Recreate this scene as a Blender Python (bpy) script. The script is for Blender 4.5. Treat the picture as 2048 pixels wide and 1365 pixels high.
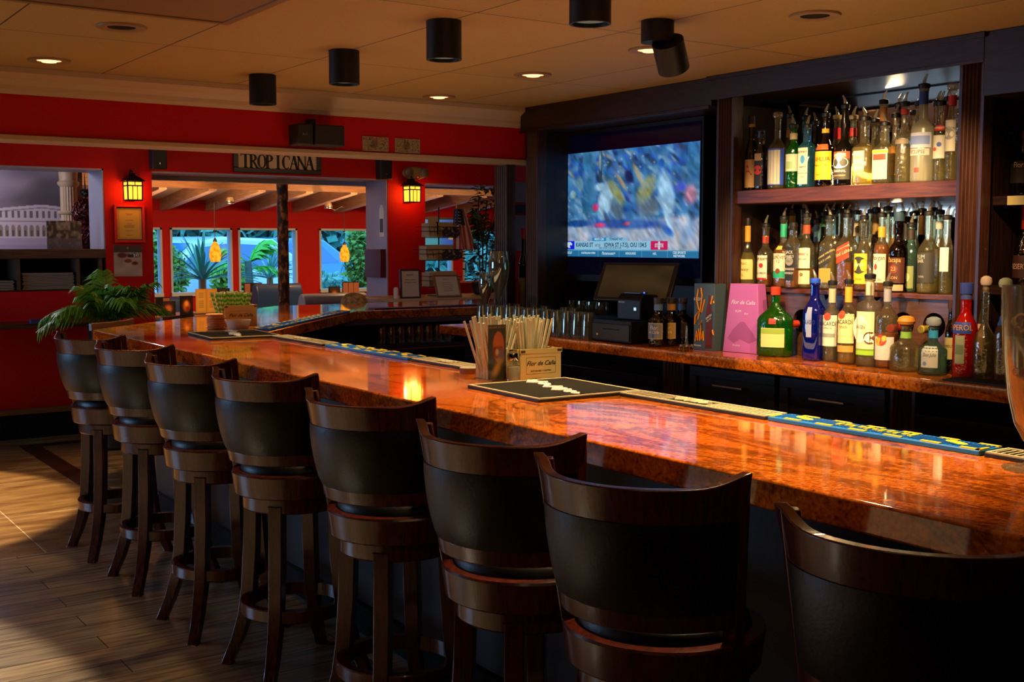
import bpy, math, random
import numpy as np
from math import sin, cos, pi, radians, atan, sqrt
from mathutils import Vector, Matrix

for o in list(bpy.data.objects):
    bpy.data.objects.remove(o)
S = bpy.context.scene
COL = S.collection
random.seed(11)

# ------------------------------------------------------------------ camera
FPX, HOR = 2335.0, 197.5
PITCH = atan(HOR / FPX)
YAW = atan(1624.0 / sqrt(FPX * FPX + HOR * HOR))
EYE = 1.56
CZ = 2.335          # ceiling height of the bar room
cam = bpy.data.cameras.new('camera')
cam.sensor_width = 36.0
cam.lens = FPX / 2048 * 36
cam.clip_end = 200
cam.clip_start = 0.05
camo = bpy.data.objects.new('camera', cam)
COL.objects.link(camo)
camo.location = (0, 0, EYE)
camo.rotation_euler = (pi / 2 - PITCH, 0, -YAW)
S.camera = camo
S.view_settings.view_transform = 'Standard'
S.view_settings.look = 'None'
S.view_settings.exposure = 0.0
S.view_settings.gamma = 1.0
S.view_settings.use_curve_mapping = False
S.cycles.max_bounces = 10
S.cycles.diffuse_bounces = 4
S.cycles.glossy_bounces = 4
S.cycles.transmission_bounces = 6
S.cycles.transparent_max_bounces = 24
S.cycles.caustics_reflective = False
S.cycles.caustics_refractive = False
S.cycles.sample_clamp_indirect = 4.0

# pixel rays -> points on real planes of the room
_f = Vector((sin(YAW) * cos(PITCH), cos(YAW) * cos(PITCH), -sin(PITCH)))
_r = Vector((cos(YAW), -sin(YAW), 0))
_u = _r.cross(_f)
def ray(x, y): return _f * FPX + _r * (x - 1024) + _u * (682.5 - y)
def atZ(x, y, z):
    d = ray(x, y); k = (z - EYE) / d.z; return Vector((d.x * k, d.y * k, z))
def atX(x, y, X):
    d = ray(x, y); k = X / d.x; return Vector((X, d.y * k, EYE + d.z * k))
def atY(x, y, Y):
    d = ray(x, y); k = Y / d.y; return Vector((d.x * k, Y, EYE + d.z * k))
def mpp(p):            # metres per pixel at a point
    return (Vector(p) - Vector((0, 0, EYE))).dot(_f) / FPX

# ------------------------------------------------------------------ world and lights
w = bpy.data.worlds.new('daylight'); S.world = w; w.use_nodes = True
nt = w.node_tree
bg = nt.nodes['Background']
bg.inputs['Color'].default_value = (0.22, 0.50, 0.86, 1)
bg.inputs['Strength'].default_value = 5.0

def spot(name, loc, to, power, size, blend=0.25, col=(1, 0.62, 0.27), rad=0.03):
    l = bpy.data.lights.new(name, 'SPOT'); l.energy = power; l.color = col
    l.spot_size = radians(size); l.spot_blend = blend; l.shadow_soft_size = rad
    o = bpy.data.objects.new(name, l); COL.objects.link(o); o.location = loc
    o.rotation_euler = (Vector(to) - Vector(loc)).to_track_quat('-Z', 'Y').to_euler()
    return o
def point(name, loc, power, col=(1, 0.55, 0.2), rad=0.05):
    l = bpy.data.lights.new(name, 'POINT'); l.energy = power; l.color = col; l.shadow_soft_size = rad
    o = bpy.data.objects.new(name, l); COL.objects.link(o); o.location = loc
    return o
def area(name, loc, to, power, sx, sy, col):
    l = bpy.data.lights.new(name, 'AREA'); l.shape = 'RECTANGLE'; l.size = sx; l.size_y = sy
    l.energy = power; l.color = col
    o = bpy.data.objects.new(name, l); COL.objects.link(o); o.location = loc
    o.rotation_euler = (Vector(to) - Vector(loc)).to_track_quat('-Z', 'Y').to_euler()
    return o

WARM = (1, 0.60, 0.26); WARM2 = (1, 0.68, 0.34)
# black cylinder downlights over the bar top
for _y, _p in ((5.14, 60), (4.33, 45), (3.5, 60), (2.74, 115), (1.95, 170)):
    spot('downlight', (2.185, _y, 2.185), (2.185, _y, 0), _p, 78, 0.7, WARM2, 0.04)
# swivel spotlight and the row of shelf lights it belongs to, aimed at the bottles
spot('shelf_spot', (2.85, 2.93, 2.19), (4.1, 3.35, 1.5), 210, 52, 0.5, WARM2, 0.03)
spot('shelf_spot', (3.10, 2.2, 2.30), (4.1, 3.25, 1.3), 140, 52, 0.6, WARM2, 0.03)
# recessed ceiling lights
for _x, _y, _p in ((3.13, 5.26, 14), (3.10, 4.37, 14), (3.08, 3.5, 26), (1.26, 5.2, 12)):
    spot('recessed', (_x, _y, 2.315), (_x, _y, 0), _p, 76, 0.22, WARM, 0.03)

for _x in (4.0, 6.4, 8.4):
    spot('lanai_fill', (_x, 11.4, 2.2), (_x, 12.6, 0.4), 120, 150, 0.8, WARM, 0.08)  # fill added in the dining room, no lamps modelled at these points
area('lobby_fill', (4.0, 7.6, 2.55), (4.0, 9.4, 0.9), 16, 3.0, 0.5, (1, .62, .34))  # unseen fill added to brighten the lobby
area('front_room_fill', (1.2, 1.2, 2.28), (1.2, 3.6, 1.4), 5, 1.6, 1.0, (1, .60, .32))  # fill added for the front room, no fixture here
area('daylight', (-3.1, 8.2, 1.40), (1.4, 6.6, 1.15), 80, 2.3, 1.1, (.38, .62, 1))
#area('daylight', (5.9, 14.42, 1.33), (4.6, 9.8, 2.0), 8, 3.6, 0.8, (.42, .66, 1))

spot('lobby_downlight', (0.35, 7.6, 2.56), (0.35, 7.6, 0), 900, 63, 0.12, (1, .72, .42), 0.02)
spot('room_downlight', (-1.6, 4.2, 2.31), (-1.6, 4.2, 0), 1000, 99.6, 0.05, (1, .84, .62), 0.02)
area('aisle_fill', (2.85, 3.4, 0.95), (2.85, 3.4, 2.3), 14, 0.5, 5.0, (1, .64, .34))  # upward light added behind the bar to brighten the ceiling

spot('corner_fill', (2.45, 6.95, 2.57), (2.45, 7.0, 1.07), 150, 80, 0.5, WARM2, 0.12)  # light added to brighten the things on the bar corner
spot('lanai_ceiling_fill', (4.4, 11.9, 0.9), (4.5, 12.1, 2.4), 330, 125, 0.8, (1, .62, .34), 0.1)  # pair of upward lights added to warm the dining room ceiling
spot('lanai_ceiling_fill', (6.6, 12.0, 0.9), (6.6, 12.2, 2.4), 330, 125, 0.8, (1, .62, .34), 0.1)
point('mural_fill', (1.3, 10.7, 2.25), 50, (.86, .84, 1), 0.08)  # unseen light added behind the left opening to brighten the mural

area('shelf_fill', (4.385, 3.33, 1.733), (4.20, 3.33, 1.40), 14.0, 0.03, 1.05, (1, .72, .36))  # both shelf lights are invented, added so the bottles glow from behind
area('shelf_fill', (4.385, 3.33, 2.20), (4.22, 3.33, 1.85), 9.0, 0.03, 1.05, (1, .74, .42))
# ------------------------------------------------------------------ mesh builder
class MB:
    def __init__(s): s.v = []; s.f = []; s.m = []; s.k = 0
    def add(s, vs, fs, M=None):
        b = len(s.v)
        for p in vs:
            p = Vector(p)
            if M is not None: p = M @ p
            s.v.append(tuple(p))
        for f in fs:
            s.f.append(tuple(b + i for i in f)); s.m.append(s.k)
        return s
    def box(s, a, b, M=None):
        x0, y0, z0 = a; x1, y1, z1 = b
        vs = [(x0,y0,z0),(x1,y0,z0),(x1,y1,z0),(x0,y1,z0),(x0,y0,z1),(x1,y0,z1),(x1,y1,z1),(x0,y1,z1)]
        return s.add(vs, [(0,3,2,1),(4,5,6,7),(0,1,5,4),(1,2,6,5),(2,3,7,6),(3,0,4,7)], M)
    def cb(s, c, d, M=None):
        return s.box((c[0]-d[0]/2, c[1]-d[1]/2, c[2]-d[2]/2), (c[0]+d[0]/2, c[1]+d[1]/2, c[2]+d[2]/2), M)
    def prism(s, poly, z0, z1, M=None):
        n = len(poly)
        vs = [(x, y, z0) for x, y in poly] + [(x, y, z1) for x, y in poly]
        fs = [tuple(range(n-1, -1, -1)), tuple(range(n, 2*n))] + [(i, (i+1) % n, n+(i+1) % n, n+i) for i in range(n)]
        return s.add(vs, fs, M)
    def lathe(s, prof, seg=24, n=2.0, sy=1.0, M=None, cap=True):
        vs = []
        for r, z in prof:
            for i in range(seg):
                t = 2*pi*i/seg; c, q = cos(t), sin(t)
                k = (abs(c)**n + abs(q)**n) ** (-1.0/n)
                vs.append((r*k*c, r*k*q*sy, z))
        fs = []
        m = len(prof)
        for j in range(m-1):
            for i in range(seg):
                a, b = j*seg+i, j*seg+(i+1) % seg
                fs.append((a, b, b+seg, a+seg))
        if cap:
            fs.append(tuple(range(seg-1, -1, -1))); fs.append(tuple((m-1)*seg+i for i in range(seg)))
        return s.add(vs, fs, M)
    def tube(s, pts, r, seg=8, M=None, cap=True, flat=1.0):
        pts = [Vector(p) for p in pts]; n = len(pts)
        rs = r if isinstance(r, (list, tuple)) else [r]*n
        vs = []; up = None
        for i, p in enumerate(pts):
            t = (pts[min(i+1, n-1)] - pts[max(i-1, 0)]).normalized()
            if up is None:
                up = Vector((0, 0, 1)) if abs(t.z) < 0.9 else Vector((1, 0, 0))
            a = t.cross(up).normalized(); b = a.cross(t).normalized(); up = b
            for k in range(seg):
                q = 2*pi*k/seg
                vs.append(p + a*(cos(q)*rs[i]) + b*(sin(q)*rs[i]*flat))
        fs = []
        for i in range(n-1):
            for k in range(seg):
                a, b = i*seg+k, i*seg+(k+1) % seg
                fs.append((a, b, b+seg, a+seg))
        if cap:
            fs.append(tuple(range(seg-1, -1, -1))); fs.append(tuple((n-1)*seg+k for k in range(seg)))
        return s.add(vs, fs, M)
    def ball(s, c, r, seg=14, rings=8, M=None):
        r = r if isinstance(r, (list, tuple)) else (r, r, r)
        vs = [(c[0], c[1], c[2]-r[2])]; fs = []
        for j in range(1, rings):
            a = -pi/2 + pi*j/rings
            for i in range(seg):
                t = 2*pi*i/seg
                vs.append((c[0]+r[0]*cos(a)*cos(t), c[1]+r[1]*cos(a)*sin(t), c[2]+r[2]*sin(a)))
        vs.append((c[0], c[1], c[2]+r[2])); L = len(vs)-1
        for i in range(seg):
            fs.append((0, 1+(i+1) % seg, 1+i))
            fs.append((L, L-seg+i, L-seg+(i+1) % seg))
        for j in range(rings-2):
            for i in range(seg):
                a, b = 1+j*seg+i, 1+j*seg+(i+1) % seg
                fs.append((a, b, b+seg, a+seg))
        return s.add(vs, fs, M)
    def grid(s, fn, nu, nv, M=None, close=False):
        vs = [fn(i/nu, j/nv) for j in range(nv+1) for i in range(nu+1)]
        fs = [(j*(nu+1)+i, j*(nu+1)+i+1, (j+1)*(nu+1)+i+1, (j+1)*(nu+1)+i) for j in range(nv) for i in range(nu)]
        return s.add(vs, fs, M)
    def slab(s, fn, nu, nv, th, M=None):
        """curved plate: fn(u,v)->(point, normal), given thickness"""
        A = []; B = []
        for j in range(nv+1):
            for i in range(nu+1):
                p, q = fn(i/nu, j/nv); p = Vector(p); q = Vector(q)
                A.append(p + q*(th/2)); B.append(p - q*(th/2))
        W = nu+1; n = W*(nv+1); fs = []
        for j in range(nv):
            for i in range(nu):
                a = j*W+i
                fs.append((a, a+1, a+1+W, a+W)); fs.append((n+a, n+a+W, n+a+1+W, n+a+1))
        for i in range(nu):
            fs.append((i, n+i, n+i+1, i+1)); a = nv*W+i; fs.append((a, a+1, n+a+1, n+a))
        for j in range(nv):
            a = j*W; fs.append((a, a+W, n+a+W, n+a)); a = j*W+nu; fs.append((a, n+a, n+a+W, a+W))
        return s.add(A+B, fs, M)
    def build(s, name, mats, parent=None, loc=(0, 0, 0), rz=0, bev=0, ang=38, smooth=True, sub=0):
        me = bpy.data.meshes.new(name)
        me.from_pydata(s.v, [], s.f)
        if not isinstance(mats, (list, tuple)): mats = [mats]
        for m in mats: me.materials.append(m)
        me.polygons.foreach_set('material_index', s.m)
        if smooth:
            me.polygons.foreach_set('use_smooth', [True]*len(s.f))
        me.update()
        if smooth:
            me.set_sharp_from_angle(angle=radians(ang))
        o = bpy.data.objects.new(name, me); COL.objects.link(o)
        o.location = loc; o.rotation_euler = (0, 0, rz)
        if parent: o.parent = parent
        if bev:
            b = o.modifiers.new('bevel', 'BEVEL'); b.width = bev; b.segments = 2; b.limit_method = 'ANGLE'; b.angle_limit = radians(40)
        if sub:
            q = o.modifiers.new('sub', 'SUBSURF'); q.levels = q.render_levels = sub
        return o

def tag(o, label=None, cat=None, group=None, kind=None):
    if label: o['label'] = label
    if cat: o['category'] = cat
    if group: o['group'] = group
    if kind: o['kind'] = kind
    return o
def thing(name, label, cat, loc=(0, 0, 0), rz=0.0, group=None):
    o = bpy.data.objects.new(name, None); COL.objects.link(o)
    o.empty_display_size = 0.05
    o.location = loc; o.rotation_euler = (0, 0, rz)
    return tag(o, label, cat, group)
def struct(name, mb, mat, **k):
    o = mb.build(name, mat, **k)
    if not o.parent: o['kind'] = 'structure'
    return o
def kids(o): return [c for c in KIDS_CACHE.get(o.name, [])]
def copy_tree(o, parent=None):
    c = o.copy(); COL.objects.link(c)
    if parent is not None:
        c.parent = parent
    for ch in list(o.children):
        copy_tree(ch, c)
    return c
def T(x, y, z): return Matrix.Translation((x, y, z))
def R(a, ax): return Matrix.Rotation(radians(a), 4, ax)

# ------------------------------------------------------------------ materials
def lin(c):
    if isinstance(c, str):
        c = c.lstrip('#'); c = [int(c[i:i+2], 16)/255 for i in (0, 2, 4)]
    return [(x/12.92 if x <= 0.04045 else ((x+0.055)/1.055)**2.4) for x in c[:3]]
_mc = {}
def mat(name, col, rough=0.5, metal=0.0, coat=0.0, emit=0.0, ecol=None, spec=0.5, var=0.0, scale=8.0, bump=0.0, sheen=0.0):
    if name in _mc: return _mc[name]
    m = bpy.data.materials.new(name); m.use_nodes = True; _mc[name] = m
    t = m.node_tree; b = t.nodes['Principled BSDF']; c = lin(col)
    b.inputs['Base Color'].default_value = (*c, 1)
    b.inputs['Roughness'].default_value = rough
    b.inputs['Metallic'].default_value = metal
    b.inputs['Coat Weight'].default_value = coat
    b.inputs['Specular IOR Level'].default_value = spec
    if emit:
        b.inputs['Emission Color'].default_value = (*(lin(ecol) if ecol else c), 1)
        b.inputs['Emission Strength'].default_value = emit
    if var or bump:
        tc = t.nodes.new('ShaderNodeTexCoord'); n = t.nodes.new('ShaderNodeTexNoise')
        n.inputs['Scale'].default_value = scale; n.inputs['Detail'].default_value = 5
        t.links.new(tc.outputs['Object'], n.inputs['Vector'])
        if var:
            mx = t.nodes.new('ShaderNodeMix'); mx.data_type = 'RGBA'
            mx.inputs['A'].default_value = (*[x*(1-var) for x in c], 1)
            mx.inputs['B'].default_value = (*[min(1, x*(1+var)) for x in c], 1)
            t.links.new(n.outputs['Fac'], mx.inputs['Factor'])
            t.links.new(mx.outputs['Result'], b.inputs['Base Color'])
        if bump:
            bp = t.nodes.new('ShaderNodeBump'); bp.inputs['Strength'].default_value = bump; bp.inputs['Distance'].default_value = 0.01
            t.links.new(n.outputs['Fac'], bp.inputs['Height']); t.links.new(bp.outputs['Normal'], b.inputs['Normal'])
    return m
def wood(name, c1, c2, rough=0.35, axis='Z', scale=6, coat=0.0, stretch=14):
    if name in _mc: return _mc[name]
    m = bpy.data.materials.new(name); m.use_nodes = True; _mc[name] = m
    t = m.node_tree; b = t.nodes['Principled BSDF']
    tc = t.nodes.new('ShaderNodeTexCoord'); mp = t.nodes.new('ShaderNodeMapping')
    sc = {'X': (1, stretch, stretch), 'Y': (stretch, 1, stretch), 'Z': (stretch, stretch, 1)}[axis]
    mp.inputs['Scale'].default_value = sc
    n = t.nodes.new('ShaderNodeTexNoise'); n.inputs['Scale'].default_value = scale; n.inputs['Detail'].default_value = 6
    n.inputs['Distortion'].default_value = 0.6
    cr = t.nodes.new('ShaderNodeValToRGB')
    cr.color_ramp.elements[0].position = 0.32; cr.color_ramp.elements[0].color = (*lin(c1), 1)
    cr.color_ramp.elements[1].position = 0.72; cr.color_ramp.elements[1].color = (*lin(c2), 1)
    t.links.new(tc.outputs['Object'], mp.inputs['Vector']); t.links.new(mp.outputs['Vector'], n.inputs['Vector'])
    t.links.new(n.outputs['Fac'], cr.inputs['Fac']); t.links.new(cr.outputs['Color'], b.inputs['Base Color'])
    b.inputs['Roughness'].default_value = rough; b.inputs['Coat Weight'].default_value = coat
    return m
def glass(name, tint, gloss=0.06, rough=0.03, fr=1.45, milky=0.0, mcol=None, ripple=0.0, refr=0.0):
    """thin clear glass wall: tinted see-through plus a Fresnel sheen"""
    if name in _mc: return _mc[name]
    m = bpy.data.materials.new(name); m.use_nodes = True; _mc[name] = m
    t = m.node_tree; t.nodes.clear()
    out = t.nodes.new('ShaderNodeOutputMaterial'); tr = t.nodes.new('ShaderNodeBsdfTransparent')
    gl = t.nodes.new('ShaderNodeBsdfGlossy'); mx = t.nodes.new('ShaderNodeMixShader'); lw = t.nodes.new('ShaderNodeLayerWeight')
    ma = t.nodes.new('ShaderNodeMath'); ma.operation = 'MULTIPLY_ADD'
    lw.inputs['Blend'].default_value = 0.32
    ma.inputs[1].default_value = 0.34; ma.inputs[2].default_value = gloss; ma.use_clamp = True
    t.links.new(lw.outputs['Fresnel'], ma.inputs[0]); t.links.new(ma.outputs[0], mx.inputs['Fac'])
    tr.inputs['Color'].default_value = (*lin(tint), 1)
    gl.inputs['Roughness'].default_value = rough
    gl.inputs['Color'].default_value = (1, 0.97, 0.92, 1)
    if ripple:
        tc = t.nodes.new('ShaderNodeTexCoord'); nz = t.nodes.new('ShaderNodeTexNoise'); nz.inputs['Scale'].default_value = 55
        bu = t.nodes.new('ShaderNodeBump'); bu.inputs['Strength'].default_value = ripple; bu.inputs['Distance'].default_value = 0.01
        t.links.new(tc.outputs['Object'], nz.inputs['Vector']); t.links.new(nz.outputs['Fac'], bu.inputs['Height']); t.links.new(bu.outputs['Normal'], gl.inputs['Normal'])
    last = tr.outputs[0]
    if refr:
        rf = t.nodes.new('ShaderNodeBsdfRefraction'); rf.inputs['IOR'].default_value = refr; rf.inputs['Color'].default_value = (*lin(tint), 1); rf.inputs['Roughness'].default_value = 0.0
        m0 = t.nodes.new('ShaderNodeMixShader'); m0.inputs['Fac'].default_value = 0.4
        t.links.new(last, m0.inputs[1]); t.links.new(rf.outputs[0], m0.inputs[2]); last = m0.outputs[0]
    if milky:
        df = t.nodes.new('ShaderNodeBsdfDiffuse'); tl = t.nodes.new('ShaderNodeBsdfTranslucent')
        for q in (df, tl): q.inputs['Color'].default_value = (*lin(mcol or tint), 1)
        ad = t.nodes.new('ShaderNodeMixShader'); ad.inputs['Fac'].default_value = 0.5
        t.links.new(df.outputs[0], ad.inputs[1]); t.links.new(tl.outputs[0], ad.inputs[2])
        m2 = t.nodes.new('ShaderNodeMixShader'); m2.inputs['Fac'].default_value = milky
        t.links.new(last, m2.inputs[1]); t.links.new(ad.outputs[0], m2.inputs[2]); last = m2.outputs[0]
    t.links.new(last, mx.inputs[1]); t.links.new(gl.outputs[0], mx.inputs[2])
    t.links.new(mx.outputs[0], out.inputs['Surface'])
    return m
def emis(name, col, st):
    if name in _mc: return _mc[name]
    m = bpy.data.materials.new(name); m.use_nodes = True; _mc[name] = m
    t = m.node_tree; t.nodes.clear()
    o = t.nodes.new('ShaderNodeOutputMaterial'); e = t.nodes.new('ShaderNodeEmission')
    e.inputs['Color'].default_value = (*lin(col), 1); e.inputs['Strength'].default_value = st
    t.links.new(e.outputs[0], o.inputs['Surface'])
    return m
def picmat(name, rough=0.5, emit=0.0, bright=1.0):
    if name in _mc: return _mc[name]
    m = bpy.data.materials.new(name); m.use_nodes = True; _mc[name] = m
    t = m.node_tree; b = t.nodes['Principled BSDF']
    a = t.nodes.new('ShaderNodeVertexColor'); a.layer_name = 'paint'
    if emit:
        b.inputs['Base Color'].default_value = (0.005, 0.005, 0.006, 1)
        t.links.new(a.outputs['Color'], b.inputs['Emission Color']); b.inputs['Emission Strength'].default_value = emit
    else:
        t.links.new(a.outputs['Color'], b.inputs['Base Color'])
    b.inputs['Roughness'].default_value = rough
    return m
def picture(name, w, h, nx, ny, fn, m, parent, M=None):
    """printed or lit picture: a flat sheet facing -Y, centred, coloured by fn(u, v) -> sRGB array"""
    u, v = np.meshgrid(np.linspace(0, 1, nx+1), np.linspace(0, 1, ny+1))
    c = np.clip(fn(u, v), 0, 1)
    c = np.where(c <= 0.04045, c/12.92, ((c+0.055)/1.055)**2.4)
    mb = MB(); mb.grid(lambda a, b: ((a-0.5)*w, 0, (b-0.5)*h), nx, ny, M)
    o = mb.build(name, m, parent, smooth=False)
    at = o.data.color_attributes.new('paint', 'FLOAT_COLOR', 'POINT')
    arr = np.ones((c.shape[0]*c.shape[1], 4)); arr[:, :3] = c.reshape(-1, 3)
    at.data.foreach_set('color', arr.ravel())
    return o
def hexc(c): return np.array([int(c[i:i+2], 16)/255 for i in (0, 2, 4)])
def vnoise(x, y, seed=0):
    rs = np.random.RandomState(seed); g = rs.rand(64, 64)
    xi = np.floor(x).astype(int); yi = np.floor(y).astype(int); fx = x-xi; fy = y-yi
    fx = fx*fx*(3-2*fx); fy = fy*fy*(3-2*fy)
    q = lambda a, b: g[b % 64, a % 64]
    return (q(xi, yi)*(1-fx)+q(xi+1, yi)*fx)*(1-fy)+(q(xi, yi+1)*(1-fx)+q(xi+1, yi+1)*fx)*fy
def lerp(a, b, t): return a+(b-a)*t[..., None]
def flat(c, u): return np.ones(u.shape+(3,))*hexc(c)
def blob(img, u, v, cu, cv, ru, rv, col, rot=0, soft=0.25, a=1.0):
    du, dv = u-cu, v-cv; c, s = cos(rot), sin(rot)
    x, y = (du*c+dv*s)/ru, (-du*s+dv*c)/rv
    k = np.clip((1-np.sqrt(x*x+y*y))/soft, 0, 1)*a
    return lerp(img, hexc(col), k)
def rect(img, u, v, u0, v0, u1, v1, col, a=1.0):
    k = ((u >= u0) & (u <= u1) & (v >= v0) & (v <= v1))*a
    return lerp(img, hexc(col), k)

def text(s, size, m, parent, M=None, ex=0.0004, r=None, n=2.0, sy=1.0, z=0, x=0, wx=1.0, shear=0.0, name='lettering', off=0.0012, bold=0.0, sp=1.0, sl=0.0):
    """raised lettering. r given: wrapped on a bottle of radius r, centred at height z; else flat facing -Y moved by M"""
    cu = bpy.data.curves.new('t', 'FONT'); cu.body = s; cu.size = size; cu.align_x = 'CENTER'; cu.align_y = 'CENTER'
    cu.resolution_u = 2; cu.shear = shear; cu.space_character = sp
    if r is None: cu.extrude = ex
    cu.offset = bold
    o = bpy.data.objects.new('t', cu); me = bpy.data.meshes.new_from_object(o)
    bpy.data.objects.remove(o); bpy.data.curves.remove(cu)
    for vt in me.vertices:
        a, b, c = vt.co; a = a*wx + x; b = b + sl*a
        if r is not None:
            if n <= 2.01:
                t = a/r; vt.co = (r*sin(t)*(1+off/r), -(r+off)*cos(t)*sy, z+b)
            else:
                q = min(0.999, abs(a/r)); vt.co = (a, -(r*sy*(1-q**n)**(1/n)+off), z+b)
        else:
            vt.co = (a, -c, z+b)
            if M is not None: vt.co = M @ vt.co
    me.materials.clear(); me.materials.append(m); me.name = name
    ob = bpy.data.objects.new(name, me); COL.objects.link(ob)
    if parent: ob.parent = parent
    return ob

# ------------------------------------------------------------------ shared materials
M_red = mat('red_wall_paint', '#b40a08', 0.62, var=0.08, scale=3, spec=0.2)
M_redd = mat('deep_red_paint', '#8e0a0a', 0.55)
M_cream = mat('cream_trim', '#b49a78', 0.5)
M_white = mat('white_paint', '#c9c4bc', 0.5)
M_grey = mat('lilac_grey_paint', '#8f7f8c', 0.6)
M_black = mat('black_plastic', '#080808', 0.5, spec=.35)
M_blackm = mat('black_matte', '#070707', 0.8, spec=0.2)
M_steel = mat('brushed_steel', '#b5ab98', 0.28, 1.0)
M_chrome = mat('chrome', '#d8d4cc', 0.1, 1.0)
M_dark = wood('dark_wood', '#120806', '#2b130c', 0.38, 'Z')
M_darkh = wood('dark_wood_lengthwise', '#120806', '#31170e', 0.36, 'Y')
M_shelf = wood('reddish_shelf_wood', '#3a1a10', '#64301c', 0.42, 'Y')
M_stool = wood('cherry_stool_wood', '#2a0a06', '#541a0e', 0.26, 'Z', coat=0.2)
M_chairw = wood('chair_wood', '#3a2010', '#5c3618', 0.35, 'X')
M_leather = mat('black_leather', '#060607', 0.40, spec=0.38, bump=0.08, scale=120)
M_goldw = mat('oak_frame', '#7a4a1c', 0.4, var=0.25, scale=30)
M_mirror = mat('mirror_glass', '#9c8c7c', 0.04, 1.0)
M_rub = mat('black_rubber', '#17150f', 0.55)
M_rubl = mat('cream_rubber', '#cdbf95', 0.55)
M_blue = mat('blue_rubber', '#0a6fc4', 0.45)
M_yel = mat('yellow_rubber', '#f0cc14', 0.5)
M_paper = mat('white_paper', '#d8d0bc', 0.7)
M_ink = mat('black_ink', '#141210', 0.6)
M_wht = mat('white_ink', '#e8e4da', 0.6)
M_tan = mat('beige_card', '#c9b36a', 0.6)

def node_mat(name):
    m = bpy.data.materials.new(name); m.use_nodes = True
    t = m.node_tree; return m, t, t.nodes['Principled BSDF']
def N(t, kind, **k):
    n = t.nodes.new('ShaderNode'+kind)
    for a, b in k.items():
        if hasattr(n, a): setattr(n, a, b)
        else: n.inputs[a].default_value = b
    return n
def ramp(t, stops):
    n = t.nodes.new('ShaderNodeValToRGB'); e = n.color_ramp.elements
    while len(e) < len(stops): e.new(0.5)
    for q, (p, c) in zip(e, stops): q.position = p; q.color = (*lin(c), 1)
    return n

def granite():
    m, t, b = node_mat('orange_granite')
    tc = N(t, 'TexCoord')
    mp = N(t, 'Mapping'); mp.inputs['Rotation'].default_value = (0, 0, 0.5); mp.inputs['Scale'].default_value = (1.0, 0.45, 1)
    n1 = N(t, 'TexNoise'); n1.inputs['Scale'].default_value = 85; n1.inputs['Detail'].default_value = 7; n1.inputs['Distortion'].default_value = 0.4
    r1 = ramp(t, [(0.30, '#7a3208'), (0.40, '#bc5c16'), (0.58, '#dc7c20'), (0.78, '#f0a044')])
    n2 = N(t, 'TexNoise'); n2.inputs['Scale'].default_value = 3.2; n2.inputs['Detail'].default_value = 9; n2.inputs['Distortion'].default_value = 1.6; n2.inputs['Roughness'].default_value = 0.62
    r2 = ramp(t, [(0.44, '#ffffff'), (0.492, '#3a2c20'), (0.50, '#15100c'), (0.51, '#4a3a2a'), (0.56, '#ffffff')])
    n3 = N(t, 'TexNoise'); n3.inputs['Scale'].default_value = 1.3; n3.inputs['Detail'].default_value = 4
    r3 = ramp(t, [(0.3, '#d8a890'), (0.7, '#ffffff')])
    mu = N(t, 'Mix'); mu.data_type = 'RGBA'; mu.blend_type = 'MULTIPLY'; mu.inputs['Factor'].default_value = 0.6
    m2 = N(t, 'Mix'); m2.data_type = 'RGBA'; m2.blend_type = 'MULTIPLY'; m2.inputs['Factor'].default_value = 0.8
    L = t.links.new
    L(tc.outputs['Object'], n1.inputs['Vector']); L(tc.outputs['Object'], mp.inputs['Vector'])
    L(mp.outputs['Vector'], n2.inputs['Vector']); L(tc.outputs['Object'], n3.inputs['Vector'])
    L(n1.outputs['Fac'], r1.inputs['Fac']); L(n2.outputs['Fac'], r2.inputs['Fac']); L(n3.outputs['Fac'], r3.inputs['Fac'])
    L(r1.outputs['Color'], mu.inputs['A']); L(r2.outputs['Color'], mu.inputs['B'])
    L(mu.outputs['Result'], m2.inputs['A']); L(r3.outputs['Color'], m2.inputs['B'])
    L(m2.outputs['Result'], b.inputs['Base Color'])
    b.inputs['Roughness'].default_value = 0.07
    b.inputs['Coat Weight'].default_value = 0.3; b.inputs['Coat Roughness'].default_value = 0.03
    return m
M_gran = granite()

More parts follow.
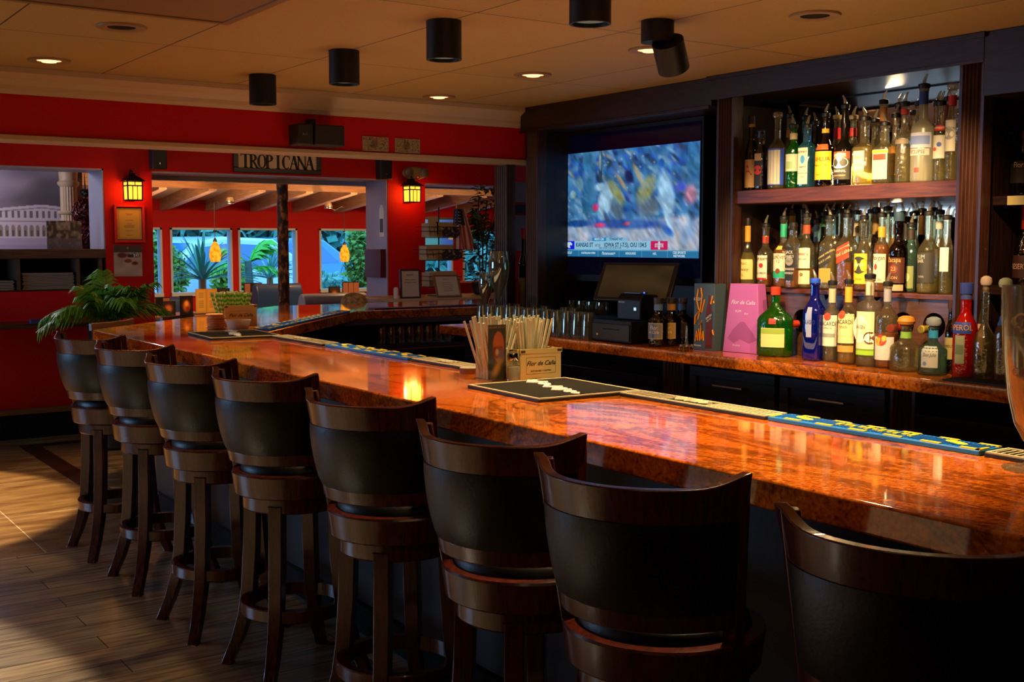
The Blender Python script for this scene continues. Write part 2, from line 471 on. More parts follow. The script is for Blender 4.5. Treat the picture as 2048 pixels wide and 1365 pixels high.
def floor_mat():
    m, t, b = node_mat('plank_and_stone_floor')
    L = t.links.new
    g = N(t, 'NewGeometry'); sx = N(t, 'SeparateXYZ'); L(g.outputs['Position'], sx.inputs[0])
    # wood-look planks along X
    br = N(t, 'TexBrick'); br.offset = 0.37; br.inputs['Scale'].default_value = 1.0
    br.inputs['Brick Width'].default_value = 1.22; br.inputs['Row Height'].default_value = 0.155
    br.inputs['Mortar Size'].default_value = 0.0022; br.inputs['Color1'].default_value = (*lin('#a08766'), 1)
    br.inputs['Color2'].default_value = (*lin('#776a58'), 1); br.inputs['Mortar'].default_value = (*lin('#1c1712'), 1)
    L(g.outputs['Position'], br.inputs['Vector'])
    mp = N(t, 'Mapping'); mp.inputs['Scale'].default_value = (1.2, 16, 1); L(g.outputs['Position'], mp.inputs['Vector'])
    n = N(t, 'TexNoise'); n.inputs['Scale'].default_value = 2.4; n.inputs['Detail'].default_value = 7; n.inputs['Distortion'].default_value = 0.5
    L(mp.outputs['Vector'], n.inputs['Vector'])
    rw = ramp(t, [(0.25, '#6a5a4c'), (0.6, '#ffffff')]); L(n.outputs['Fac'], rw.inputs['Fac'])
    mw = N(t, 'Mix'); mw.data_type = 'RGBA'; mw.blend_type = 'MULTIPLY'; mw.inputs['Factor'].default_value = 0.85
    L(br.outputs['Color'], mw.inputs['A']); L(rw.outputs['Color'], mw.inputs['B'])
    # stone tiles
    b2 = N(t, 'TexBrick'); b2.offset = 0.0; b2.inputs['Scale'].default_value = 1.0
    b2.inputs['Brick Width'].default_value = 1.36; b2.inputs['Row Height'].default_value = 1.0
    b2.inputs['Mortar Size'].default_value = 0.003; b2.inputs['Color1'].default_value = (*lin('#94744a'), 1)
    b2.inputs['Color2'].default_value = (*lin('#86683e'), 1); b2.inputs['Mortar'].default_value = (*lin('#d0c0a0'), 1)
    L(g.outputs['Position'], b2.inputs['Vector'])
    m3 = N(t, 'Mapping'); m3.inputs['Scale'].default_value = (1, 3.5, 1); L(g.outputs['Position'], m3.inputs['Vector'])
    n2 = N(t, 'TexNoise'); n2.inputs['Scale'].default_value = 3.0; n2.inputs['Detail'].default_value = 8; L(m3.outputs['Vector'], n2.inputs['Vector'])
    rs = ramp(t, [(0.3, '#8a6a4a'), (0.65, '#ffffff')]); L(n2.outputs['Fac'], rs.inputs['Fac'])
    ms = N(t, 'Mix'); ms.data_type = 'RGBA'; ms.blend_type = 'MULTIPLY'; ms.inputs['Factor'].default_value = 0.8
    L(b2.outputs['Color'], ms.inputs['A']); L(rs.outputs['Color'], ms.inputs['B'])
    gt = N(t, 'Math', operation='GREATER_THAN'); gt.inputs[1].default_value = 6.09; L(sx.outputs['Y'], gt.inputs[0])
    mx = N(t, 'Mix'); mx.data_type = 'RGBA'; L(gt.outputs[0], mx.inputs['Factor'])
    L(mw.outputs['Result'], mx.inputs['A']); L(ms.outputs['Result'], mx.inputs['B'])
    L(mx.outputs['Result'], b.inputs['Base Color'])
    b.inputs['Roughness'].default_value = 0.26
    bp = N(t, 'Bump'); bp.inputs['Strength'].default_value = 0.12; bp.inputs['Distance'].default_value = 0.004
    L(n.outputs['Fac'], bp.inputs['Height']); L(bp.outputs['Normal'], b.inputs['Normal'])
    return m
def ceil_mat():
    m, t, b = node_mat('acoustic_ceiling_tile')
    L = t.links.new
    g = N(t, 'NewGeometry'); mp = N(t, 'Mapping'); mp.inputs['Location'].default_value = (-1.558, -4.62, 0)
    L(g.outputs['Position'], mp.inputs['Vector'])
    br = N(t, 'TexBrick'); br.offset = 0; br.inputs['Scale'].default_value = 1
    br.inputs['Brick Width'].default_value = 0.64; br.inputs['Row Height'].default_value = 1.24
    br.inputs['Mortar Size'].default_value = 0.0032
    br.inputs['Color1'].default_value = (*lin('#a88850'), 1); br.inputs['Color2'].default_value = (*lin('#a0824a'), 1)
    br.inputs['Mortar'].default_value = (*lin('#1a0f08'), 1); L(mp.outputs['Vector'], br.inputs['Vector'])
    n = N(t, 'TexNoise'); n.inputs['Scale'].default_value = 90; n.inputs['Detail'].default_value = 4; L(g.outputs['Position'], n.inputs['Vector'])
    r = ramp(t, [(0.28, '#7a6a5a'), (0.36, '#ffffff')]); L(n.outputs['Fac'], r.inputs['Fac'])
    mx = N(t, 'Mix'); mx.data_type = 'RGBA'; mx.blend_type = 'MULTIPLY'; mx.inputs['Factor'].default_value = 0.6
    L(br.outputs['Color'], mx.inputs['A']); L(r.outputs['Color'], mx.inputs['B']); L(mx.outputs['Result'], b.inputs['Base Color'])
    b.inputs['Roughness'].default_value = 0.62
    return m
M_ceil = ceil_mat()

# ------------------------------------------------------------------ the setting
struct('floor', MB().box((-3.2, -3.2, -0.1), (11, 14.6, 0)), floor_mat(), smooth=False)
struct('ceiling', MB().box((-3.2, -3.2, CZ), (4.7, 5.66, CZ+0.1)), M_ceil, smooth=False)
mb = MB().box((-3.2, 5.66, 2.60), (11, 10.3, 2.7))
struct('ceiling', mb, mat('lobby_ceiling', '#7a5a3a', 0.7), smooth=False)
M_lan = mat('lanai_ceiling', '#a88a68', 0.6)
mb = MB().box((-3.2, 10.2, 2.36), (11, 12.85, 2.44))
struct('ceiling', mb, M_lan, smooth=False)
mb = MB(); mb.add([(-3.2, 12.8, 2.30), (11, 12.8, 2.30), (11, 14.6, 2.08), (-3.2, 14.6, 2.08), (-3.2, 12.8, 2.44), (11, 12.8, 2.44), (11, 14.6, 2.2), (-3.2, 14.6, 2.2)],
   [(0,1,2,3),(4,7,6,5),(0,4,5,1),(2,6,7,3)])
struct('ceiling', mb, M_lan, smooth=False)

# soffit over the end of the bar, its crown moulding and bottom trim
struct('wall_soffit', MB().box((-3.2, 5.66, 2.045), (4.02, 5.86, 2.62)).box((4.02, 5.70, 2.045), (4.5, 5.86, 2.62)), M_red, bev=0.002)
def crown(x0, x1, y):
    pr = [(0, 2.225), (-0.012, 2.225), (-0.02, 2.24), (-0.03, 2.245), (-0.034, 2.262), (-0.05, 2.285), (-0.085, 2.305), (-0.10, 2.310), (-0.10, 2.334), (0, 2.334)]
    mb = MB(); n = len(pr)
    vs = [(x0, y+a, z) for a, z in pr] + [(x1, y+a, z) for a, z in pr]
    mb.add(vs, [tuple(range(n)), tuple(range(2*n-1, n-1, -1))] + [(i, n+i, n+(i+1) % n, (i+1) % n) for i in range(n)])
    return mb
struct('trim_crown', crown(-3.2, 4.02, 5.659), M_cream, smooth=False)
struct('trim_soffit', MB().box((-3.2, 5.645, 2.022), (4.025, 5.87, 2.044)).box((4.025, 5.685, 2.022), (4.5, 5.87, 2.044)), M_cream, bev=0.003)

WY, WT = 9.8, 0.42
def wl(px, Y=WY): return atY(px, 500, Y).x
o1r, o2l, o2r, o3l = 2.735, 3.128, 5.363, 5.771
mb = MB()
def wb(x0, x1, z0, z1): mb.box((x0, WY, z0), (x1, WY+WT, z1))
wb(-3.2, o1r, 0, 1.17); wb(-3.2, o1r, 2.16, 2.6)
wb(o1r, o2l, 0, 2.6)
wb(o2l, o2r, 0, 0.55); wb(o2l, o2r, 2.155, 2.6)
wb(o2r, o3l, 0, 2.6)
wb(o3l, 8.3, 0, 1.16); wb(o3l, 8.3, 2.13, 2.6); wb(8.3, 11, 0, 2.6)
struct('wall_far', mb, M_red, smooth=False)
# pale reveals lining the openings
mb = MB()
mb.box((-3.2, WY+0.004, 2.146), (o1r-0.013, WY+WT-0.004, 2.159)); mb.box((o1r-0.013, WY+0.004, 1.5), (o1r-0.001, WY+WT, 2.146))
mb.box((o2l+0.001, WY+0.004, 2.141), (o2r-0.013, WY+WT-0.004, 2.154)); mb.box((o2r-0.013, WY+0.004, 0.56), (o2r-0.001, WY+WT, 2.154))
mb.box((o3l+0.001, WY+0.004, 2.116), (8.299, WY+WT-0.004, 2.129))
struct('trim_openings', mb, mat('pale_reveal_paint', '#9a94a4', 0.42, spec=0.6), smooth=False)

struct('trim_daylight_strip', MB().box((2.9, WY+WT+.001, atY(520, 367, 10.3).z), (8.4, WY+WT+.10, 2.36)), mat('painted_daylight_blue', '#a4bede', .4))  # made-up board; its pale blue paints in daylight on the header underside

# end wall with windows, in the dining room
EY = 14.5
wins = []
def exx(px): return atY(px, 500, EY).x
wz0, wz1 = 0.90, 1.745
edges = [(exx(250), exx(324)), (exx(340), exx(464)), (exx(476), exx(594)), (exx(638), exx(746)), (exx(800), exx(905)), (exx(925), exx(1010)), (0.5, 1.6), (1.9, 3.0)]
edges.sort()
mb = MB(); x = -3.2
for a, b in edges:
    mb.box((x, EY, 0), (a, EY+0.14, 2.3)); mb.box((a, EY, 0), (b, EY+0.14, wz0)); mb.box((a, EY, wz1), (b, EY+0.14, 2.3)); x = b
mb.box((x, EY, 0), (11, EY+0.14, 2.3))
struct('wall_windows', mb, M_red, smooth=False)
M_win = mat('window_frame_blue_white', '#b7c4d4', 0.35)
M_pane = glass('window_pane', '#eaf6fa', 0.02, 0.02)
for k, (a, b) in enumerate(edges):
    mb = MB(); f = 0.028
    mb.box((a, EY-0.02, wz0), (a+f, EY+0.10, wz1)); mb.box((b-f, EY-0.02, wz0), (b, EY+0.10, wz1))
    mb.box((a, EY-0.02, wz1-f), (b, EY+0.10, wz1)); mb.box((a, EY-0.04, wz0-0.02), (b, EY+0.10, wz0+f))
    o = struct('window_%d' % (k+1), mb, M_win, bev=0.002)
    MB().box((a+f, EY+0.05, wz0+f), (b-f, EY+0.056, wz1-f)).build('pane', M_pane, o)
# other walls of the bar room and the dining room
struct('wall_left', MB().box((-3.3, -3.2, 0), (-3.2, 7.0, 2.7)).box((-3.3, 7.0, 0), (-3.2, 9.4, 0.75)).box((-3.3, 7.0, 2.0), (-3.2, 9.4, 2.7)).box((-3.3, 9.4, 0), (-3.2, 14.6, 2.7)), mat('dark_panelled_wall', '#1c0a08', .7), smooth=False)
o = struct('window_9', MB().box((-3.3, 7.0, 0.75), (-3.18, 7.05, 2.0)).box((-3.3, 9.35, 0.75), (-3.18, 9.4, 2.0)).box((-3.3, 7.05, 0.75), (-3.18, 9.35, 0.8)).box((-3.3, 7.05, 1.95), (-3.18, 9.35, 2.0)).box((-3.3, 8.18, 0.8), (-3.18, 8.22, 1.95)), M_win)
MB().box((-3.25, 7.05, 0.8), (-3.244, 9.35, 1.95)).build('pane', M_pane, o)
struct('wall_back', MB().box((-3.3, -3.3, 0), (4.7, -3.2, 2.7)), mat('dark_panelled_wall', '#1c0a08', .7), smooth=False)
struct('wall_right', MB().box((4.56, -3.2, 0), (4.7, 5.9, 2.7)), mat('dark_back_wall', '#1a0d0a', 0.6), smooth=False)
struct('wall_end', MB().box((11, 5.0, 0), (11.1, 14.6, 2.7)).box((4.7, 5.0, 0), (11, 5.1, 2.7)), M_red, smooth=False)

# floor inlay
inl = wood('dark_floor_inlay', '#20130c', '#3a2416', 0.3, 'Y')
mb = MB(); mb.box((1.93, 6.95, 0.0), (2.07, 9.44, 0.0035)); mb.box((2.07, 9.33, 0.0), (5.0, 9.44, 0.0035))
struct('trim_floor_inlay', mb, inl, smooth=False)
# red half wall below the ledge: timber base rail and black plinth
struct('trim_plinth', MB().box((-3.2, WY-0.03, 0), (2.9, WY-0.001, 0.20)), M_blackm)
struct('trim_base_rail', MB().box((-3.2, WY-0.05, 0.195), (2.9, WY-0.001, 0.24)), M_goldw, bev=0.004)

# lanai timbers
M_beamw = wood('painted_beam', '#9a7450', '#c09468', 0.5, 'Y')
mb = MB()
for k, px in enumerate((235, 327, 418, 507, 590, 672, 752, 835, 915)):
    x = atY(px, 420, EY).x
    bm = MB(); bm.add([(x-0.045, 12.78, 2.14), (x+0.045, 12.78, 2.14), (x+0.045, EY, 1.955), (x-0.045, EY, 1.955),
                 (x-0.045, 12.78, 2.31), (x+0.045, 12.78, 2.31), (x+0.045, EY, 2.10), (x-0.045, EY, 2.10)],
                [(0,3,2,1),(4,5,6,7),(0,1,5,4),(1,2,6,5),(2,3,7,6),(3,0,4,7)])
    struct('trim_beam_%d' % (k+1), bm, M_beamw)
struct('trim_crossbeam', MB().box((-3, 12.70, 2.16), (11, 12.80, 2.36)), wood('crossbeam', '#6a4424', '#8a5c34', 0.5, 'X'))
for k, px in enumerate((330, 372, 640, 700)):
    x = atY(px, 370, 12).x
    struct('trim_batten_%d' % (k+1), MB().box((x-0.03, 10.25, 2.31), (x+0.03, 12.7, 2.36)), M_beamw)

# ------------------------------------------------------------------ bar counter
outer = [(1.79, -1.2), (1.79, 6.72), (3.62, 8.45), (6.3, 8.45)]
inner = [(2.48, -1.2), (2.48, 5.95), (3.86, 7.50), (6.3, 7.50)]
bar = thing('bar_counter', 'long dark-bodied bar with a glossy orange granite top turning the corner', 'bar counter', (0, 0, 0))
poly = outer + inner[::-1]
MB().prism(poly[::-1], 1.006, 1.07).build('granite_top', M_gran, bar, bev=0.006)
def off(pts, d):
    out = []
    for i, p in enumerate(pts):
        a = Vector(pts[max(i-1, 0)]); b = Vector(pts[min(i+1, len(pts)-1)]); q = Vector(p)
        t1 = (q-a).normalized() if i else (b-q).normalized(); t2 = (b-q).normalized() if i < len(pts)-1 else t1
        n1 = Vector((t1.y, -t1.x)); n2 = Vector((t2.y, -t2.x)); m = (n1+n2).normalized()
        out.append(tuple(q + m*(d/max(0.3, m.dot(n1)))))
    return out
fa = off(outer, 0.30); fb = off(outer, 0.36)
MB().prism((fa+fb[::-1])[::-1], 0.0, 1.006).build('front_panel', wood('bar_front_wood', '#120604', '#240d08', 0.6, 'Z'), bar)
fa = off(outer, 0.05); fb = off(outer, 0.30)
ia = off(inner, -0.10); ib = off(inner, -0.14)
MB().prism((off(outer, 0.27)+off(outer, 0.30)[::-1])[::-1], 0.03, 0.14).build('kickboard', M_blackm, bar)
# underbar: back board, glass shelf
MB().prism((off(outer, 0.48)+off(outer, 0.50)[::-1])[::-1], 0.0, 1.006).build('inner_panel', M_blackm, bar)
MB().prism((ia+ib[::-1]), 0.76, 0.79).build('service_rail', M_steel, bar)
MB().box((3.7, 7.56, 0.775), (5.6, 7.93, 0.80)).build('glass_shelf', M_dark, bar)
MB().box((3.72, 7.505, 0.965), (4.9, 7.56, 1.010)).build('shelf_lip', mat('lip_wood', '#4a2a18', 0.5), bar, bev=0.004)

# ------------------------------------------------------------------ back counter with cabinets
bc = thing('back_counter', 'granite-topped back counter of dark cabinets behind the bar', 'counter', (0, 0, 0))
MB().box((3.745, -1.2, 0.995), (4.55, 6.2, 1.05)).build('granite_top', M_gran, bc, bev=0.005)
MB().box((3.90, -1.2, 0.0), (4.5, 6.15, 0.995)).build('carcass', M_blackm, bc)
M_cab = mat('black_cabinet', '#100d0b', 0.42, bump=0.05, scale=60)
FX = 3.86
def cy(px): return atX(px, 760, FX).y
def drawer(p0, p1, hp0, hp1, hy):
    y1, y0 = cy(p0), cy(p1)
    d = MB(); d.box((FX, y0+0.008, 0.70), (FX+0.04, y1-0.008, 0.975))
    d.box((FX-0.012, y0+0.008, 0.70), (FX, y1-0.008, 0.745)); d.box((FX-0.012, y0+0.008, 0.93), (FX, y1-0.008, 0.975))
    d.box((FX-0.012, y0+0.008, 0.745), (FX, y0+0.055, 0.93)); d.box((FX-0.012, y1-0.055, 0.745), (FX, y1-0.008, 0.93))
    o = d.build('drawer', M_cab, bc, bev=0.002)
    a = atX(hp0[0], hp0[1], FX-0.03); b = atX(hp1[0], hp1[1], FX-0.03); z = (a.z+b.z)/2
    h = MB(); h.tube([(FX-0.03, a.y, z), (FX-0.03, b.y, z)], 0.006, 10)
    for q in (a.y-0.02, b.y+0.02): h.tube([(FX-0.03, q, z), (FX+0.001, q, z)], 0.004, 8)
    h.build('handle', M_steel, o)
    e = MB(); e.box((FX, y0+0.008, 0.10), (FX+0.04, y1-0.008, 0.69)); e.box((FX-0.012, y0+0.055, 0.12), (FX, y1-0.055, 0.16))
    e.build('door', M_cab, bc, bev=0.002)
drawer(1380, 1556, (1426, 770), (1484, 780), 0)
drawer(1560, 1778, (1618, 798), (1688, 808), 0)
def pilaster_mb(x, y0, y1, z0, z1, d=0.05, n=5):
    w_ = (y1-y0); m_ = w_*0.12; g = (w_-2*m_)/n
    pts = [(x+d, y1), (x+d, y0), (x, y0), (x, y0+m_)]
    for i in range(n):
        a = y0+m_+i*g
        for k in range(1, 6):
            t = pi*k/6; pts.append((x + 0.010*sin(t), a+g*0.5-g*0.42*cos(t)))
        pts.append((x, a+g))
    pts.append((x, y1))
    mb = MB(); mb.prism(pts, z0, z1); return mb
M_pil = wood('fluted_pilaster_wood', '#2a140c', '#4a2818', 0.34, 'Z')
for p0, p1 in ((1330, 1372), (1786, 1836)):
    pilaster_mb(FX-0.015, cy(p1), cy(p0), 0.02, 0.99, 0.06).build('pilaster', M_pil, bc, ang=25)
# under-counter fridges (lift-out appliances)
def fridge(p0, p1, label):
    y1, y0 = cy(p0), cy(p1)
    t = thing('bar_fridge', label, 'fridge', (FX-0.02, (y0+y1)/2, 0.0)); hw = (y1-y0)/2
    MB().box((0.02, -hw+0.01, 0.02), (0.058, hw-0.01, 0.90)).build('door', M_cab, t, bev=0.004)
    MB().box((-0.01, -hw+0.01, 0.80), (0.02, hw-0.01, 0.90)).build('rail', mat('gunmetal', '#1a1916', 0.35, 0.6), t, bev=0.004)
    lk = MB(); lk.box((-0.024, hw*0.2, 0.745), (-0.010, hw*0.2+0.10, 0.765)); lk.tube([(-0.02, hw*0.2+0.05, 0.755), (-0.05, hw*0.2+0.05, 0.755)], 0.006)
    lk.box((-0.012, hw*0.2, 0.74), (0.022, hw*0.2+0.10, 0.77))
    lk.build('latch', M_chrome, t)
fridge(1100, 1326, 'black under-counter fridge left of the drawers below the cash register')
fridge(1840, 2160, 'black under-counter fridge at the right end below the liquor bottles')

# ------------------------------------------------------------------ back bar cabinet
bb = thing('back_bar_cabinet', 'dark wooden back bar with fluted pilasters framing television and liquor shelves', 'cabinet', (0, 0, 0))
PX = 3.97
def py_(px): return atX(px, 350, PX).y
A0, A1 = py_(1076), py_(1052); B0, B1 = py_(1466), py_(1432); C0, C1 = py_(1963), py_(1913); D0, D1 = py_(1014), py_(989)
for a, b in ((A0, A1), (B0, B1), (C0, C1)):
    pilaster_mb(PX, a, b, 1.0505, 2.235, 0.06).build('pilaster', M_pil, bb, ang=25)
pilaster_mb(PX, D0, D1, 1.0505, 2.02, 0.06).build('pilaster', M_pil, bb, ang=25)
mb = MB().box((3.945, B1+0.012, 2.20), (4.5, A1+0.02, 2.334)).box((3.93, C0-0.02, 2.235), (4.5, B1+0.012, 2.334))
mb.box((3.915, C0-0.03, 2.315), (3.935, B1+0.02, 2.334)); mb.box((3.93, C0-0.02, 2.225), (3.94, B1+0.012, 2.24))
mb.box((3.935, B1+0.02, 2.19), (3.95, A1+0.02, 2.205))
mb.box((3.93, -1.0, 2.10), (4.5, C0-0.021, 2.334))
mb.build('header', M_darkh, bb, bev=0.002)
MB().box((4.03, A0+0.004, 1.051), (4.5, A1-0.004, 2.2)).build('side_panel', M_dark, bb)
MB().box((4.03, B0+0.03, 1.051), (4.5, B1-0.03, 2.2)).build('side_panel', M_dark, bb)
MB().box((4.03, C0+0.02, 1.051), (4.5, C1-0.02, 2.2)).build('side_panel', M_dark, bb)
MB().box((4.46, B1, 1.051), (4.5, A0, 2.2)).build('back_panel', M_dark, bb)
MB().box((4.42, C1, 1.36), (4.5, B0, 2.335-0.1)).build('mirror_backing', M_dark, bb)
MB().box((4.41, C1+0.001, 1.37), (4.419, B0-0.001, 2.23)).build('mirror', M_mirror, bb)
MB().box((3.99, C1-0.02, 1.738), (4.41, B0+0.02, 1.800)).build('shelf', M_shelf, bb, bev=0.003)
SZ = 1.352
MB().box((4.045, C1-0.02, SZ-0.022), (4.41, B0+0.02, SZ)).build('shelf', M_shelf, bb, bev=0.003)
# wine panel with round holes
PXL = 4.062
holes = [atX(1604, 642, PXL), atX(1806, 650, PXL), atX(1868, 652, PXL), atX(1500, 640, PXL), atX(1700, 645, PXL)]
mb = MB(); y0, y1, z0, z1 = C1-0.02, B0+0.02, 1.051, SZ-0.022
HR = 0.052
hs = sorted(holes, key=lambda p: p.y)
cuts = [y0] + [(hs[i].y+hs[i+1].y)/2 for i in range(len(hs)-1)] + [y1]
for i, h in enumerate(hs):
    a, b = cuts[i], cuts[i+1]; n = 32; vs = []; fs = []
    for k in range(n):
        t = 2*pi*k/n; c, s = cos(t), sin(t)
        k1 = min(((b-h.y)/c if c > 1e-6 else ((a-h.y)/c if c < -1e-6 else 9)), ((z1-h.z)/s if s > 1e-6 else ((z0-h.z)/s if s < -1e-6 else 9)))
        vs += [(PXL, h.y+HR*c, h.z+HR*s), (PXL, h.y+k1*c, h.z+k1*s), (PXL+0.02, h.y+HR*c, h.z+HR*s)]
    for k in range(n):
        q = (k+1) % n
        fs += [(3*k, 3*k+1, 3*q+1, 3*q), (3*k, 3*q, 3*q+2, 3*k+2)]
    mb.add(vs, fs)
mb.build('wine_panel', wood('wine_panel_wood', '#3a2218', '#573626', 0.35, 'Y'), bb, smooth=False)
# right-hand bay: back and shelves
MB().box((4.34, -1.0, 1.051), (4.5, C0, 2.1)).build('back_panel', M_dark, bb)
MB().box((4.06, -1.0, 1.70), (4.34, C0+0.01, 1.735)).build('shelf', M_darkh, bb, bev=0.002)
MB().box((4.06, -1.0, 1.36), (4.34, C0+0.01, 1.395)).build('shelf', M_darkh, bb, bev=0.002)
# red end panel beyond the television with taped-up papers
struct('wall_bar_end', MB().box((4.265, 6.205, 0), (4.75, 6.26, 2.6)), M_red, smooth=False)

# ------------------------------------------------------------------ bar stools
def make_stool():
    t = thing('bar_stool', 'x', 'bar stool', (0, 0, 0), 0, 'leather-backed stools along the bar')
    def leg(sx, sy):
        mb = MB(); prof = [(0.140, 0.64, .026), (0.146, 0.45, .026), (0.156, 0.30, .025), (0.170, 0.20, .024), (0.198, 0.10, .022), (0.238, 0.0, .020)]
        vs = []; fs = []
        for r, z, h in prof:
            c = Vector((sx*r*0.8, sy*r*0.8, z)); d = Vector((sx, sy, 0)).normalized(); q = Vector((-d.y, d.x, 0))
            for a, b in ((-1, -1), (1, -1), (1, 1), (-1, 1)): vs.append(c + d*(a*h) + q*(b*h*0.95))
        for j in range(len(prof)-1):
            for k in range(4):
                a, b = 4*j+k, 4*j+(k+1) % 4; fs.append((a, a+4, b+4, b))
        fs += [(0, 1, 2, 3)[::-1], tuple(4*(len(prof)-1)+k for k in range(4))]
        mb.add(vs, fs); return mb
    for sx in (-1, 1):
        for sy in (-1, 1): leg(sx, sy).build('leg', M_stool, t, bev=0.003)
    MB().lathe([(0.168, 0.225), (0.195, 0.225), (0.198, 0.230), (0.198, 0.268), (0.195, 0.272), (0.168, 0.272), (0.168, 0.225)], 40, cap=False).build('foot_ring', M_stool, t, ang=20)
    MB().lathe([(0.02, 0.612), (0.178, 0.612), (0.182, 0.617), (0.182, 0.662), (0.02, 0.664)], 40).build('base_ring', M_stool, t, ang=14)
    rz = radians(27)
    MB().lathe([(0.02, 0.668), (0.206, 0.668), (0.210, 0.672), (0.219, 0.744), (0.216, 0.750), (0.19, 0.752), (0.188, 0.735), (0.02, 0.735)], 44).build('seat_frame', M_stool, t, rz=rz, ang=14)
    MB().lathe([(0.185, 0.736), (0.187, 0.752), (0.184, 0.772), (0.165, 0.792), (0.12, 0.803), (0.05, 0.807), (0.003, 0.808)], 44).build('seat', M_leather, t, rz=rz)
    PH = radians(66)
    def S_(z):
        k = (z-0.79)/0.31; return 0.205+0.026*k, -0.012-0.045*k
    def surf(z0, z1, bulge=0.0, horn=0.0, flare=0.0, P=PH, dr=0.0):
        def fn(u, v):
            q = (u-0.5)*2; ph = q*P; a = abs(q)
            top = z1 + horn*max(0, (a-0.55)/0.45)**2; z = z0 + (top-z0)*v
            r, cx = S_(z); r += dr + bulge*sin(pi*v)**0.6*(1-a**6) - flare*max(0, (a-0.86)/0.14)**2*v
            n = Vector((-cos(ph), -sin(ph), 0))
            return (cx - r*cos(ph), -r*sin(ph), z), n
        return fn
    MB().slab(surf(1.018, 1.092, 0, 0.026, -0.012, radians(69)), 28, 4, 0.024).build('top_rail', M_stool, t, rz=rz, bev=0.003)
    MB().slab(surf(0.830, 1.020, 0.012, 0, 0, radians(63)), 28, 8, 0.028).build('backrest', M_leather, t, rz=rz)
    MB().slab(surf(0.790, 0.832, 0, 0, 0, radians(66)), 28, 2, 0.026).build('bottom_rail', M_stool, t, rz=rz, bev=0.003)
    for s in (-1, 1):
        mb = MB(); ph = s*radians(67); vs = []; zs = [0.70, 0.78, 0.84, 0.95, 1.05, 1.108]
        for z in zs:
            r, cx = S_(z); r -= 0.002
            c = Vector((cx-r*cos(ph), -r*sin(ph), z)); n = Vector((-cos(ph), -sin(ph), 0)); q = Vector((sin(ph), -cos(ph), 0))
            for a, b in ((-1, -1), (1, -1), (1, 1), (-1, 1)): vs.append(c + n*(a*0.017) + q*(b*0.015))
        fs = []
        for j in range(len(zs)-1):
            for k in range(4): a, b = 4*j+k, 4*j+(k+1) % 4; fs.append((a, b, b+4, a+4))
        fs += [(3, 2, 1, 0), tuple(4*(len(zs)-1)+k for k in range(4))]
        mb.add(vs, fs); mb.build('back_post', M_stool, t, rz=rz, bev=0.003)
    return t
stool = make_stool()
tips = [(122, 662), (203, 680), (303, 706), (437, 733), (624, 775), (850, 838), (1090, 905), (1578, 1005)]
slab_ = ['farthest stool of the long row, catching blue daylight on its leather back',
         'second farthest stool of the long row, leather back half blue with daylight',
         'third farthest stool of the long row, standing by the black leather stool with blue sheen',
         'fourth farthest stool of the long row, black leather back with warm edge',
         'dark leather stool in the middle of the row, fourth from the nearest',
         'third nearest stool of the row, in front of the large black bar mat',
         'second nearest stool of the row, its round cushion catching a pale glint',
         'nearest stool at the bottom right corner, cropped by the picture edge']
stool_pos = []
for i, ((px, py), lb) in enumerate(zip(tips, slab_)):
    p = atZ(px, py, 1.118)
    # left back tip in the stool's own frame
    a = Vector((-0.056-0.231*cos(radians(67)), 0.231*sin(radians(67)), 0)); a.rotate(Matrix.Rotation(radians(27), 3, 'Z'))
    o = stool if i == 0 else copy_tree(stool)
    o.location = (p.x - a.x, p.y - a.y, 0.0); o['label'] = lb
    stool_pos.append(o.location.copy())
def behind_bar(px, py, dist):
    d = ray(px, py); d = d/d.y; yy = 6.5
    while True:
        q = Vector((d.x*yy, yy, 0)) - Vector((1.79, 6.72, 0)); k = q.dot(Vector((-.687, .727, 0)))
        if k > dist or yy > 12: return Vector((d.x*yy, yy, EYE+d.z*yy))
        yy += 0.01
for px, py, lb in ((232, 642, 'wooden chair behind the bar corner with only its curved golden-brown top rail showing'),
                   (362, 630, 'wooden chair behind the bar with its curved rail just under the yellow menus')):
    p = behind_bar(px, py, 0.42); zt = p.z; W = 0.25 if px < 300 else 0.23
    t = thing('wooden_chair', lb, 'chair', (p.x, p.y, 0), radians(43), 'wooden chairs behind the bar corner')
    def rl(u, v): a = (u-.5)*2; return (a*W, 0.05*a*a-0.02, zt-0.05+0.05*v), Vector((0.2*a, -1, 0)).normalized()
    MB().slab(rl, 20, 2, 0.028).build('top_rail', M_chairw, t, bev=0.004)
    for sx in (-1, 1):
        MB().tube([(sx*W*.8, 0.03, zt-0.03), (sx*W*.78, 0.01, 0.45), (sx*W*.85, 0.06, 0)], 0.017, 8).build('leg', M_chairw, t)
        MB().tube([(sx*W*.8, -0.38, 0.44), (sx*W*.85, -0.40, 0)], 0.017, 8).build('leg', M_chairw, t)
        MB().tube([(sx*W*.35, 0.0, zt-0.05), (sx*W*.35, 0.0, 0.46)], 0.010, 8).build('spindle', M_chairw, t)
    MB().box((-W*.9, -0.42, 0.43), (W*.9, 0.03, 0.465)).build('seat', M_chairw, t, bev=0.008)

# ------------------------------------------------------------------ things on the bar
BT = 1.0702
def front(L, Rr, z):
    a, b = atZ(*L, z), atZ(*Rr, z); d = b-a
    return (a+b)/2, math.atan2(d.y, d.x), d.length
M_clear = glass('clear_glass', '#f2f4ee', 0.05, 0.03)
M_clear2 = glass('thick_clear_glass', '#dfe4da', 0.10, 0.05, milky=0.08, mcol='#e8e0c8')
M_plas = glass('clear_acrylic', '#f8f8f2', 0.01, 0.1, milky=0.01, mcol='#ffffff')

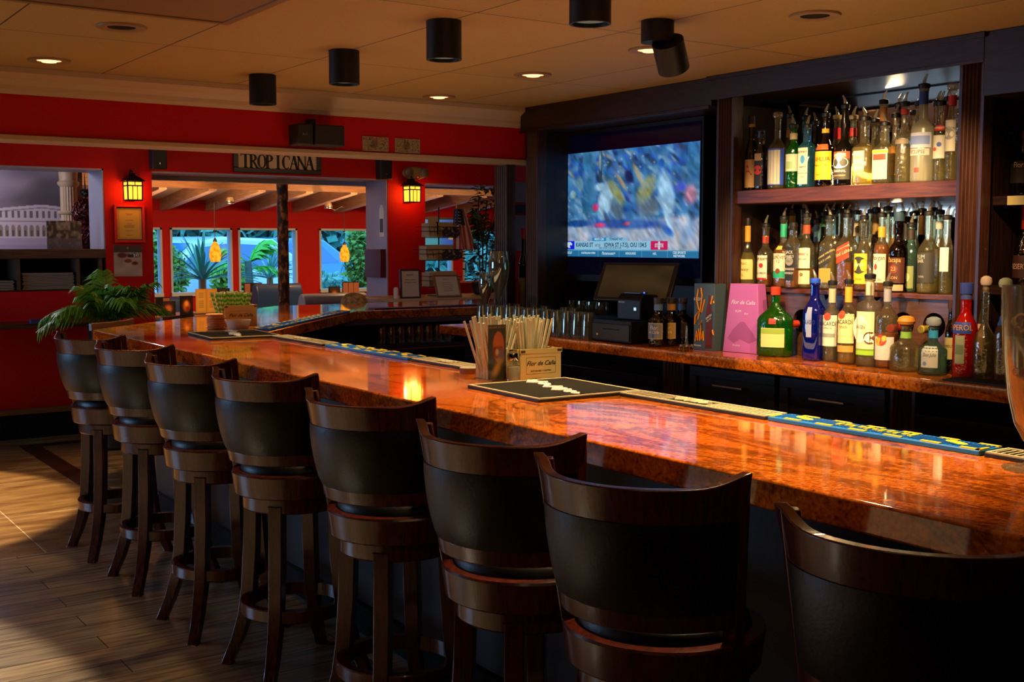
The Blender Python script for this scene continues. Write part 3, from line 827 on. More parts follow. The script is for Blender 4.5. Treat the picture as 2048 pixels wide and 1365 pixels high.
def quad_mat(name, corners, label, group, ribs=True, script=True):
    P = [atZ(x, y, BT+0.01) for x, y in corners]; c = sum(P, Vector())/4
    e = (P[1]-P[0]+P[2]-P[3])/2; f = (P[3]-P[0]+P[2]-P[1])/2
    W, D = e.length, f.length; rz = math.atan2(e.y, e.x)
    t = thing(name, label, 'bar mat', (c.x, c.y, BT), rz, group)
    MB().box((-W/2, -D/2, 0), (W/2, D/2, 0.010)).build('base', M_rub, t, bev=0.002)
    r = MB(); k = 0.010
    for a, b in (((-W/2+.002, -D/2+.002), (W/2-.002, -D/2+k)), ((-W/2+.002, D/2-k), (W/2-.002, D/2-.002)), ((-W/2+.002, -D/2+k), (-W/2+k, D/2-k)), ((W/2-k, -D/2+k), (W/2-.002, D/2-k))):
        r.box((a[0], a[1], 0.0095), (b[0], b[1], 0.013))
    r.build('rim', M_rubl, t)
    rb = MB(); n = int(W/0.009)
    for i in range(1, n): x = -W/2+k+ (W-2*k)*i/n; rb.box((x-0.0016, -D/2+k+.003, 0.0095), (x+0.0016, D/2-k-.003, 0.0122))
    rb.build('ribs', mat('olive_black_rubber', '#29261a', 0.6), t)
    if script:
        s = MB(); random.seed(5)
        def sq(x0, y0, L, amp, nn):
            s.tube([(x0 + L*i/nn, y0 + amp*sin(i*1.35)*(0.6+0.4*cos(i*2.1)), 0.0128) for i in range(nn+1)], 0.0052, 6)
        sq(-W*0.44, D*0.06, W*0.34, D*0.07, 13); sq(-W*0.12, D*0.0, W*0.30, D*0.07, 12); sq(W*0.06, -D*0.05, W*0.36, D*0.07, 14); sq(-W*0.42, D*0.10, W*0.16, D*0.05, 7)
        s.build('white_script', M_wht, t)
    return t
quad_mat('bar_mat', [(937, 770), (1080, 802), (1278, 780), (1129, 757)], 'large ribbed black bar mat with cream rim and white script by the straw box', None)
quad_mat('bar_mat', [(370, 666), (428, 677), (555, 671), (516, 660)], 'ribbed black bar mat with cream rim in front of the coaster stack', None)

RX0, RX1 = 2.392, 2.486
def rail_y(px): # world Y on the rail line for a pixel column
    d = ray(px, 700); return 2.44*d.y/d.x
def rail_mat(name, y0, y1, label, colour, group, x0=RX0, x1=RX1, loc=None, rz=0):
    L = y1-y0; W = x1-x0
    t = thing(name, label, 'bar mat', loc or ((x0+x1)/2, (y0+y1)/2, BT), rz, group)
    if colour == 'blue':
        MB().box((-W/2, -L/2, 0), (W/2, L/2, 0.012)).build('base', M_blue, t, bev=0.002)
        rb = MB(); n = int(L/0.012)
        for i in range(1, n):
            y = -L/2+L*i/n; rb.box((-W/2+0.016, y-0.002, 0.0115), (W/2-0.016, y+0.002, 0.0142))
        rb.build('ribs', M_blue, t)
        nn = max(4, int(L/0.10))
        for i in range(nn):
            a = -L/2 + L*i/nn; b = a+L/nn*0.5
            for s in (-1, 1):
                q = (W/2-0.010)*s; MB().box((q-0.006, a+.001, 0.0115), (q+0.006, b, 0.0148)).build('yellow_dash', M_yel, t)
        for s in (-1, 1): MB().box((-W/2+0.004, s*(L/2-0.008)-0.005, 0.0115), (0.0, s*(L/2-0.008)+0.005, 0.0148)).build('yellow_dash', M_yel, t)
        s_ = MB()
        for c in (-0.36, 0.36):
            e_ = MB()
            for k in range(3): e_.ball((0.0+0.006*(k-1), L*c+(k-1)*0.016, 0.0145), (0.011, 0.018, 0.003), 10, 6)
            e_.build('yellow_emblem', M_yel, t)
        for k in range(11):
            y = -L*0.17 + L*0.34*k/10
            s_.box((-0.014+0.008*(k % 2), y-0.007, 0.0118), (0.016-0.006*(k % 3), y+0.007, 0.0165))
        s_.build('yellow_wordmark', M_yel, t)
    else:
        MB().box((-W/2, -L/2, 0), (W/2, L/2, 0.010)).build('base', M_rub, t, bev=0.002)
        r = MB()
        for s in (-1, 1): r.box((s*(W/2-0.006)-0.004, -L/2+.002, 0.0095), (s*(W/2-0.006)+0.004, L/2-.002, 0.013))
        for s in (-1, 1): r.box((-W/2+.01, s*(L/2-0.006)-0.004, 0.0095), (W/2-.01, s*(L/2-0.006)+0.004, 0.013))
        n = int(L/0.016); skip = (0.42, 0.66)
        for i in range(1, n):
            if skip[0] < i/n < skip[1]: continue
            y = -L/2+L*i/n; r.box((-W/2+0.018, y-0.0025, 0.0095), (W/2-0.018, y+0.0025, 0.0125))
        r.tube([(0.012*sin(i*1.7), -L/2+L*(skip[0]+(skip[1]-skip[0])*i/16), 0.0125) for i in range(17)], 0.008, 6)
        r.build('cream_pattern', M_rubl, t)
    return t
yb = lambda px: rail_y(px)
rail_mat('rail_mat', yb(2230), yb(2000), 'black and cream rail mat at the right edge beyond the long blue one', 'black', 'black rail mats')
rail_mat('rail_mat', yb(1990), yb(1562), 'long blue and yellow rail mat near the beer glass', 'blue', None)
rail_mat('rail_mat', yb(1556), yb(1262), 'black and cream rail mat between the large bar mat and blue rail mat', 'black', 'black rail mats')
rail_mat('rail_mat', yb(960), yb(842), 'black and cream rail mat left of the straw boxes', 'black', 'black rail mats')
rail_mat('rail_mat', yb(835), yb(668), 'blue and yellow rail mat along the middle of the long bar', 'blue', None)
rail_mat('rail_mat', yb(662), yb(560), 'black and cream rail mat reaching the inner bar corner', 'black', 'black rail mats')
pa, pb = atZ(535, 653, BT), atZ(690, 623, BT); dv = (pb-pa); Ld = dv.length; nn_ = Vector((-dv.y, dv.x, 0)).normalized()
mid = (Vector((2.48, 5.95, 0))+Vector((3.86, 7.50, 0)))/2; dd = Vector((1.38, 1.55, 0)).normalized(); nn_ = Vector((-dd.y, dd.x, 0))
c_ = mid + nn_*0.065 + dd*0.0
rail_mat('rail_mat', -0.86, 0.86, 'blue and yellow rail mat on the slanting far corner of the bar', 'blue', None, -0.05, 0.05, (c_.x, c_.y, BT), math.atan2(dd.y, dd.x)-pi/2)
o = MB().box((-0.55, -0.05, 0), (0.55, 0.05, 0.012)).build('rail_mat', mat('navy_rubber', '#1b1c3c', 0.5), loc=(4.55, 7.565, BT))
tag(o, 'thin navy rail mat on the far run of the bar below the framed notices', 'bar mat')

# straws
def straw_mesh(col1, col2, L, bend=False):
    mb = MB(); mb.k = 0
    n = 14
    if col1 == 1:
        mb.tube([(0, 0, L*i/4) for i in range(5)], 0.0044, 8); mb.m = [1 if (i % 8) in (0, 1, 5) else 0 for i in range(len(mb.f))]; return mb
    for i in range(n):
        mb.k = i % 2
        mb.tube([(0, 0, L*i/n), (0, 0, L*(i+1)/n)], 0.0044, 7, cap=(i in (0, n-1)))
    return mb
def bundle(base, rz_, nx, ny, sx, sy, L, spread, mats, label, group, seed, jit=0.02):
    random.seed(seed); first = None
    for i in range(nx):
        for j in range(ny):
            u = (i/(nx-1)-0.5) if nx > 1 else 0; v = (j/(ny-1)-0.5) if ny > 1 else 0
            if first is None:
                o = straw_mesh(1 if 'wrapped' in label else 0, 0, L).build('straw', mats, smooth=True); tag(o, label, 'straw', group); first = o
            else:
                o = first.copy(); COL.objects.link(o)
            p = Vector((u*sx, v*sy, 0)); p.rotate(Matrix.Rotation(rz_, 3, 'Z'))
            o.location = Vector(base)+p+Vector((0, 0, random.uniform(-0.0, jit)))
            tx = u*spread + random.uniform(-0.04, 0.04); ty = v*spread*0.6+random.uniform(-0.04, 0.04)
            q = Vector((tx, ty, 1)); q.rotate(Matrix.Rotation(rz_, 3, 'Z'))
            o.rotation_euler = q.to_track_quat('Z', 'Y').to_euler()
M_st1 = mat('straw_white', '#e0d6ae', 0.5); M_st2 = mat('straw_grey_green', '#b8c4ac', 0.5)
M_gs1 = mat('straw_green', '#4cab12', 0.5); M_gs2 = mat('straw_pale_green', '#cfd98a', 0.5)

def caddy(loc, rz, W, D, H, label, rivet=True, word=True):
    t = thing('straw_caddy', label, 'caddy', loc, rz)
    mb = MB(); w = 0.004
    mb.box((-W/2, 0, 0), (W/2, w, H)).box((-W/2, D-w, 0), (W/2, D, H)).box((-W/2, w, 0), (-W/2+w, D-w, H)).box((W/2-w, w, 0), (W/2, D-w, H))
    mb.box((-W/2+w, w, 0), (W/2-w, D-w, w)); mb.box((-0.002, w, w), (0.002, D-w, H*0.9))
    mb.build('box', M_tan, t, bev=0.0015)
    lip = MB(); lip.box((-W/2-0.003, -0.003, H*0.86), (W/2+0.003, 0, H+0.002)); lip.build('lip', M_tan, t, bev=0.001)
    rv = MB()
    for s in (-1, 1):
        rv.box((s*W/2-0.018*(s > 0), -0.0045, H*0.90), (s*W/2+0.018*(s < 0), -0.003, H*0.97))
    rv.build('corner_bracket', mat('antique_brass', '#4a3c22', 0.35, 0.9), t)
    if word:
        text('Flor de Caña', H*0.22, M_ink, t, T(0, -0.0006, H*0.52), ex=0.0003, shear=0.35, bold=0.0003)
        text('SUSTAINABLY CRAFTED', H*0.075, M_ink, t, T(0, -0.0006, H*0.27), ex=0.0003)
        fr = MB()
        for a, b in (((-W*.36, .18*H), (W*.36, .185*H)), ((-W*.36, .72*H), (W*.36, .725*H)), ((-W*.36, .18*H), (-W*.357, .72*H)), ((W*.357, .18*H), (W*.36, .72*H))):
            fr.box((a[0], -0.0008, a[1]), (b[0], -0.0001, b[1]))
        fr.build('printed_frame', M_ink, t)
    return t
p, rz, W = front((1041, 761), (1122, 755), BT); k = mpp(p); H = 60*k
caddy(p, rz, W, 0.13, H, 'cream square straw caddy with black script logo, right of the salt shaker')
ax = Vector((cos(rz), sin(rz), 0)); ay = Vector((-sin(rz), cos(rz), 0))
bundle(p+ax*(-0.022)+ay*0.065+Vector((0, 0, 0.008)), rz, 9, 5, 0.070, 0.075, 0.20, 0.42, [M_st1, M_st2], 'wrapped pale drinking straw standing in the cream caddy with the logo', 'wrapped straws in the right caddy', 3)
# cocktail picks in the same caddy
random.seed(9)
first = None
for i in range(12):
    for j in range(3):
        q = p + ax*(0.022+0.042*i/11) + ay*(0.03+0.035*j) + Vector((0, 0, 0.006))
        if first is None:
            first = MB().tube([(0, 0, 0), (0, 0, 0.098)], 0.0011, 5).ball((0, 0, 0.099), 0.0022, 6, 4).build('stirrer', mat('dark_stirrer', '#2a2a1c', 0.4)); o = first
            tag(o, 'thin dark cocktail stirrer standing in the cream caddy beside the straws', 'stirrer', 'stirrers in the right caddy')
        else: o = first.copy(); COL.objects.link(o)
        o.location = q + Vector((0, 0, random.uniform(0, 0.006))); o.rotation_euler = (random.uniform(-.06, .06), random.uniform(-.06, .06), 0)
p2 = p + ax*(-0.140) + ay*0.035
caddy(p2, rz, 0.085, 0.12, H*1.02, 'second cream straw caddy, half hidden behind the upright menu card', word=False)
bundle(p2+ax*(-0.012)+ay*0.05+Vector((0, 0, 0.008)), rz, 6, 5, 0.050, 0.08, 0.205, 0.5, [M_st1, M_st2], 'wrapped pale drinking straw leaning in the caddy behind the menu card', 'wrapped straws in the left caddy', 4)
# upright menu card in a clear stand
p, rzc, W = front((976, 763), (1015, 767), BT); k = mpp(p)
W = 44*k; Hc = 116*k
t = thing('menu_card', 'upright cocktail menu card in a clear stand beside the salt shaker', 'menu card', (p.x, p.y, BT), rz)
def cardf(u, v):
    im = flat('3a3420', u)+0.05*(vnoise(u*9, v*20, 3)[..., None]-.5)
    im = blob(im, u, v, 0.58, 0.60, 0.34, 0.30, 'd8641c', 0, 0.12); im = rect(im, u, v, 0.3, 0.38, 0.86, 0.6, '7c3410', 0.6)
    im = blob(im, u, v, 0.35, 0.52, 0.16, 0.10, '8c2008', 0, .5); im = blob(im, u, v, 0.75, 0.42, 0.22, 0.16, '8a6a78', 0, .3)
    im = blob(im, u, v, 0.5, 0.5, 0.12, 0.07, 'd8a888', 0, .3); im = blob(im, u, v, 0.5, 0.2, 0.45, 0.16, 'c88a28', 0.4, .7)
    return im
picture('card', W*0.94, Hc*0.94, 30, 70, cardf, picmat('printed_card', 0.35), t, T(0, 0.004, Hc*0.52))
text('HIGHER PROOF', W*0.13, mat('gold_ink', '#a89458', 0.5), t, T(0, 0.0032, Hc*0.945), ex=0.0002)
MB().box((-W/2, -0.001, 0.006), (W/2, 0.001, Hc)).box((-W/2, 0.006, 0.006), (W/2, 0.008, Hc)).box((-W/2-0.012, -0.045, 0), (W/2+0.012, 0.05, 0.006)).build('stand', M_plas, t)
# salt shaker
p = atZ(1027, 766, BT); k = mpp(p)
t = thing('salt_shaker', 'glass salt shaker with a chrome cap between menu card and straw caddy', 'salt shaker', (p.x+0.01, p.y+0.016, BT))
r = 14.5*k; h = 62*k
MB().lathe([(r*.9, 0), (r, .003), (r, h*.55), (r*.85, h*.64), (r*.72, h*.68), (r*.72, h*.74)], 20).build('glass_body', M_clear2, t)
MB().lathe([(r*.85, .004), (r*.88, .006), (r*.88, h*.50), (r*.1, h*.52)], 20).build('salt', mat('salt', '#d8cdb8', 0.9), t)
MB().lathe([(r*.80, h*.71), (r*.82, h*.74), (r*.82, h*.86), (r*.74, h*.95), (r*.4, h), (0.001, h*1.01)], 24).build('cap', M_chrome, t)
# round tin of mints left of the caddies
p = atZ(945, 748, BT); k = mpp(p)
t = thing('coaster_stack', 'small round wooden-sided coaster stack with a pale printed top left of the straws', 'coaster stack', (p.x, p.y+0.02, BT))
MB().lathe([(20*k, 0), (20*k, 0.020)], 28).build('stack', mat('cork_side', '#8a4a1c', 0.6), t)
MB().lathe([(20*k, 0.0202), (20*k, 0.0225)], 28).build('printed_top', mat('coaster_print', '#b4b49a', 0.5, var=0.5, scale=60), t)

# left cluster near the inner corner
p, rzl, W = front((458, 656), (524, 652), BT); k = mpp(p); H = 42*k; p = p + Vector((0, 0.07, 0))
caddy(Vector((p.x, p.y, BT)), rz-0.05, 66*k, 0.14, H, 'cream straw caddy of bright green straws behind the white bowl')
ax2 = Vector((cos(rz-.05), sin(rz-.05), 0)); ay2 = Vector((-sin(rz-.05), cos(rz-.05), 0))
bundle(Vector((p.x, p.y, BT))+ax2*(-0.035)+ay2*0.07+Vector((0, 0, 0.008)), rz, 18, 5, 0.125, 0.09, 0.185, 0.42, [M_gs1, M_gs2], 'green and cream striped straw standing in the far caddy', 'striped green straws in the far caddy', 6, 0.012)
bp_ = atZ(483, 662, BT); k = mpp(bp_); r = 25*k
t = thing('plastic_bowl', 'small translucent white plastic bowl on the bar in front of the green straws', 'bowl', (bp_.x, bp_.y+0.05, BT))
MB().lathe([(r*.72, 0), (r*.78, .004), (r*.95, 16*k), (r*.96, 17*k), (r, 17.5*k), (r*1.02, 21*k), (r*.98, 21*k), (r*.92, 17*k), (r*.75, .006), (0.002, .005)], 32).build('bowl', mat('translucent_white_plastic', '#c9b49a', 0.4), t)
cp = atZ(438, 660, BT); k = mpp(cp); random.seed(2); first = None
for i in range(11):
    if first is None:
        first = MB().lathe([(0.047, 0), (0.050, .0012), (0.050, .0050), (0.046, .0072)], 30).build('coaster', mat('cork', '#d8944a', 0.7, var=0.3, scale=90)); o = first
        tag(o, 'round cork coaster in the tall stack beside the white bowl', 'coaster', 'coasters in the stack')
    else: o = first.copy(); COL.objects.link(o)
    o.location = (cp.x+random.uniform(-.009, .009)+0.0, cp.y+0.05+random.uniform(-.009, .009), BT+i*0.0081)
    if i == 10: o['label'] = 'round cork coaster lying on top of the tall stack beside the bowl'; del o['group']
# menus in a holder, lit orange, and small picture card beside them
p = atZ(418, 630, BT); k = mpp(p)
t = thing('menu_holder', 'wooden menu holder of yellow lit menus left of the green straws', 'menu holder', (p.x, p.y+0.04, BT), rz)
mw = 22*k; mh = 48*k
for s in (-1, 1):
    o = picture('menu', mw*0.98, mh, 10, 24, lambda u, v: rect(flat('d89a34', u), u, v, .12, .1, .88, .92, 'e0a840', 1.0)*(1-0.25*((v*12 % 1 < .35) & (u > .2) & (u < .8) & (v > .2) & (v < .85)))[..., None], picmat('printed_menu', 0.6), t, T(s*mw/2, 0.0, mh/2+0.01))
MB().box((-mw-0.01, -0.03, 0), (mw+0.01, 0.04, 0.014)).box((-mw, 0.002, 0.014), (mw, 0.007, mh+0.012)).build('base', M_goldw, t, bev=0.002)
p = atZ(373, 624, BT-0.2); 
t = thing('picture_card', 'small dark table card with a glowing orange drink photo', 'table card', (atZ(373, 632, BT).x, atZ(373, 632, BT).y, BT), 0.0)
def pc(u, v):
    im = flat('1c0f08', u); im = blob(im, u, v, .5, .5, .42, .42, 'c85a14', 0, .5); im = blob(im, u, v, .5, .62, .2, .2, 'f0a040', 0, .5); return blob(im, u, v, .6, .35, .18, .14, '8a2a0a', 0, .4)
k = mpp(t.location)
picture('photo', 24*k, 36*k, 16, 22, pc, picmat('printed_card', 0.35), t, T(0, -0.006, 20*k))
MB().box((-13*k, -0.005, 0.0), (13*k, 0.005, 40*k)).build('frame', M_black, t)

# large beer goblet at the right edge
p = atZ(2064, 940, BT)
t = thing('beer_goblet', 'huge clear stemmed beer glass topped with wine corks at the right edge of bar', 'glass', (p.x, p.y, BT))
k = mpp(p); zr = 368*k
gp = [(0.060, 0), (0.062, .004), (0.02, .012), (0.010, .022), (0.010, .050), (0.020, .062), (0.040, .10), (0.055, .16), (0.066, .24), (0.071, .32), (0.0735, zr-.0), (0.0705, zr), (0.068, .32), (0.063, .24), (0.052, .165), (0.036, .105), (0.012, .072)]
MB().lathe(gp, 48).build('glass_bowl', M_clear2, t, ang=60)
text('CAFE CUBANO', 0.024, mat('brown_print', '#6a3010', 0.5), t, r=0.062, z=0.215, x=-0.03, off=0.003, name='brown_print')
text('Latte', 0.034, mat('brown_print', '#6a3010', 0.5), t, r=0.060, z=0.17, x=-0.03, off=0.003, name='brown_print')
MB().lathe([(0.002, 0.075), (0.030, 0.10), (0.047, 0.165), (0.058, 0.24), (0.062, 0.285), (0.002, 0.29)], 32).build('milky_filling', glass('milky_filling', '#e8d8b8', 0.02, 0.2, milky=0.55, mcol='#e0cca4'), t)
random.seed(8); ck = None
for i in range(15):
    a_ = i*2.4; rr = 0.043*sqrt(((i*7) % 15+.5)/15); z = 0.302+0.012*(i//6)
    if ck is None:
        ck = MB().lathe([(0.010, -0.018), (0.0112, -0.016), (0.0112, 0.016), (0.010, 0.018)], 16).build('wine_cork', mat('cork_light', '#b48a50', .7, var=.35, scale=80)); tag(ck, 'used wine cork lying in the top of the huge beer glass', 'cork', 'corks in the huge beer glass'); o = ck
    else: o = ck.copy(); COL.objects.link(o)
    o.location = (p.x+rr*cos(a_), p.y+rr*sin(a_), BT+z); o.rotation_euler = (random.uniform(.9, 1.6), random.uniform(-.3, .3), random.uniform(0, 6))

# ------------------------------------------------------------------ bottles
G = dict(redgl=glass('bottle_glass_red', '#f02814', 0.06, 0.04, milky=0.35, mcol='#f01c08', ripple=.4),
         clear=glass('bottle_glass_clear', '#ecebd8', 0.06, 0.10, milky=0.05, mcol='#f4e4b0', ripple=0.4, refr=1.14),
         green=glass('bottle_glass_green', '#4cc82c', 0.07, 0.10, milky=0.16, mcol='#22a010', ripple=.4, refr=1.12),
         dkgreen=glass('bottle_glass_dark_green', '#1c3a18', 0.07, 0.05, milky=0.1, mcol='#0c2a0a'),
         blue=glass('bottle_glass_blue', '#2850d8', 0.07, 0.04, milky=0.25, mcol='#1530c8'),
         pblue=glass('bottle_glass_pale_blue', '#6ab8d8', 0.07, 0.04, milky=0.18, mcol='#4aa0c8'),
         brown=glass('bottle_glass_brown', '#3a1606', 0.08, 0.05, milky=0.2, mcol='#240c04', ripple=.4),
         black=mat('bottle_glass_black', '#0a0705', 0.08, spec=0.7),
         frost=glass('bottle_glass_frosted', '#c8c4ae', 0.05, 0.3, milky=0.55, mcol='#c4beA2'),
         aqua=glass('bottle_glass_aqua', '#a8d8cc', 0.07, 0.04, milky=0.10, mcol='#9ad0c4', ripple=.4, refr=1.14))
Lq = dict(amber=glass('liquor_amber', '#e8821c', 0.03, 0.05, milky=0.6, mcol='#ec7c10'),
          dark=glass('liquor_dark_rum', '#5a1e06', 0.03, 0.05, milky=0.5, mcol='#6a2206'),
          gold=glass('liquor_gold', '#e0b040', 0.03, 0.05, milky=0.5, mcol='#ecb030'),
          pale=glass('liquor_pale', '#ecdc90', 0.03, 0.05, milky=0.35, mcol='#f0d878'),
          water=glass('liquor_clear', '#f0ecd0', 0.04, 0.05, milky=0.10, mcol='#f4e6b0'),
          red=glass('liquor_red', '#e01c0c', 0.03, 0.05, milky=0.75, mcol='#ec1806'),
          green=glass('liquor_green', '#3ca01e', 0.03, 0.05, milky=0.3, mcol='#2c9010'),
          blue=glass('liquor_blue', '#1c3ce0', 0.03, 0.05, milky=0.5, mcol='#1030d8'))
M_spout = glass('clear_spout', '#e0d8c8', 0.12, 0.06, milky=0.35, mcol='#c8b8a0')
def ink(c): return mat('label_'+c, '#'+c, 0.6)
_bc = {}
def bottle(name, label, loc, rz, H, r, glassk='clear', liq=None, fill=0.5, n=2.0, sy=1.0, hs=0.55, hn=0.75, rn=None, bulge=0.0,
           cap=('pourer', '0d0c0b'), labels=(), neck=None, group=None, squat=False, texts=(), flare=0.0):
    """hs/hn: shoulder start / neck start as fractions of the glass height H (cap excluded)"""
    t = thing(name, label, 'bottle', loc, rz, group)
    rn = rn or 0.0145
    prof = [(r*0.86, 0.0), (r*0.97, 0.003), (r*(1.0-flare), 0.010), (r*(1+bulge), H*hs*0.5), (r, H*hs)]
    m = 7
    for i in range(1, m+1):
        q = i/m; k = (1-cos(pi*q))/2
        prof.append((r+(rn-r)*(k*0.85+0.15*q), H*(hs+(hn-hs)*q)))
    prof += [(rn, H*(hn*0.4+0.6)), (rn*0.98, H*0.955), (rn*1.16, H*0.957), (rn*1.16, H*0.985), (rn*0.95, H)]
    seg = 24 if n <= 2.01 else 32
    MB().lathe(prof, seg, n, sy).build('glass_body', G[glassk], t, ang=50)
    def rad(z):
        for (a, b), (c, d) in zip(prof, prof[1:]):
            if b <= z <= d: return a+(c-a)*((z-b)/(d-b) if d > b else 0)
        return rn
    if liq:
        zt = H*fill; lp = [(r*0.80, 0.006), (r*0.92-.001, 0.009)]
        zz = 0.012
        while zz < zt: lp.append((max(0.003, rad(zz)-0.003), zz)); zz += H*0.05
        lp.append((max(0.003, rad(zt)-0.003), zt))
        MB().lathe(lp, seg, n, sy).build('liquid', Lq[liq], t, ang=50)
    for L in labels:   # (z0, z1, halfangle or halfwidth fraction, colour, [texts])
        z0, z1, w, c = L[:4]; z0 *= H; z1 *= H; off = 0.0009; sl = 0.0
        if '/' in c: c, sl = c.split('/'); sl = float(sl)
        def fn(u, v, z0=z0, z1=z1, w=w, sl=sl):
            z = z0+(z1-z0)*v+sl*(u-.5)*2*w*r; rr = rad(z)
            if n <= 2.01:
                a = (u-0.5)*2*w; return (rr*sin(a)+off*sin(a), -(rr+off)*cos(a)*sy - (off if sy < 1 else 0), z)
            a = (u-0.5)*2*min(w, 1.0)*0.88; return (a*rr, -(rr*sy*(1-abs(a)**n)**(1/n)+off), z)
        mb = MB(); mb.grid(fn, 14, 6 if rad(z0) != rad(z1) else 1)
        lo = mb.build('label', ink(c), t, ang=80)
        for tx in (L[4] if len(L) > 4 else ()):   # (string, size/H, zfrac, colour, wx, xoff/r)
            s, sz, zf, tc = tx[:4]; zc = z0+(z1-z0)*zf; rr = rad(zc)
            if tc == 'rect':   # a coloured printed band: (_, height/H, zf, 'rect', colour, w)
                hh = sz*H/2; cc, ww = tx[4], tx[5]
                def f2(u, v, zc=zc, hh=hh, ww=ww):
                    z = zc-hh+2*hh*v; q = rad(z); o2 = off*1.8
                    if n <= 2.01: a = (u-0.5)*2*ww; return ((q+o2)*sin(a), -(q+o2)*cos(a)*sy - (o2 if sy < 1 else 0), z)
                    a = (u-0.5)*2*ww*0.88; return (a*q, -(q*sy*(1-abs(a)**n)**(1/n)+o2), z)
                MB().grid(f2, 12, 3).build('printed_band', ink(cc), lo, ang=80)
            elif tc == 'disc':
                cc = tx[4]; xo = tx[5] if len(tx) > 5 else 0; hh = sz*H/2; vs = []
                def pt(a, z):
                    q = rad(z); o2 = off*2.2
                    if n <= 2.01: b = a/q; return ((q+o2)*sin(b), -(q+o2)*cos(b)*sy - (o2 if sy < 1 else 0), z)
                    b = max(-.95, min(.95, a/q)); return (a, -(q*sy*(1-abs(b)**n)**(1/n)+o2), z)
                vs = [pt(xo*rr, zc)] + [pt(xo*rr+hh*cos(2*pi*i/20)*(tx[6] if len(tx) > 6 else 1), zc+hh*sin(2*pi*i/20)) for i in range(20)]
                MB().add(vs, [(0, 1+i, 1+(i+1) % 20) for i in range(20)]).build('emblem', ink(cc), lo)
            else:
                text(s, sz*H, ink(tc), lo, r=rr+0.0006, n=n, sy=sy, z=zc, wx=tx[4] if len(tx) > 4 else 1.0, x=(tx[5]*rr if len(tx) > 5 else 0), shear=tx[6] if len(tx) > 6 else 0, bold=0.0, off=0.0016, sl=sl)
    if neck:
        z0, z1, c = neck; MB().lathe([(rad(z0*H)+.0012, z0*H), (rad((z0+z1)/2*H)+.0012, (z0+z1)/2*H), (rn+.0012 if z1 > .8 else rad(z1*H)+.0012, z1*H)], 20, cap=False).build('neck_foil', ink(c), t)
    ck, cc = cap
    if ck == 'pourer':
        co = MB().lathe([(rn*1.05, H*0.985), (rn*1.32, H*0.987), (rn*1.38, H+0.004), (rn*1.38, H+0.011), (rn*1.2, H+0.014), (rn*0.6, H+0.016)], 20).build('pourer_collar', mat('cap_'+cc, '#'+cc, 0.45), t)
        a = 1 if (int(loc[1]*1000) % 2) else -1
        MB().tube([(0, 0, H+0.014), (0, 0, H+0.024), (0.004*a, 0, H+0.036), (0.012*a, 0, H+0.052)], [0.0085, 0.0075, 0.0055, 0.0038], 10).build('spout', M_spout, co)
    elif ck == 'cap':
        MB().lathe([(rn*1.22, H*0.90), (rn*1.24, H*0.905), (rn*1.24, H+0.004), (rn*1.1, H+0.006)], 20).build('cap', mat('cap_'+cc, '#'+cc, 0.4), t)
    elif ck == 'stopper':
        MB().lathe([(rn*1.1, H*0.99), (rn*1.5, H), (rn*1.6, H+0.012), (rn*1.3, H+0.022), (0.003, H+0.026)], 18).build('stopper', (M_spout if cc == 'glass' else mat('cap_'+cc, '#'+cc, 0.5)), t)
    elif ck == 'cork':
        MB().lathe([(rn*0.9, H*0.93), (rn*0.95, H+0.002), (rn*1.5, H+0.004), (rn*1.75, H+0.016), (rn*1.5, H+0.030), (rn*0.7, H+0.037), (0.002, H+0.038)], 20).build('cork', mat('cap_'+cc, '#'+cc, 0.6), t)
    return t
def sbot(name, label, px, ytop, hw, X, zb, **k):
    """place by photo column/top row on the shelf plane X; the glass height excludes a pourer"""
    p = atX(px, 500, X); y = p.y; top = atX(px, ytop, X).z; c = k.get('cap', ('pourer', ''))[0]
    H = top - zb - {'pourer': 0.052, 'cap': 0.006, 'stopper': 0.026, 'cork': 0.038}.get(c, 0)
    r = hw*mpp((X, y, zb+0.15))*0.98
    return bottle(name, label, (X, y, zb+0.0004), k.pop('rz', radians(-82)), H, r, **k)
UZ = 1.8005
BK = '15120e'; WH = 'e6dfc8'; RD = 'c41c10'; GD = 'c89a34'
U = 4.062
gl = 'upper shelf liquor bottles, front row'
sbot('liqueur_bottle', 'dark liqueur bottle with peach label at the left end of the upper shelf', 1500, 232, 13, U, UZ, glassk='black', hs=.5, hn=.72, cap=('cap', '1a140e'), neck=(.86, .93, 'a8802a'), labels=[(.04, .42, 1.1, 'c89a5c', [('A', .2, .6, RD)])])
sbot('whiskey_bottle', 'small brown bottle with black and red label left of the clear decanter bottle', 1519, 262, 11.5, U-.02, UZ, glassk='brown', liq='dark', n=4, hs=.62, hn=.78, cap=('cap', '26344a'), labels=[(.06, .62, .9, '1c1410', [('', .16, .5, 'disc', 'b0281c'), ('', .12, .9, 'rect', 'b89a5c', .8)])])
sbot('tequila_bottle', 'clear bottle with glass stopper and blue side stripes on the upper shelf', 1551, 224, 18.5, U, UZ, liq='water', fill=.5, hs=.56, hn=.72, cap=('stopper', 'glass'), labels=[(.06, .56, 1.35, '2848b8'), (.07, .54, .9, 'b0a98c')])
sbot('gin_bottle', 'round green gin bottle with pale label between the clear bottle and blue bottle', 1583, 232, 15, U, UZ, glassk='green', liq='green', fill=.6, hs=.62, hn=.78, rn=.016, neck=(.8, .9, 'b8a878'), labels=[(.28, .56, 1.2, 'b8bc98', [('', .12, .35, 'rect', '8aa06a', .5)])])
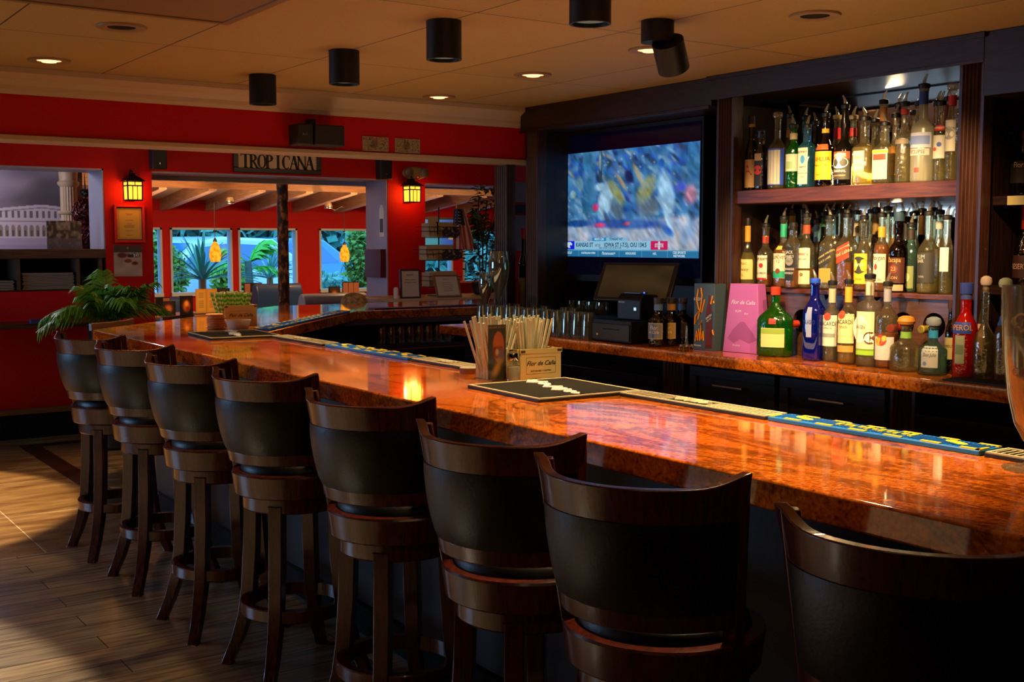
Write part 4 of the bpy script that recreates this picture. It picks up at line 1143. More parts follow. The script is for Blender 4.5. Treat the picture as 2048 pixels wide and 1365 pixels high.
sbot('gin_bottle', 'square pale blue gin bottle with arched white label', 1610, 232, 15.5, U, UZ, glassk='pblue', liq='water', fill=.7, n=5, hs=.66, hn=.78, labels=[(.06, .66, .84, 'cfcaa8', [('BOMBAY', .055, .88, BK, .8), ('', .14, .68, 'disc', '3c88c0', 0, .6), ('Sapphire', .05, .48, BK, .8), ('LONDON DRY', .035, .30, BK), ('GIN', .04, .2, BK)])])
sbot('coffee_liqueur_bottle', 'brown bottle with bright yellow label and lit spout on the upper shelf', 1646, 209, 19.5, U, UZ, glassk='brown', liq='dark', hs=.48, hn=.74, neck=(.76, .82, 'd8a018'), labels=[(.10, .50, 1.25, 'f0b010', [('KAHLUA', .085, .72, '8c2408', .85), ('RUM & COFFEE', .03, .5, BK), ('LIQUEUR', .03, .18, '7a4a10')]), (.52, .60, .9, 'e0561c')])
sbot('cream_liqueur_bottle', 'black bottle with long neck and red lettered cream label', 1684, 192, 20, U-.01, UZ, glassk='black', hs=.46, hn=.64, labels=[(.08, .44, 1.15, '3a3628', [('', .09, .86, 'rect', 'c4441c', 1.1), ('BAILEYS', .062, .86, 'f0d8a0', .85), ('', .15, .6, 'disc', 'd8d0b0', 0, 1.6), ('ORIGINAL', .045, .3, 'e0d8c0', .9), ('IRISH CREAM', .03, .14, 'e0b070')])], texts=())
sbot('rum_bottle', 'wide clear bottle of pale liquor with a small white label on the upper shelf', 1724, 216, 22.5, U, UZ, liq='pale', fill=.58, hs=.56, hn=.66, rn=.018, n=3.2, labels=[(.22, .52, .62, 'c8c2a0', [('BLANCO', .05, .65, '4a4434', .8), ('750 ML', .03, .25, '4a4434')])])
sbot('triple_sec_bottle', 'square clear bottle with orange side label and yellow band', 1764, 226, 20, U, UZ, liq='water', fill=.5, n=5, hs=.6, hn=.72, labels=[(.08, .58, .95, 'c0b89c', [('', .05, .93, 'rect', 'd8c024', 1.0), ('', .10, .75, 'rect', 'a83a1c', .8)])])
sbot('orange_liqueur_bottle', 'slim bottle with orange label behind the square clear bottle', 1785, 210, 13, U+.05, UZ, liq='water', fill=.6, hs=.5, hn=.7, labels=[(.14, .56, 1.0, 'd08a34', [('Orange', .07, .5, '7a3008', .8)])])
sbot('vodka_bottle', 'clear ridged bottle with red neck band and black pourer', 1802, 186, 17, U, UZ, glassk='clear', liq='water', fill=.45, hs=.58, hn=.74, neck=(.88, .95, 'b83a24'), labels=[(.5, .56, 1.0, '6a5a44')])
sbot('vodka_bottle', 'tall frosted vodka bottle with blue neck wrap and mountain label', 1839, 150, 23, U-.01, UZ, glassk='frost', hs=.56, hn=.68, rn=.017, neck=(.82, .99, '1c3c84'), labels=[(.36, .52, 1.25, 'a8a8b4', [('', .09, .5, 'rect', '6878a8', 1.1)]), (.28, .35, 1.1, 'b0a898', [('ECLIPSE', .055, .5, '6a2a4a', .9)]), (.10, .15, .22, 'c43020')])
sbot('vodka_bottle', 'clear bottle with red band label beside the frosted bottle', 1874, 184, 14, U+.02, UZ, liq='water', fill=.6, hs=.6, hn=.78, labels=[(.66, .73, 1.2, 'c02418', [('SMIRNOFF', .042, .5, 'f0e8d8', .8)]), (.3, .6, 1.1, 'b8b4a0', [('', .06, .6, 'disc', '3a4a90', .3), ('', .05, .4, 'disc', 'a84434', -.3)])])
sbot('vodka_bottle', 'clear bottle with plain pale label at the right end of the upper shelf', 1896, 166, 12, U-.02, UZ, liq='water', fill=.4, hs=.66, hn=.8, neck=(.82, .93, 'b02018'), cap=('stopper', 'glass'), labels=[(.32, .66, 1.1, 'b4ac94', [('Stolichnaya', .05, .75, '2c2c34', .8), ('', .12, .55, 'disc', '7a7468')])])
gb = 'upper shelf back row'
for (px, yt, hw, kw, lb) in (
    (1575, 212, 12, dict(liq='amber', fill=.3, neck=(.72, .82, 'c07a24')), 'amber-necked clear bottle behind the clear decanter and green gin'),
    (1606, 216, 12, dict(glassk='green', neck=(.8, .97, '1c6a34')), 'green bottle with green neck wrap in the upper back row'),
    (1626, 226, 12, dict(glassk='dkgreen'), 'dark-capped bottle in back row behind the pale blue gin'),
    (1669, 214, 13, dict(liq='water', neck=(.70, .86, 'c81c14'), cap=('pourer', 'b8a04a')), 'back-row bottle with red neck wrap left of the long-necked black bottle'),
    (1701, 214, 12, dict(liq='water', neck=(.74, .86, 'b01c18'), cap=('pourer', 'a89468')), 'back-row bottle with red neck band right of the long-necked black bottle'),
    (1744, 220, 13, dict(liq='pale', fill=.4), 'plain clear bottle in the back row between pale liquor and yellow band'),
    (1760, 183, 14, dict(liq='water', neck=(.74, .95, 'b07a34')), 'tall bottle with copper-coloured neck wrap in the upper back row'),
    (1791, 188, 13, dict(glassk='brown', neck=(.76, .95, '4a3428')), 'brown-necked bottle behind the red-banded clear vodka'),
    (1822, 204, 12, dict(liq='water'), 'plain clear bottle behind and left of the frosted vodka'),
    (1831, 186, 12, dict(liq='water', neck=(.84, .95, 'd8d4c0')), 'clear bottle with a white neck band peeking behind frosted vodka'),
    (1867, 184, 13, dict(liq='pale', fill=.6, neck=(.6, .7, '2c3a20')), 'black-collared bottle behind the frosted vodka on its right'),
    (1888, 176, 12, dict(liq='water', neck=(.72, .95, 'a81c14')), 'red-necked bottle in the back row near the right pilaster')):
    sbot('liquor_bottle', lb, px, yt, hw, U+.135, UZ, group=None, **{**dict(hs=.56, hn=.74), **kw})

# lower shelf
LZ = SZ+0.0005; V = 4.10
sbot('cognac_bottle', 'cognac bottle with tall gold neck foil at the left of the lower shelf', 1495, 436, 20, V, LZ, liq='pale', fill=.5, hs=.34, hn=.62, rn=.0135, cap=('cap', '1c1810'), neck=(.66, .90, 'c8922c'), labels=[(.10, .40, 1.2, 'cfb96e', [('COGNAC', .05, .78, '6a4c1c', .8), ('Hennessy', .075, .5, '4a3414', .75, 0, .3), ('V.S', .05, .2, '6a4c1c')])])
sbot('bourbon_bottle', 'white-labelled bourbon with red seal beside the cognac', 1531, 431, 14.5, V+.01, LZ, liq='amber', fill=.2, hs=.55, hn=.68, n=3, neck=(.72, .84, 'a83020'), labels=[(.12, .52, .95, 'd6cdb0', [('JIM BEAM', .07, .84, '2a221c', .72), ('', .08, .58, 'disc', 'c81c20'), ('BOURBON', .05, .26, '4a3c34', .75), ('', .03, .03, 'rect', 'b02018', .9)])])
sbot('scotch_bottle', 'single malt with cream and teal label and green neck foil', 1567, 416, 19, V-.01, LZ, liq='amber', fill=.56, hs=.52, hn=.68, n=2.4, neck=(.74, .93, '1c9a72'), labels=[(.14, .50, 1.05, 'd8d0b0', [('THE', .035, .93, '4a4030'), ('GLENLIVET', .062, .84, '3a3428', .72), ('12', .075, .68, 'c4703c'), ('', .10, .15, 'rect', '18a078', 1.03), ('', .08, .28, 'disc', '7a3a14')]), (.555, .61, .5, 'c8b04a')])
sbot('whiskey_bottle', 'square whiskey bottle with black label between teal and white labels', 1586, 445, 12.5, V-.045, LZ, liq='amber', fill=.3, n=6, hs=.68, hn=.8, cap=('cap', '14110e'), labels=[(.12, .64, .92, '1c1a18', [("JACK", .07, .84, 'd8d4c4', .8), ("DANIEL'S", .055, .72, 'd8d4c4', .7), ('', .14, .58, 'disc', '8a867c'), ('No.7', .06, .58, '14110e', .8), ('TENNESSEE', .05, .34, 'd8d4c4', .7), ('WHISKEY', .05, .22, 'd8d4c4', .75)])])
sbot('scotch_bottle', 'scotch with plain white labels and red neck band left of the slanted labels', 1613, 410, 17, V, LZ, liq='gold', fill=.3, hs=.55, hn=.72, neck=(.76, .88, 'c84420'), labels=[(.28, .56, 1.0, 'd8d0b4', [("Dewar's", .075, .72, 'a83024', .7), ('WHITE LABEL', .03, .45, '6a4c34', .85)]), (.06, .25, 1.0, 'd0c49c', [('', .05, .7, 'disc', '8a6a34')])])
sbot('scotch_bottle', 'square scotch with slanting black and gold label', 1659, 414, 17, V-.01, LZ, liq='pale', fill=.45, n=6, hs=.62, hn=.76, labels=[(.10, .30, .9, 'b8923c', []), (.34, .56, .98, '2c2a20/0.55', [('JOHNNIE WALKER', .04, .7, 'd8c078', .75, 0, .0), ('BLACK LABEL', .045, .35, 'd8c078', .72)])])
sbot('scotch_bottle', 'square scotch with slanting red label', 1694, 410, 17, V, LZ, liq='amber', fill=.38, n=6, hs=.62, hn=.76, labels=[(.40, .62, .98, 'd83c1c/0.42', [('Red Label', .08, .5, 'f8d8a0', .75), ('JOHNNIE WALKER', .03, .8, 'f8d8a0', .8)])])
sbot('whiskey_bottle', 'yellow-labelled whiskey bottle with black round emblem', 1727, 414, 17, V-.02, LZ, liq='amber', fill=.2, hs=.5, hn=.72, n=2.6, labels=[(.10, .52, 1.15, 'e0b820', [('', .24, .62, 'disc', '34342c', 0), ('Jerry', .085, .64, 'e8e4cc', .85, 0, .2), ('SPICED', .035, .15, '7a5c14')])])
sbot('rum_bottle', 'spiced rum with white label and orange neck band', 1763, 408, 15.5, V, LZ, liq='amber', fill=.62, hs=.56, hn=.72, neck=(.72, .86, 'd89024'), labels=[(.12, .50, 1.1, 'd4ccac', [('Morgan', .085, .86, '3a3024', .75), ('', .08, .55, 'disc', 'c83424', -.2, .5), ('SPICED', .04, .1, 'a83424')])])
sbot('rum_bottle', 'round dark rum with gold lettering and blue-topped neck', 1797, 424, 19, V-.01, LZ, glassk='brown', liq='dark', fill=.5, hs=.52, hn=.68, rn=.018, cap=('cap', '2c4454'), labels=[(.12, .44, 1.2, '4a1c0c', [('Zacapa', .08, .9, 'e0a450', .8), ('', .11, .55, 'disc', '7a2c0c'), ('23', .07, .55, 'e0a450'), ('RON', .05, .2, 'e0a450')]), (-.0+.02, .10, 1.1, 'a8926c')])
sbot('tequila_bottle', 'pale green tequila bottle behind the black-labelled one', 1822, 428, 14, V+.03, LZ, glassk='aqua', liq='gold', fill=.3, hs=.6, hn=.76, neck=(.8, .95, '2a1c10'), labels=[(.06, .40, .9, '7c8448', [('', .13, .5, 'disc', 'b0ac74', 0, .6)])])
sbot('rum_bottle', 'large clear bottle with big black label on the lower shelf', 1857, 404, 21, V-.02, LZ, liq='pale', fill=.2, hs=.54, hn=.72, labels=[(.14, .52, 1.1, '2c2a24', [('RUM', .075, .86, 'b8b4a0', .8, -.3), ('BAR', .065, .72, 'b8b4a0', .8, -.3), ('SILVER', .035, .2, 'a8a490', .8, -.2)])])
sbot('vodka_bottle', 'white-glass bottle by the right pilaster on the lower shelf', 1893, 412, 13, V+.01, LZ, liq='water', fill=.5, hs=.6, hn=.78, labels=[(.3, .62, .8, 'c8c8b8')])
for (px, yt, hw, kw, lb) in (
    (1583, 403, 12, dict(liq='gold', neck=(.7, .95, 'b89a3c')), 'gold-necked bottle behind the teal-labelled malt'),
    (1606, 402, 14, dict(liq='water'), 'plain clear bottle behind the white-labelled scotch'),
    (1634, 422, 11, dict(liq='water', neck=(.7, .95, '6a9ab0')), 'clear bottle with pale blue neck in the lower back row'),
    (1648, 408, 12, dict(glassk='dkgreen', neck=(.84, .98, '1c5a24')), 'green-capped dark bottle behind the slanted black label'),
    (1664, 405, 12, dict(liq='pale', neck=(.7, .92, '3c88b4')), 'blue-necked bottle behind the slanted black label'),
    (1682, 402, 13, dict(liq='pale'), 'plain bottle behind the gap of the two slanted labels'),
    (1714, 404, 13, dict(liq='water', neck=(.7, .9, 'b8a878')), 'beige-necked bottle behind the slanted red label'),
    (1742, 402, 13, dict(liq='gold', fill=.6), 'pale gold bottle behind the yellow-labelled whiskey'),
    (1752, 398, 11, dict(glassk='brown', neck=(.7, .95, '8a6a2c')), 'brass-necked bottle left of the spiced rum, back row'),
    (1774, 396, 12, dict(liq='pale'), 'tall plain bottle behind the white-labelled spiced rum'),
    (1787, 408, 12, dict(liq='gold', fill=.7), 'golden bottle between spiced rum and dark rum, back row'),
    (1812, 416, 14, dict(glassk='brown', liq='dark', neck=(.72, .95, '1c1a14')), 'black-necked amber bottle behind the dark rum'),
    (1826, 406, 13, dict(liq='pale', neck=(.8, .95, '2c2a20')), 'back-row bottle between dark rum and black label'),
    (1878, 402, 13, dict(liq='water', neck=(.8, .9, 'c8c4b0')), 'clear bottle behind the big black label, near the pilaster')):
    sbot('liquor_bottle', lb, px, yt, hw, V+.15, LZ, **{**dict(hs=.56, hn=.74), **kw})

# bottles standing on the granite back counter
CZ_ = 1.0505; K = 3.945
sbot('scotch_bottle', 'big flat-sided green scotch bottle with red cap beside the purple box', 1553, 574, 37, K, CZ_, glassk='green', liq='green', fill=.25, sy=.62, hs=.52, hn=.78, rn=.0175, cap=('cap', 'c8341c'), labels=[(.14, .42, .70, 'cfc078', [('', .07, .84, 'rect', '84a034', .70), ('DELUXE', .03, .84, '2c3410'), ('12', .05, .45, '4a3c1c')]), (.48, .56, .20, 'c03028')], rz=radians(-62))
sbot('tequila_bottle', 'tall cobalt blue tequila bottle with clear spout', 1632, 540, 20, K, CZ_, glassk='blue', liq='blue', fill=.22, n=4, hs=.60, hn=.82, rn=.016, cap=('pourer', '2050d0'), labels=[(.30, .68, .35, '8c94b4', [('MILAGRO', .08, .5, '1c2c6a', .5)])])
sbot('rum_bottle', 'white rum bottle with red round emblem right of the blue bottle', 1667, 544, 17.5, K+.03, CZ_, liq='water', fill=.6, hs=.60, hn=.74, neck=(.76, .94, 'a8a88c'), labels=[(.20, .60, 1.15, 'd6d2b8', [('', .10, .95, 'disc', 'd83c20'), ('BACARDÍ', .075, .72, '2a2620', .75), ('SUPERIOR', .03, .58, '7a7468'), ('', .05, .35, 'rect', '8a9084', .9)])])
sbot('rum_bottle', 'gold rum bottle with cream label and gold neck foil', 1700, 541, 20, K, CZ_, liq='gold', fill=.34, hs=.60, hn=.74, neck=(.76, .95, 'c8962c'), labels=[(.26, .62, 1.15, 'd8c88c', [('', .10, .97, 'disc', 'd83c20', -.2), ('BACARDÍ', .075, .72, '2a2620', .75), ('GOLD', .04, .55, 'a8641c'), ('', .035, .30, 'rect', 'd8c88c', .9)]), (.15, .23, 1.1, 'b88a3c')])
sbot('coconut_rum_bottle', 'tall flat-shouldered coconut rum bottle with green and white label', 1742, 530, 23, K, CZ_, liq='water', fill=.3, n=2.6, hs=.70, hn=.76, rn=.017, neck=(.80, .97, 'b4ac94'), labels=[(.18, .62, 1.15, 'bcc498', [('', .32, .55, 'disc', 'e0dcc4', -.38, .72), ('HAVEN', .06, .6, '6a6a5c', .75, -.38), ('', .14, .33, 'disc', '5a3a20', .62), ('', .10, .33, 'disc', 'e8e4d4', .58)]), (.13, .20, 1.15, '8cbc24')])
sbot('mango_rum_bottle', 'round-shouldered clear rum bottle with fruit on its white label', 1778, 545, 22, K+.005, CZ_, liq='amber', fill=.42, hs=.60, hn=.76, neck=(.80, .96, '8a8690'), labels=[(.10, .38, 1.2, 'c0bcb4', [('', .13, .85, 'disc', 'c8341c', 0), ('', .10, .8, 'disc', 'e89a20', -.25), ('', .06, .95, 'disc', 'e8b040', .3)])])
sbot('tequila_bottle', 'squat clear tequila bottle with round orange-brown cork', 1817, 632, 31, K-.03, CZ_, liq='water', fill=.5, hs=.50, hn=.74, rn=.020, cap=('cork', 'b8741c'), neck=(.72, .86, '7ca83c'))
sbot('tequila_bottle', 'squat pale aqua tequila bottle with oval label and crumpled foil top', 1872, 634, 28, K-.05, CZ_, glassk='aqua', liq='water', fill=.4, hs=.50, hn=.72, rn=.017, cap=('cork', '8c9494'), neck=(.76, .92, '2c94c4'), labels=[(.16, .60, .62, 'c4c4b4', [('Don Julio', .10, .6, '4a4c44', .7, 0, .3), ('', .08, .2, 'disc', '6a8ab8', -.3)])], rz=radians(-70))
sbot('aperitif_bottle', 'dark bottle with beige label behind the bright red aperitif', 1909, 600, 13, K+.04, CZ_, glassk='brown', liq='dark', hs=.55, hn=.76, cap=('cap', '4a2818'), labels=[(.2, .5, 1.1, 'b8a464', [('VERMOUTH', .05, .6, '3a2c14', .7)])])
sbot('aperitif_bottle', 'bright red aperitif bottle with blue slanting label and blue neck wrap', 1936, 566, 24, K-.05, CZ_, glassk='redgl', liq='red', fill=.74, hs=.52, hn=.72, rn=.0195, cap=('cap', '2c3c84'), neck=(.84, .99, '3a447c'), labels=[(.48, .60, .95, '28489c', [('APEROL', .085, .5, 'f0a41c', .85)]), (.16, .46, .42, 'a8ac7c', [('', .10, .5, 'rect', '7a8a5c', .35)])])
sbot('crystal_decanter', 'clear crystal decanter with long fluted stopper at the right', 1975, 552, 23, K-.03, CZ_, liq='water', fill=.45, hs=.40, hn=.62, rn=.0125, cap=('cork', 'b49a84'))
sbot('liquor_bottle', 'slim bottle with pink label standing behind the crystal decanter', 1964, 580, 15, K+.06, CZ_, liq='red', fill=.2, hs=.6, hn=.8, cap=('cap', '1c1a18'), labels=[(.12, .62, 1.0, 'c89c84')])
sbot('liquor_bottle', 'clear bottle with pale cork partly hidden by the beer glass', 2014, 556, 18, K-.02, CZ_, liq='water', fill=.5, hs=.5, hn=.7, cap=('cork', 'a8b084'), neck=(.6, .7, '2c6ab4'))
# three dark rum bottles with blue shield labels left of the gift boxes
for px, yt, X, lab, lb in ((1318, 596, 3.85, '2c5c94', 'dark rum bottle with blue shield label, front left of three by the till'),
                  (1344, 596, 3.93, 'a8741c', 'dark rum bottle with gold shield label, middle of three by the till'),
                  (1366, 596, 4.02, '2c5a7c', 'dark rum bottle with blue label, hindmost of three against the gift box')):
    sbot('rum_bottle', lb, px, yt, 20, X, CZ_, glassk='brown', liq='dark', fill=.6, hs=.55, hn=.70, rn=.020, cap=('cap', '2a2018'), neck=(.76, .9, '5a7ca0' if lab[0] == '2' else 'a86c24'), labels=[(.16, .50, 1.0, 'b89a54', []), (.18, .48, .92, lab, [('Flor', .12, .72, 'e8d8a8', .9, 0, .3), ('de Caña', .09, .42, 'e8d8a8', .85, 0, .3)])], rz=radians(-72))
# wine bottles lying in the round holes
for h, c1, g, lb in ((holes[0], 'c8341c', 'dkgreen', 'wine bottle with red and yellow cap lying in the hole left of the blue bottle'),
                     (holes[1], 'a81c1c', 'black', 'wine bottle with red foil lying in the hole behind the squat tequila'),
                     (holes[2], '9a8424', 'black', 'wine bottle with gold foil lying in the rightmost hole')):
    t = thing('wine_bottle', lb, 'bottle', (PXL-0.085, h.y, h.z-HR+0.040), 0)
    M = Matrix.Rotation(pi/2, 4, 'Y') @ Matrix.Identity(4)
    MB().lathe([(0.0145, 0.055), (0.0145, 0.10), (0.036, 0.16), (0.037, 0.32), (0.034, 0.335)], 24, M=M).build('glass_body', G[g], t)
    MB().lathe([(0.014, 0.0), (0.0165, 0.002), (0.0165, 0.014), (0.0155, 0.016), (0.0155, 0.056)], 20, M=M).build('foil', ink(c1), t)
# bottles in the right bay
o = sbot('gift_bottle', 'dark round bottle on the shelf in the right-hand bay at picture edge', 2041, 262, 24, 4.16, 1.7355, glassk='black', hs=.5, hn=.7, cap=('cap', '14100c'), labels=[(.2, .55, 1.1, '241a14', [('Flor', .12, .8, 'c8b494', .8)])])
sbot('gift_bottle', 'red wrapped bottle with black label in the right-hand bay', 2050, 380, 22, 4.16, 1.3955, glassk='brown', liq='red', fill=.8, hs=.3, hn=.6, cap=('cap', '1c100c'), neck=(.6, .9, 'a0100c'), labels=[(.08, .32, 1.2, '3a1410', [('RESERVA', .08, .5, 'c8a094', .7)])])
o = MB().box((0, -0.05, 0), (0.003, 0.05, 0.034)).build('price_tag', M_tan, loc=(4.056, atX(2042, 320, 4.056).y, 1.70)); tag(o, 'small beige shelf tag below the upper right bottle', 'price tag')

# ------------------------------------------------------------------ boxes by the till
p = atZ(1392, 700, CZ_)
a = atX(1380, 560, 3.90); b = atX(1449, 560, 3.90); W = a.y-b.y; H = a.z-CZ_
t = thing('whisky_gift_box', 'tall slate blue gift box with orange brush writing and a painted bottle', 'gift box', (3.885, (a.y+b.y)/2, CZ_), radians(-84))
H = 0.315; W = 0.125
MB().box((-W/2, 0, 0), (W/2, 0.082, H)).build('box', mat('slate_blue_card', '#3c4c54', 0.5), t, bev=0.001)
bt = MB(); bt.add([(x, -0.0012, z) for x, z in [(0.010, 0.01), (0.05, 0.01), (0.05, 0.17), (0.043, 0.21), (0.036, 0.225), (0.036, 0.262), (0.024, 0.262), (0.024, 0.225), (0.017, 0.21), (0.010, 0.17)]], [tuple(range(10))])
bt.build('painted_bottle', ink('5a1208'), t)
MB().add([(x, -0.0020, z) for x, z in [(0.008, 0.118), (0.052, 0.15), (0.052, 0.185), (0.008, 0.153)]], [(0, 1, 2, 3)]).build('slanted_label', ink('30383a'), t)
text('LIMITED', 0.012, M_wht, t, T(0.03, -0.0026, 0.16) @ R(-35, 'Y'), ex=.0002); text('DESIGN', 0.010, ink('e0b45c'), t, T(0.03, -0.0026, 0.145) @ R(-35, 'Y'), ex=.0002)
text('KEEP', 0.02, M_wht, t, T(-0.042, -0.0014, 0.24), ex=.0002); text('WALKING', 0.010, M_wht, t, T(-0.038, -0.0014, 0.02), ex=.0002)
sc = MB()
def brush(pts): sc.tube([(x, -0.0022, z) for x, z in pts], 0.0062, 6, flat=0.25)
brush([(-0.03, .19), (-.045, .24), (-.035, .29), (-.018, .295), (-.012, .26), (-.02, .2), (-.035, .15), (-.055, .12), (-.052, .16), (-.03, .185), (-.012, .18), (-.004, .21), (.004, .24)])
brush([(.052, .26), (.042, .22), (.046, .24), (.058, .235), (.06, .225)])
brush([(-.05, .04), (-.042, .09), (-.036, .045), (-.028, .10), (-.022, .045), (-.014, .125), (-.012, .05), (-.002, .09), (.0, .045)]); brush([(-.03, .12), (-.014, .135), (-.01, .14)]); brush([(.054, .10), (.06, .075), (.052, .09)])
sc.build('orange_brush_script', ink('e8941c'), t)
# purple trapezoid box
L_, Rr_ = atZ(1443, 703, CZ_), atZ(1513, 710, CZ_)
p = (L_+Rr_)/2; d = Rr_-L_; rzp = math.atan2(d.y, d.x); Wb = d.length*1.0
t = thing('rum_gift_box', 'purple tapering gift box with silver script beside the green scotch bottle', 'gift box', (p.x+0.015, p.y, CZ_), rzp+0.08)
Hp = 138*mpp(p); Wt = Wb*0.72; D = 0.085; Dt = 0.06
vs = [(-Wb/2, 0, 0), (Wb/2, 0, 0), (Wb/2, D, 0), (-Wb/2, D, 0), (-Wt/2, .012, Hp), (Wt/2, .012, Hp), (Wt/2, .012+Dt, Hp), (-Wt/2, .012+Dt, Hp)]
MB().add(vs, [(0,3,2,1),(4,5,6,7),(0,1,5,4),(1,2,6,5),(2,3,7,6),(3,0,4,7)]).build('box', mat('purple_card', '#a8549a', 0.45), t, bev=0.0015)
til = Matrix.Rotation(-math.atan(.012/Hp), 4, 'X')
def onp(x, z): return T(x, .012*z/Hp-0.0008, z) @ til
M_slv = mat('silver_ink', '#c4b0c4', 0.4)
text('Flor de Caña', 0.026, M_slv, t, onp(0, Hp*0.73), ex=.0002, shear=.3, bold=.0003)
text('RUM', 0.016, M_slv, t, onp(-.025, Hp*0.60), ex=.0002); text('Ron', 0.014, M_slv, t, onp(.02, Hp*0.57), ex=.0002, shear=.3); text('18 AÑOS', 0.011, M_slv, t, onp(-.03, Hp*0.1), ex=.0002)
vol = MB(); vol.add([(x, .012*z/Hp-.0009, z) for x, z in [(-Wb*.38, Hp*.2), (-Wb*.25, Hp*.33), (-.01, Hp*.45), (.012, Hp*.45), (Wb*.28, Hp*.3), (Wb*.4, Hp*.2), (Wb*.2, Hp*.14), (-.01, Hp*.2), (-Wb*.2, Hp*.13)]], [tuple(range(9))])
vol.build('mountain_print', mat('purple_print', '#8c4080', 0.5), t)
# little glass stand
p = atZ(1379, 702, CZ_)
t = thing('tip_glass_stand', 'small footed clear glass dish in front of the blue gift box', 'glass dish', (p.x-0.02, p.y, CZ_))
mb = MB(); mb.lathe([(0.034, .022), (0.036, .024), (0.036, .03), (0.01, .028), (0.005, .06), (0.004, .12)], 20)
for q in range(4):
    a = q*pi/2+.4; mb.tube([(0.03*cos(a), .03*sin(a), .024), (0.036*cos(a), .036*sin(a), .012), (0.034*cos(a), .034*sin(a), 0)], .003, 6)
mb.build('dish', M_clear2, t)

# ------------------------------------------------------------------ television
TX = 4.19
ty1, ty0 = atX(1092, 400, TX).y, atX(1399, 400, TX).y
tz0, tz1 = 1.478, 2.073
TWd, THt = ty1-ty0, tz1-tz0
tv = thing('television', 'large wall television showing a blue-toned basketball game', 'television', (TX, (ty0+ty1)/2, 0), -pi/2)
W2 = TWd/2
MB().box((-W2-0.025, 0.006, 1.335), (W2+0.02, 0.06, 2.20)).build('housing', M_black, tv, bev=0.004)
MB().box((-W2-0.004, 0.002, 1.375), (W2+0.004, 0.0055, 2.175)).build('screen', mat('unlit_screen', '#05050a', 0.12, emit=0.012, ecol='#3030a0'), tv)
def game(u, v):
    x, y = u*15, v*9
    n1 = vnoise(x*1.3+y*0.7, y*1.2-x*.3, 1); n3 = vnoise(u*24, v*9.6, 4)
    im = lerp(flat('123f7c', u), hexc('3f84b8'), n1)
    rs = np.random.RandomState(3)
    for _ in range(260):   # the crowd, blurred along a diagonal
        cu, cv = rs.rand(), .36+.66*rs.rand(); c = ['1a48b4', '0c1f4c', '8fb4c8', '2050c8', '16303c', '5c88a8', 'a09078', '1c6090', '2438a8', '20304c', '7ca4bc'][rs.randint(11)]
        im = blob(im, u, v, cu, cv, .010+.016*rs.rand(), .028+.05*rs.rand(), c, .35+.3*rs.rand(), .7, .75)
    for _ in range(60):
        cu, cv = rs.rand(), .36+.60*rs.rand(); im = blob(im, u, v, cu, cv, .008, .012+.01*rs.rand(), ['b89878', 'c0a890', '9cc0d4'][rs.randint(3)], .4, .8, .7)
    k = np.clip((v-.30-.06*n3)/.05, 0, 1)
    court = lerp(flat('7f9cc4', u), hexc('b4b0b4'), n3)
    im = court*(1-k[..., None])+im*k[..., None]
    im = rect(im, u, v, .27, .42, .36, 1, '2a6a94', .8); im = rect(im, u, v, .93, .6, 1, 1, '2c6e9c', .7)
    im = rect(im, u, v, .38, .70, .405, 1, '203c4c', .8); im = blob(im, u, v, .39, .9, .012, .1, '7a98a0', 0, .5)
    im = blob(im, u, v, .26, .80, .03, .16, '1c4488', .1, .5); im = blob(im, u, v, .25, .70, .03, .10, '5a8898', .1, .5)
    im = blob(im, u, v, .23, .32, .10, .045, '14488c', 0, .4); im = blob(im, u, v, .55, .31, .35, .06, '2850a0', -.05, .5)
    im = blob(im, u, v, .43, .53, .062, .20, '9cc4dc', -.12, .35); im = blob(im, u, v, .39, .66, .05, .05, '9cc4dc', .7, .5)
    im = blob(im, u, v, .50, .45, .05, .13, '4c6478', .2, .5); im = blob(im, u, v, .70, .46, .09, .12, '5c7080', 0, .5); im = blob(im, u, v, .50, .60, .04, .16, '8a8c50', .35, .5); im = blob(im, u, v, .53, .70, .018, .12, 'a08860', .4, .5)
    im = blob(im, u, v, .46, .80, .022, .05, '1c50a0', 0, .4); im = blob(im, u, v, .58, .74, .035, .09, '101c50', .1, .5)
    im = blob(im, u, v, .69, .62, .06, .16, '8c8c54', -.3, .5); im = blob(im, u, v, .64, .75, .02, .14, 'b09868', .3, .5)
    im = blob(im, u, v, .81, .56, .055, .25, '94bcd8', .1, .35); im = blob(im, u, v, .78, .84, .022, .05, '1a58b0', 0, .4)
    im = blob(im, u, v, .83, .30, .02, .16, 'a0c0d8', .2, .5); im = blob(im, u, v, .82, .24, .03, .07, '1c50b4', .5, .5)
    im = blob(im, u, v, .36, .47, .028, .045, 'd0407c', 0, .4); im = blob(im, u, v, .39, .30, .05, .03, 'c03c6c', 0, .5); im = blob(im, u, v, .57, .31, .03, .02, 'c84060', .3, .5)
    im = blob(im, u, v, .44, .36, .02, .10, '304878', .3, .5); im = blob(im, u, v, .08, .47, .045, .07, '24305c', 0, .5); im = blob(im, u, v, .05, .58, .03, .14, 'a89488', .3, .5)
    im = blob(im, u, v, .03, .70, .03, .10, '8c9448', 0, .6); im = blob(im, u, v, .20, .60, .03, .05, '88b0b8', 0, .5)
    im = blob(im, u, v, .9, .62, .04, .05, '3038c8', 0, .5); im = blob(im, u, v, .95, .55, .05, .12, 'b07890', 0, .6)
    st = vnoise(x*3.2+y*1.6, y*1.1-x*.5, 21)*.5+vnoise(x*5+y*3, y*2.2, 22)*.5
    im = im*(.72+.56*st[..., None]); im = lerp(im, hexc('6a9cc8'), np.clip((vnoise(x*1.9, y*1.7+3, 23)-.35)*.7, 0, .38))
    im = rect(im, u, v, 0, 0, 1, .066, '1d6f9e'); im = rect(im, u, v, 0, .060, 1, .070, '5aa4c8', .6)
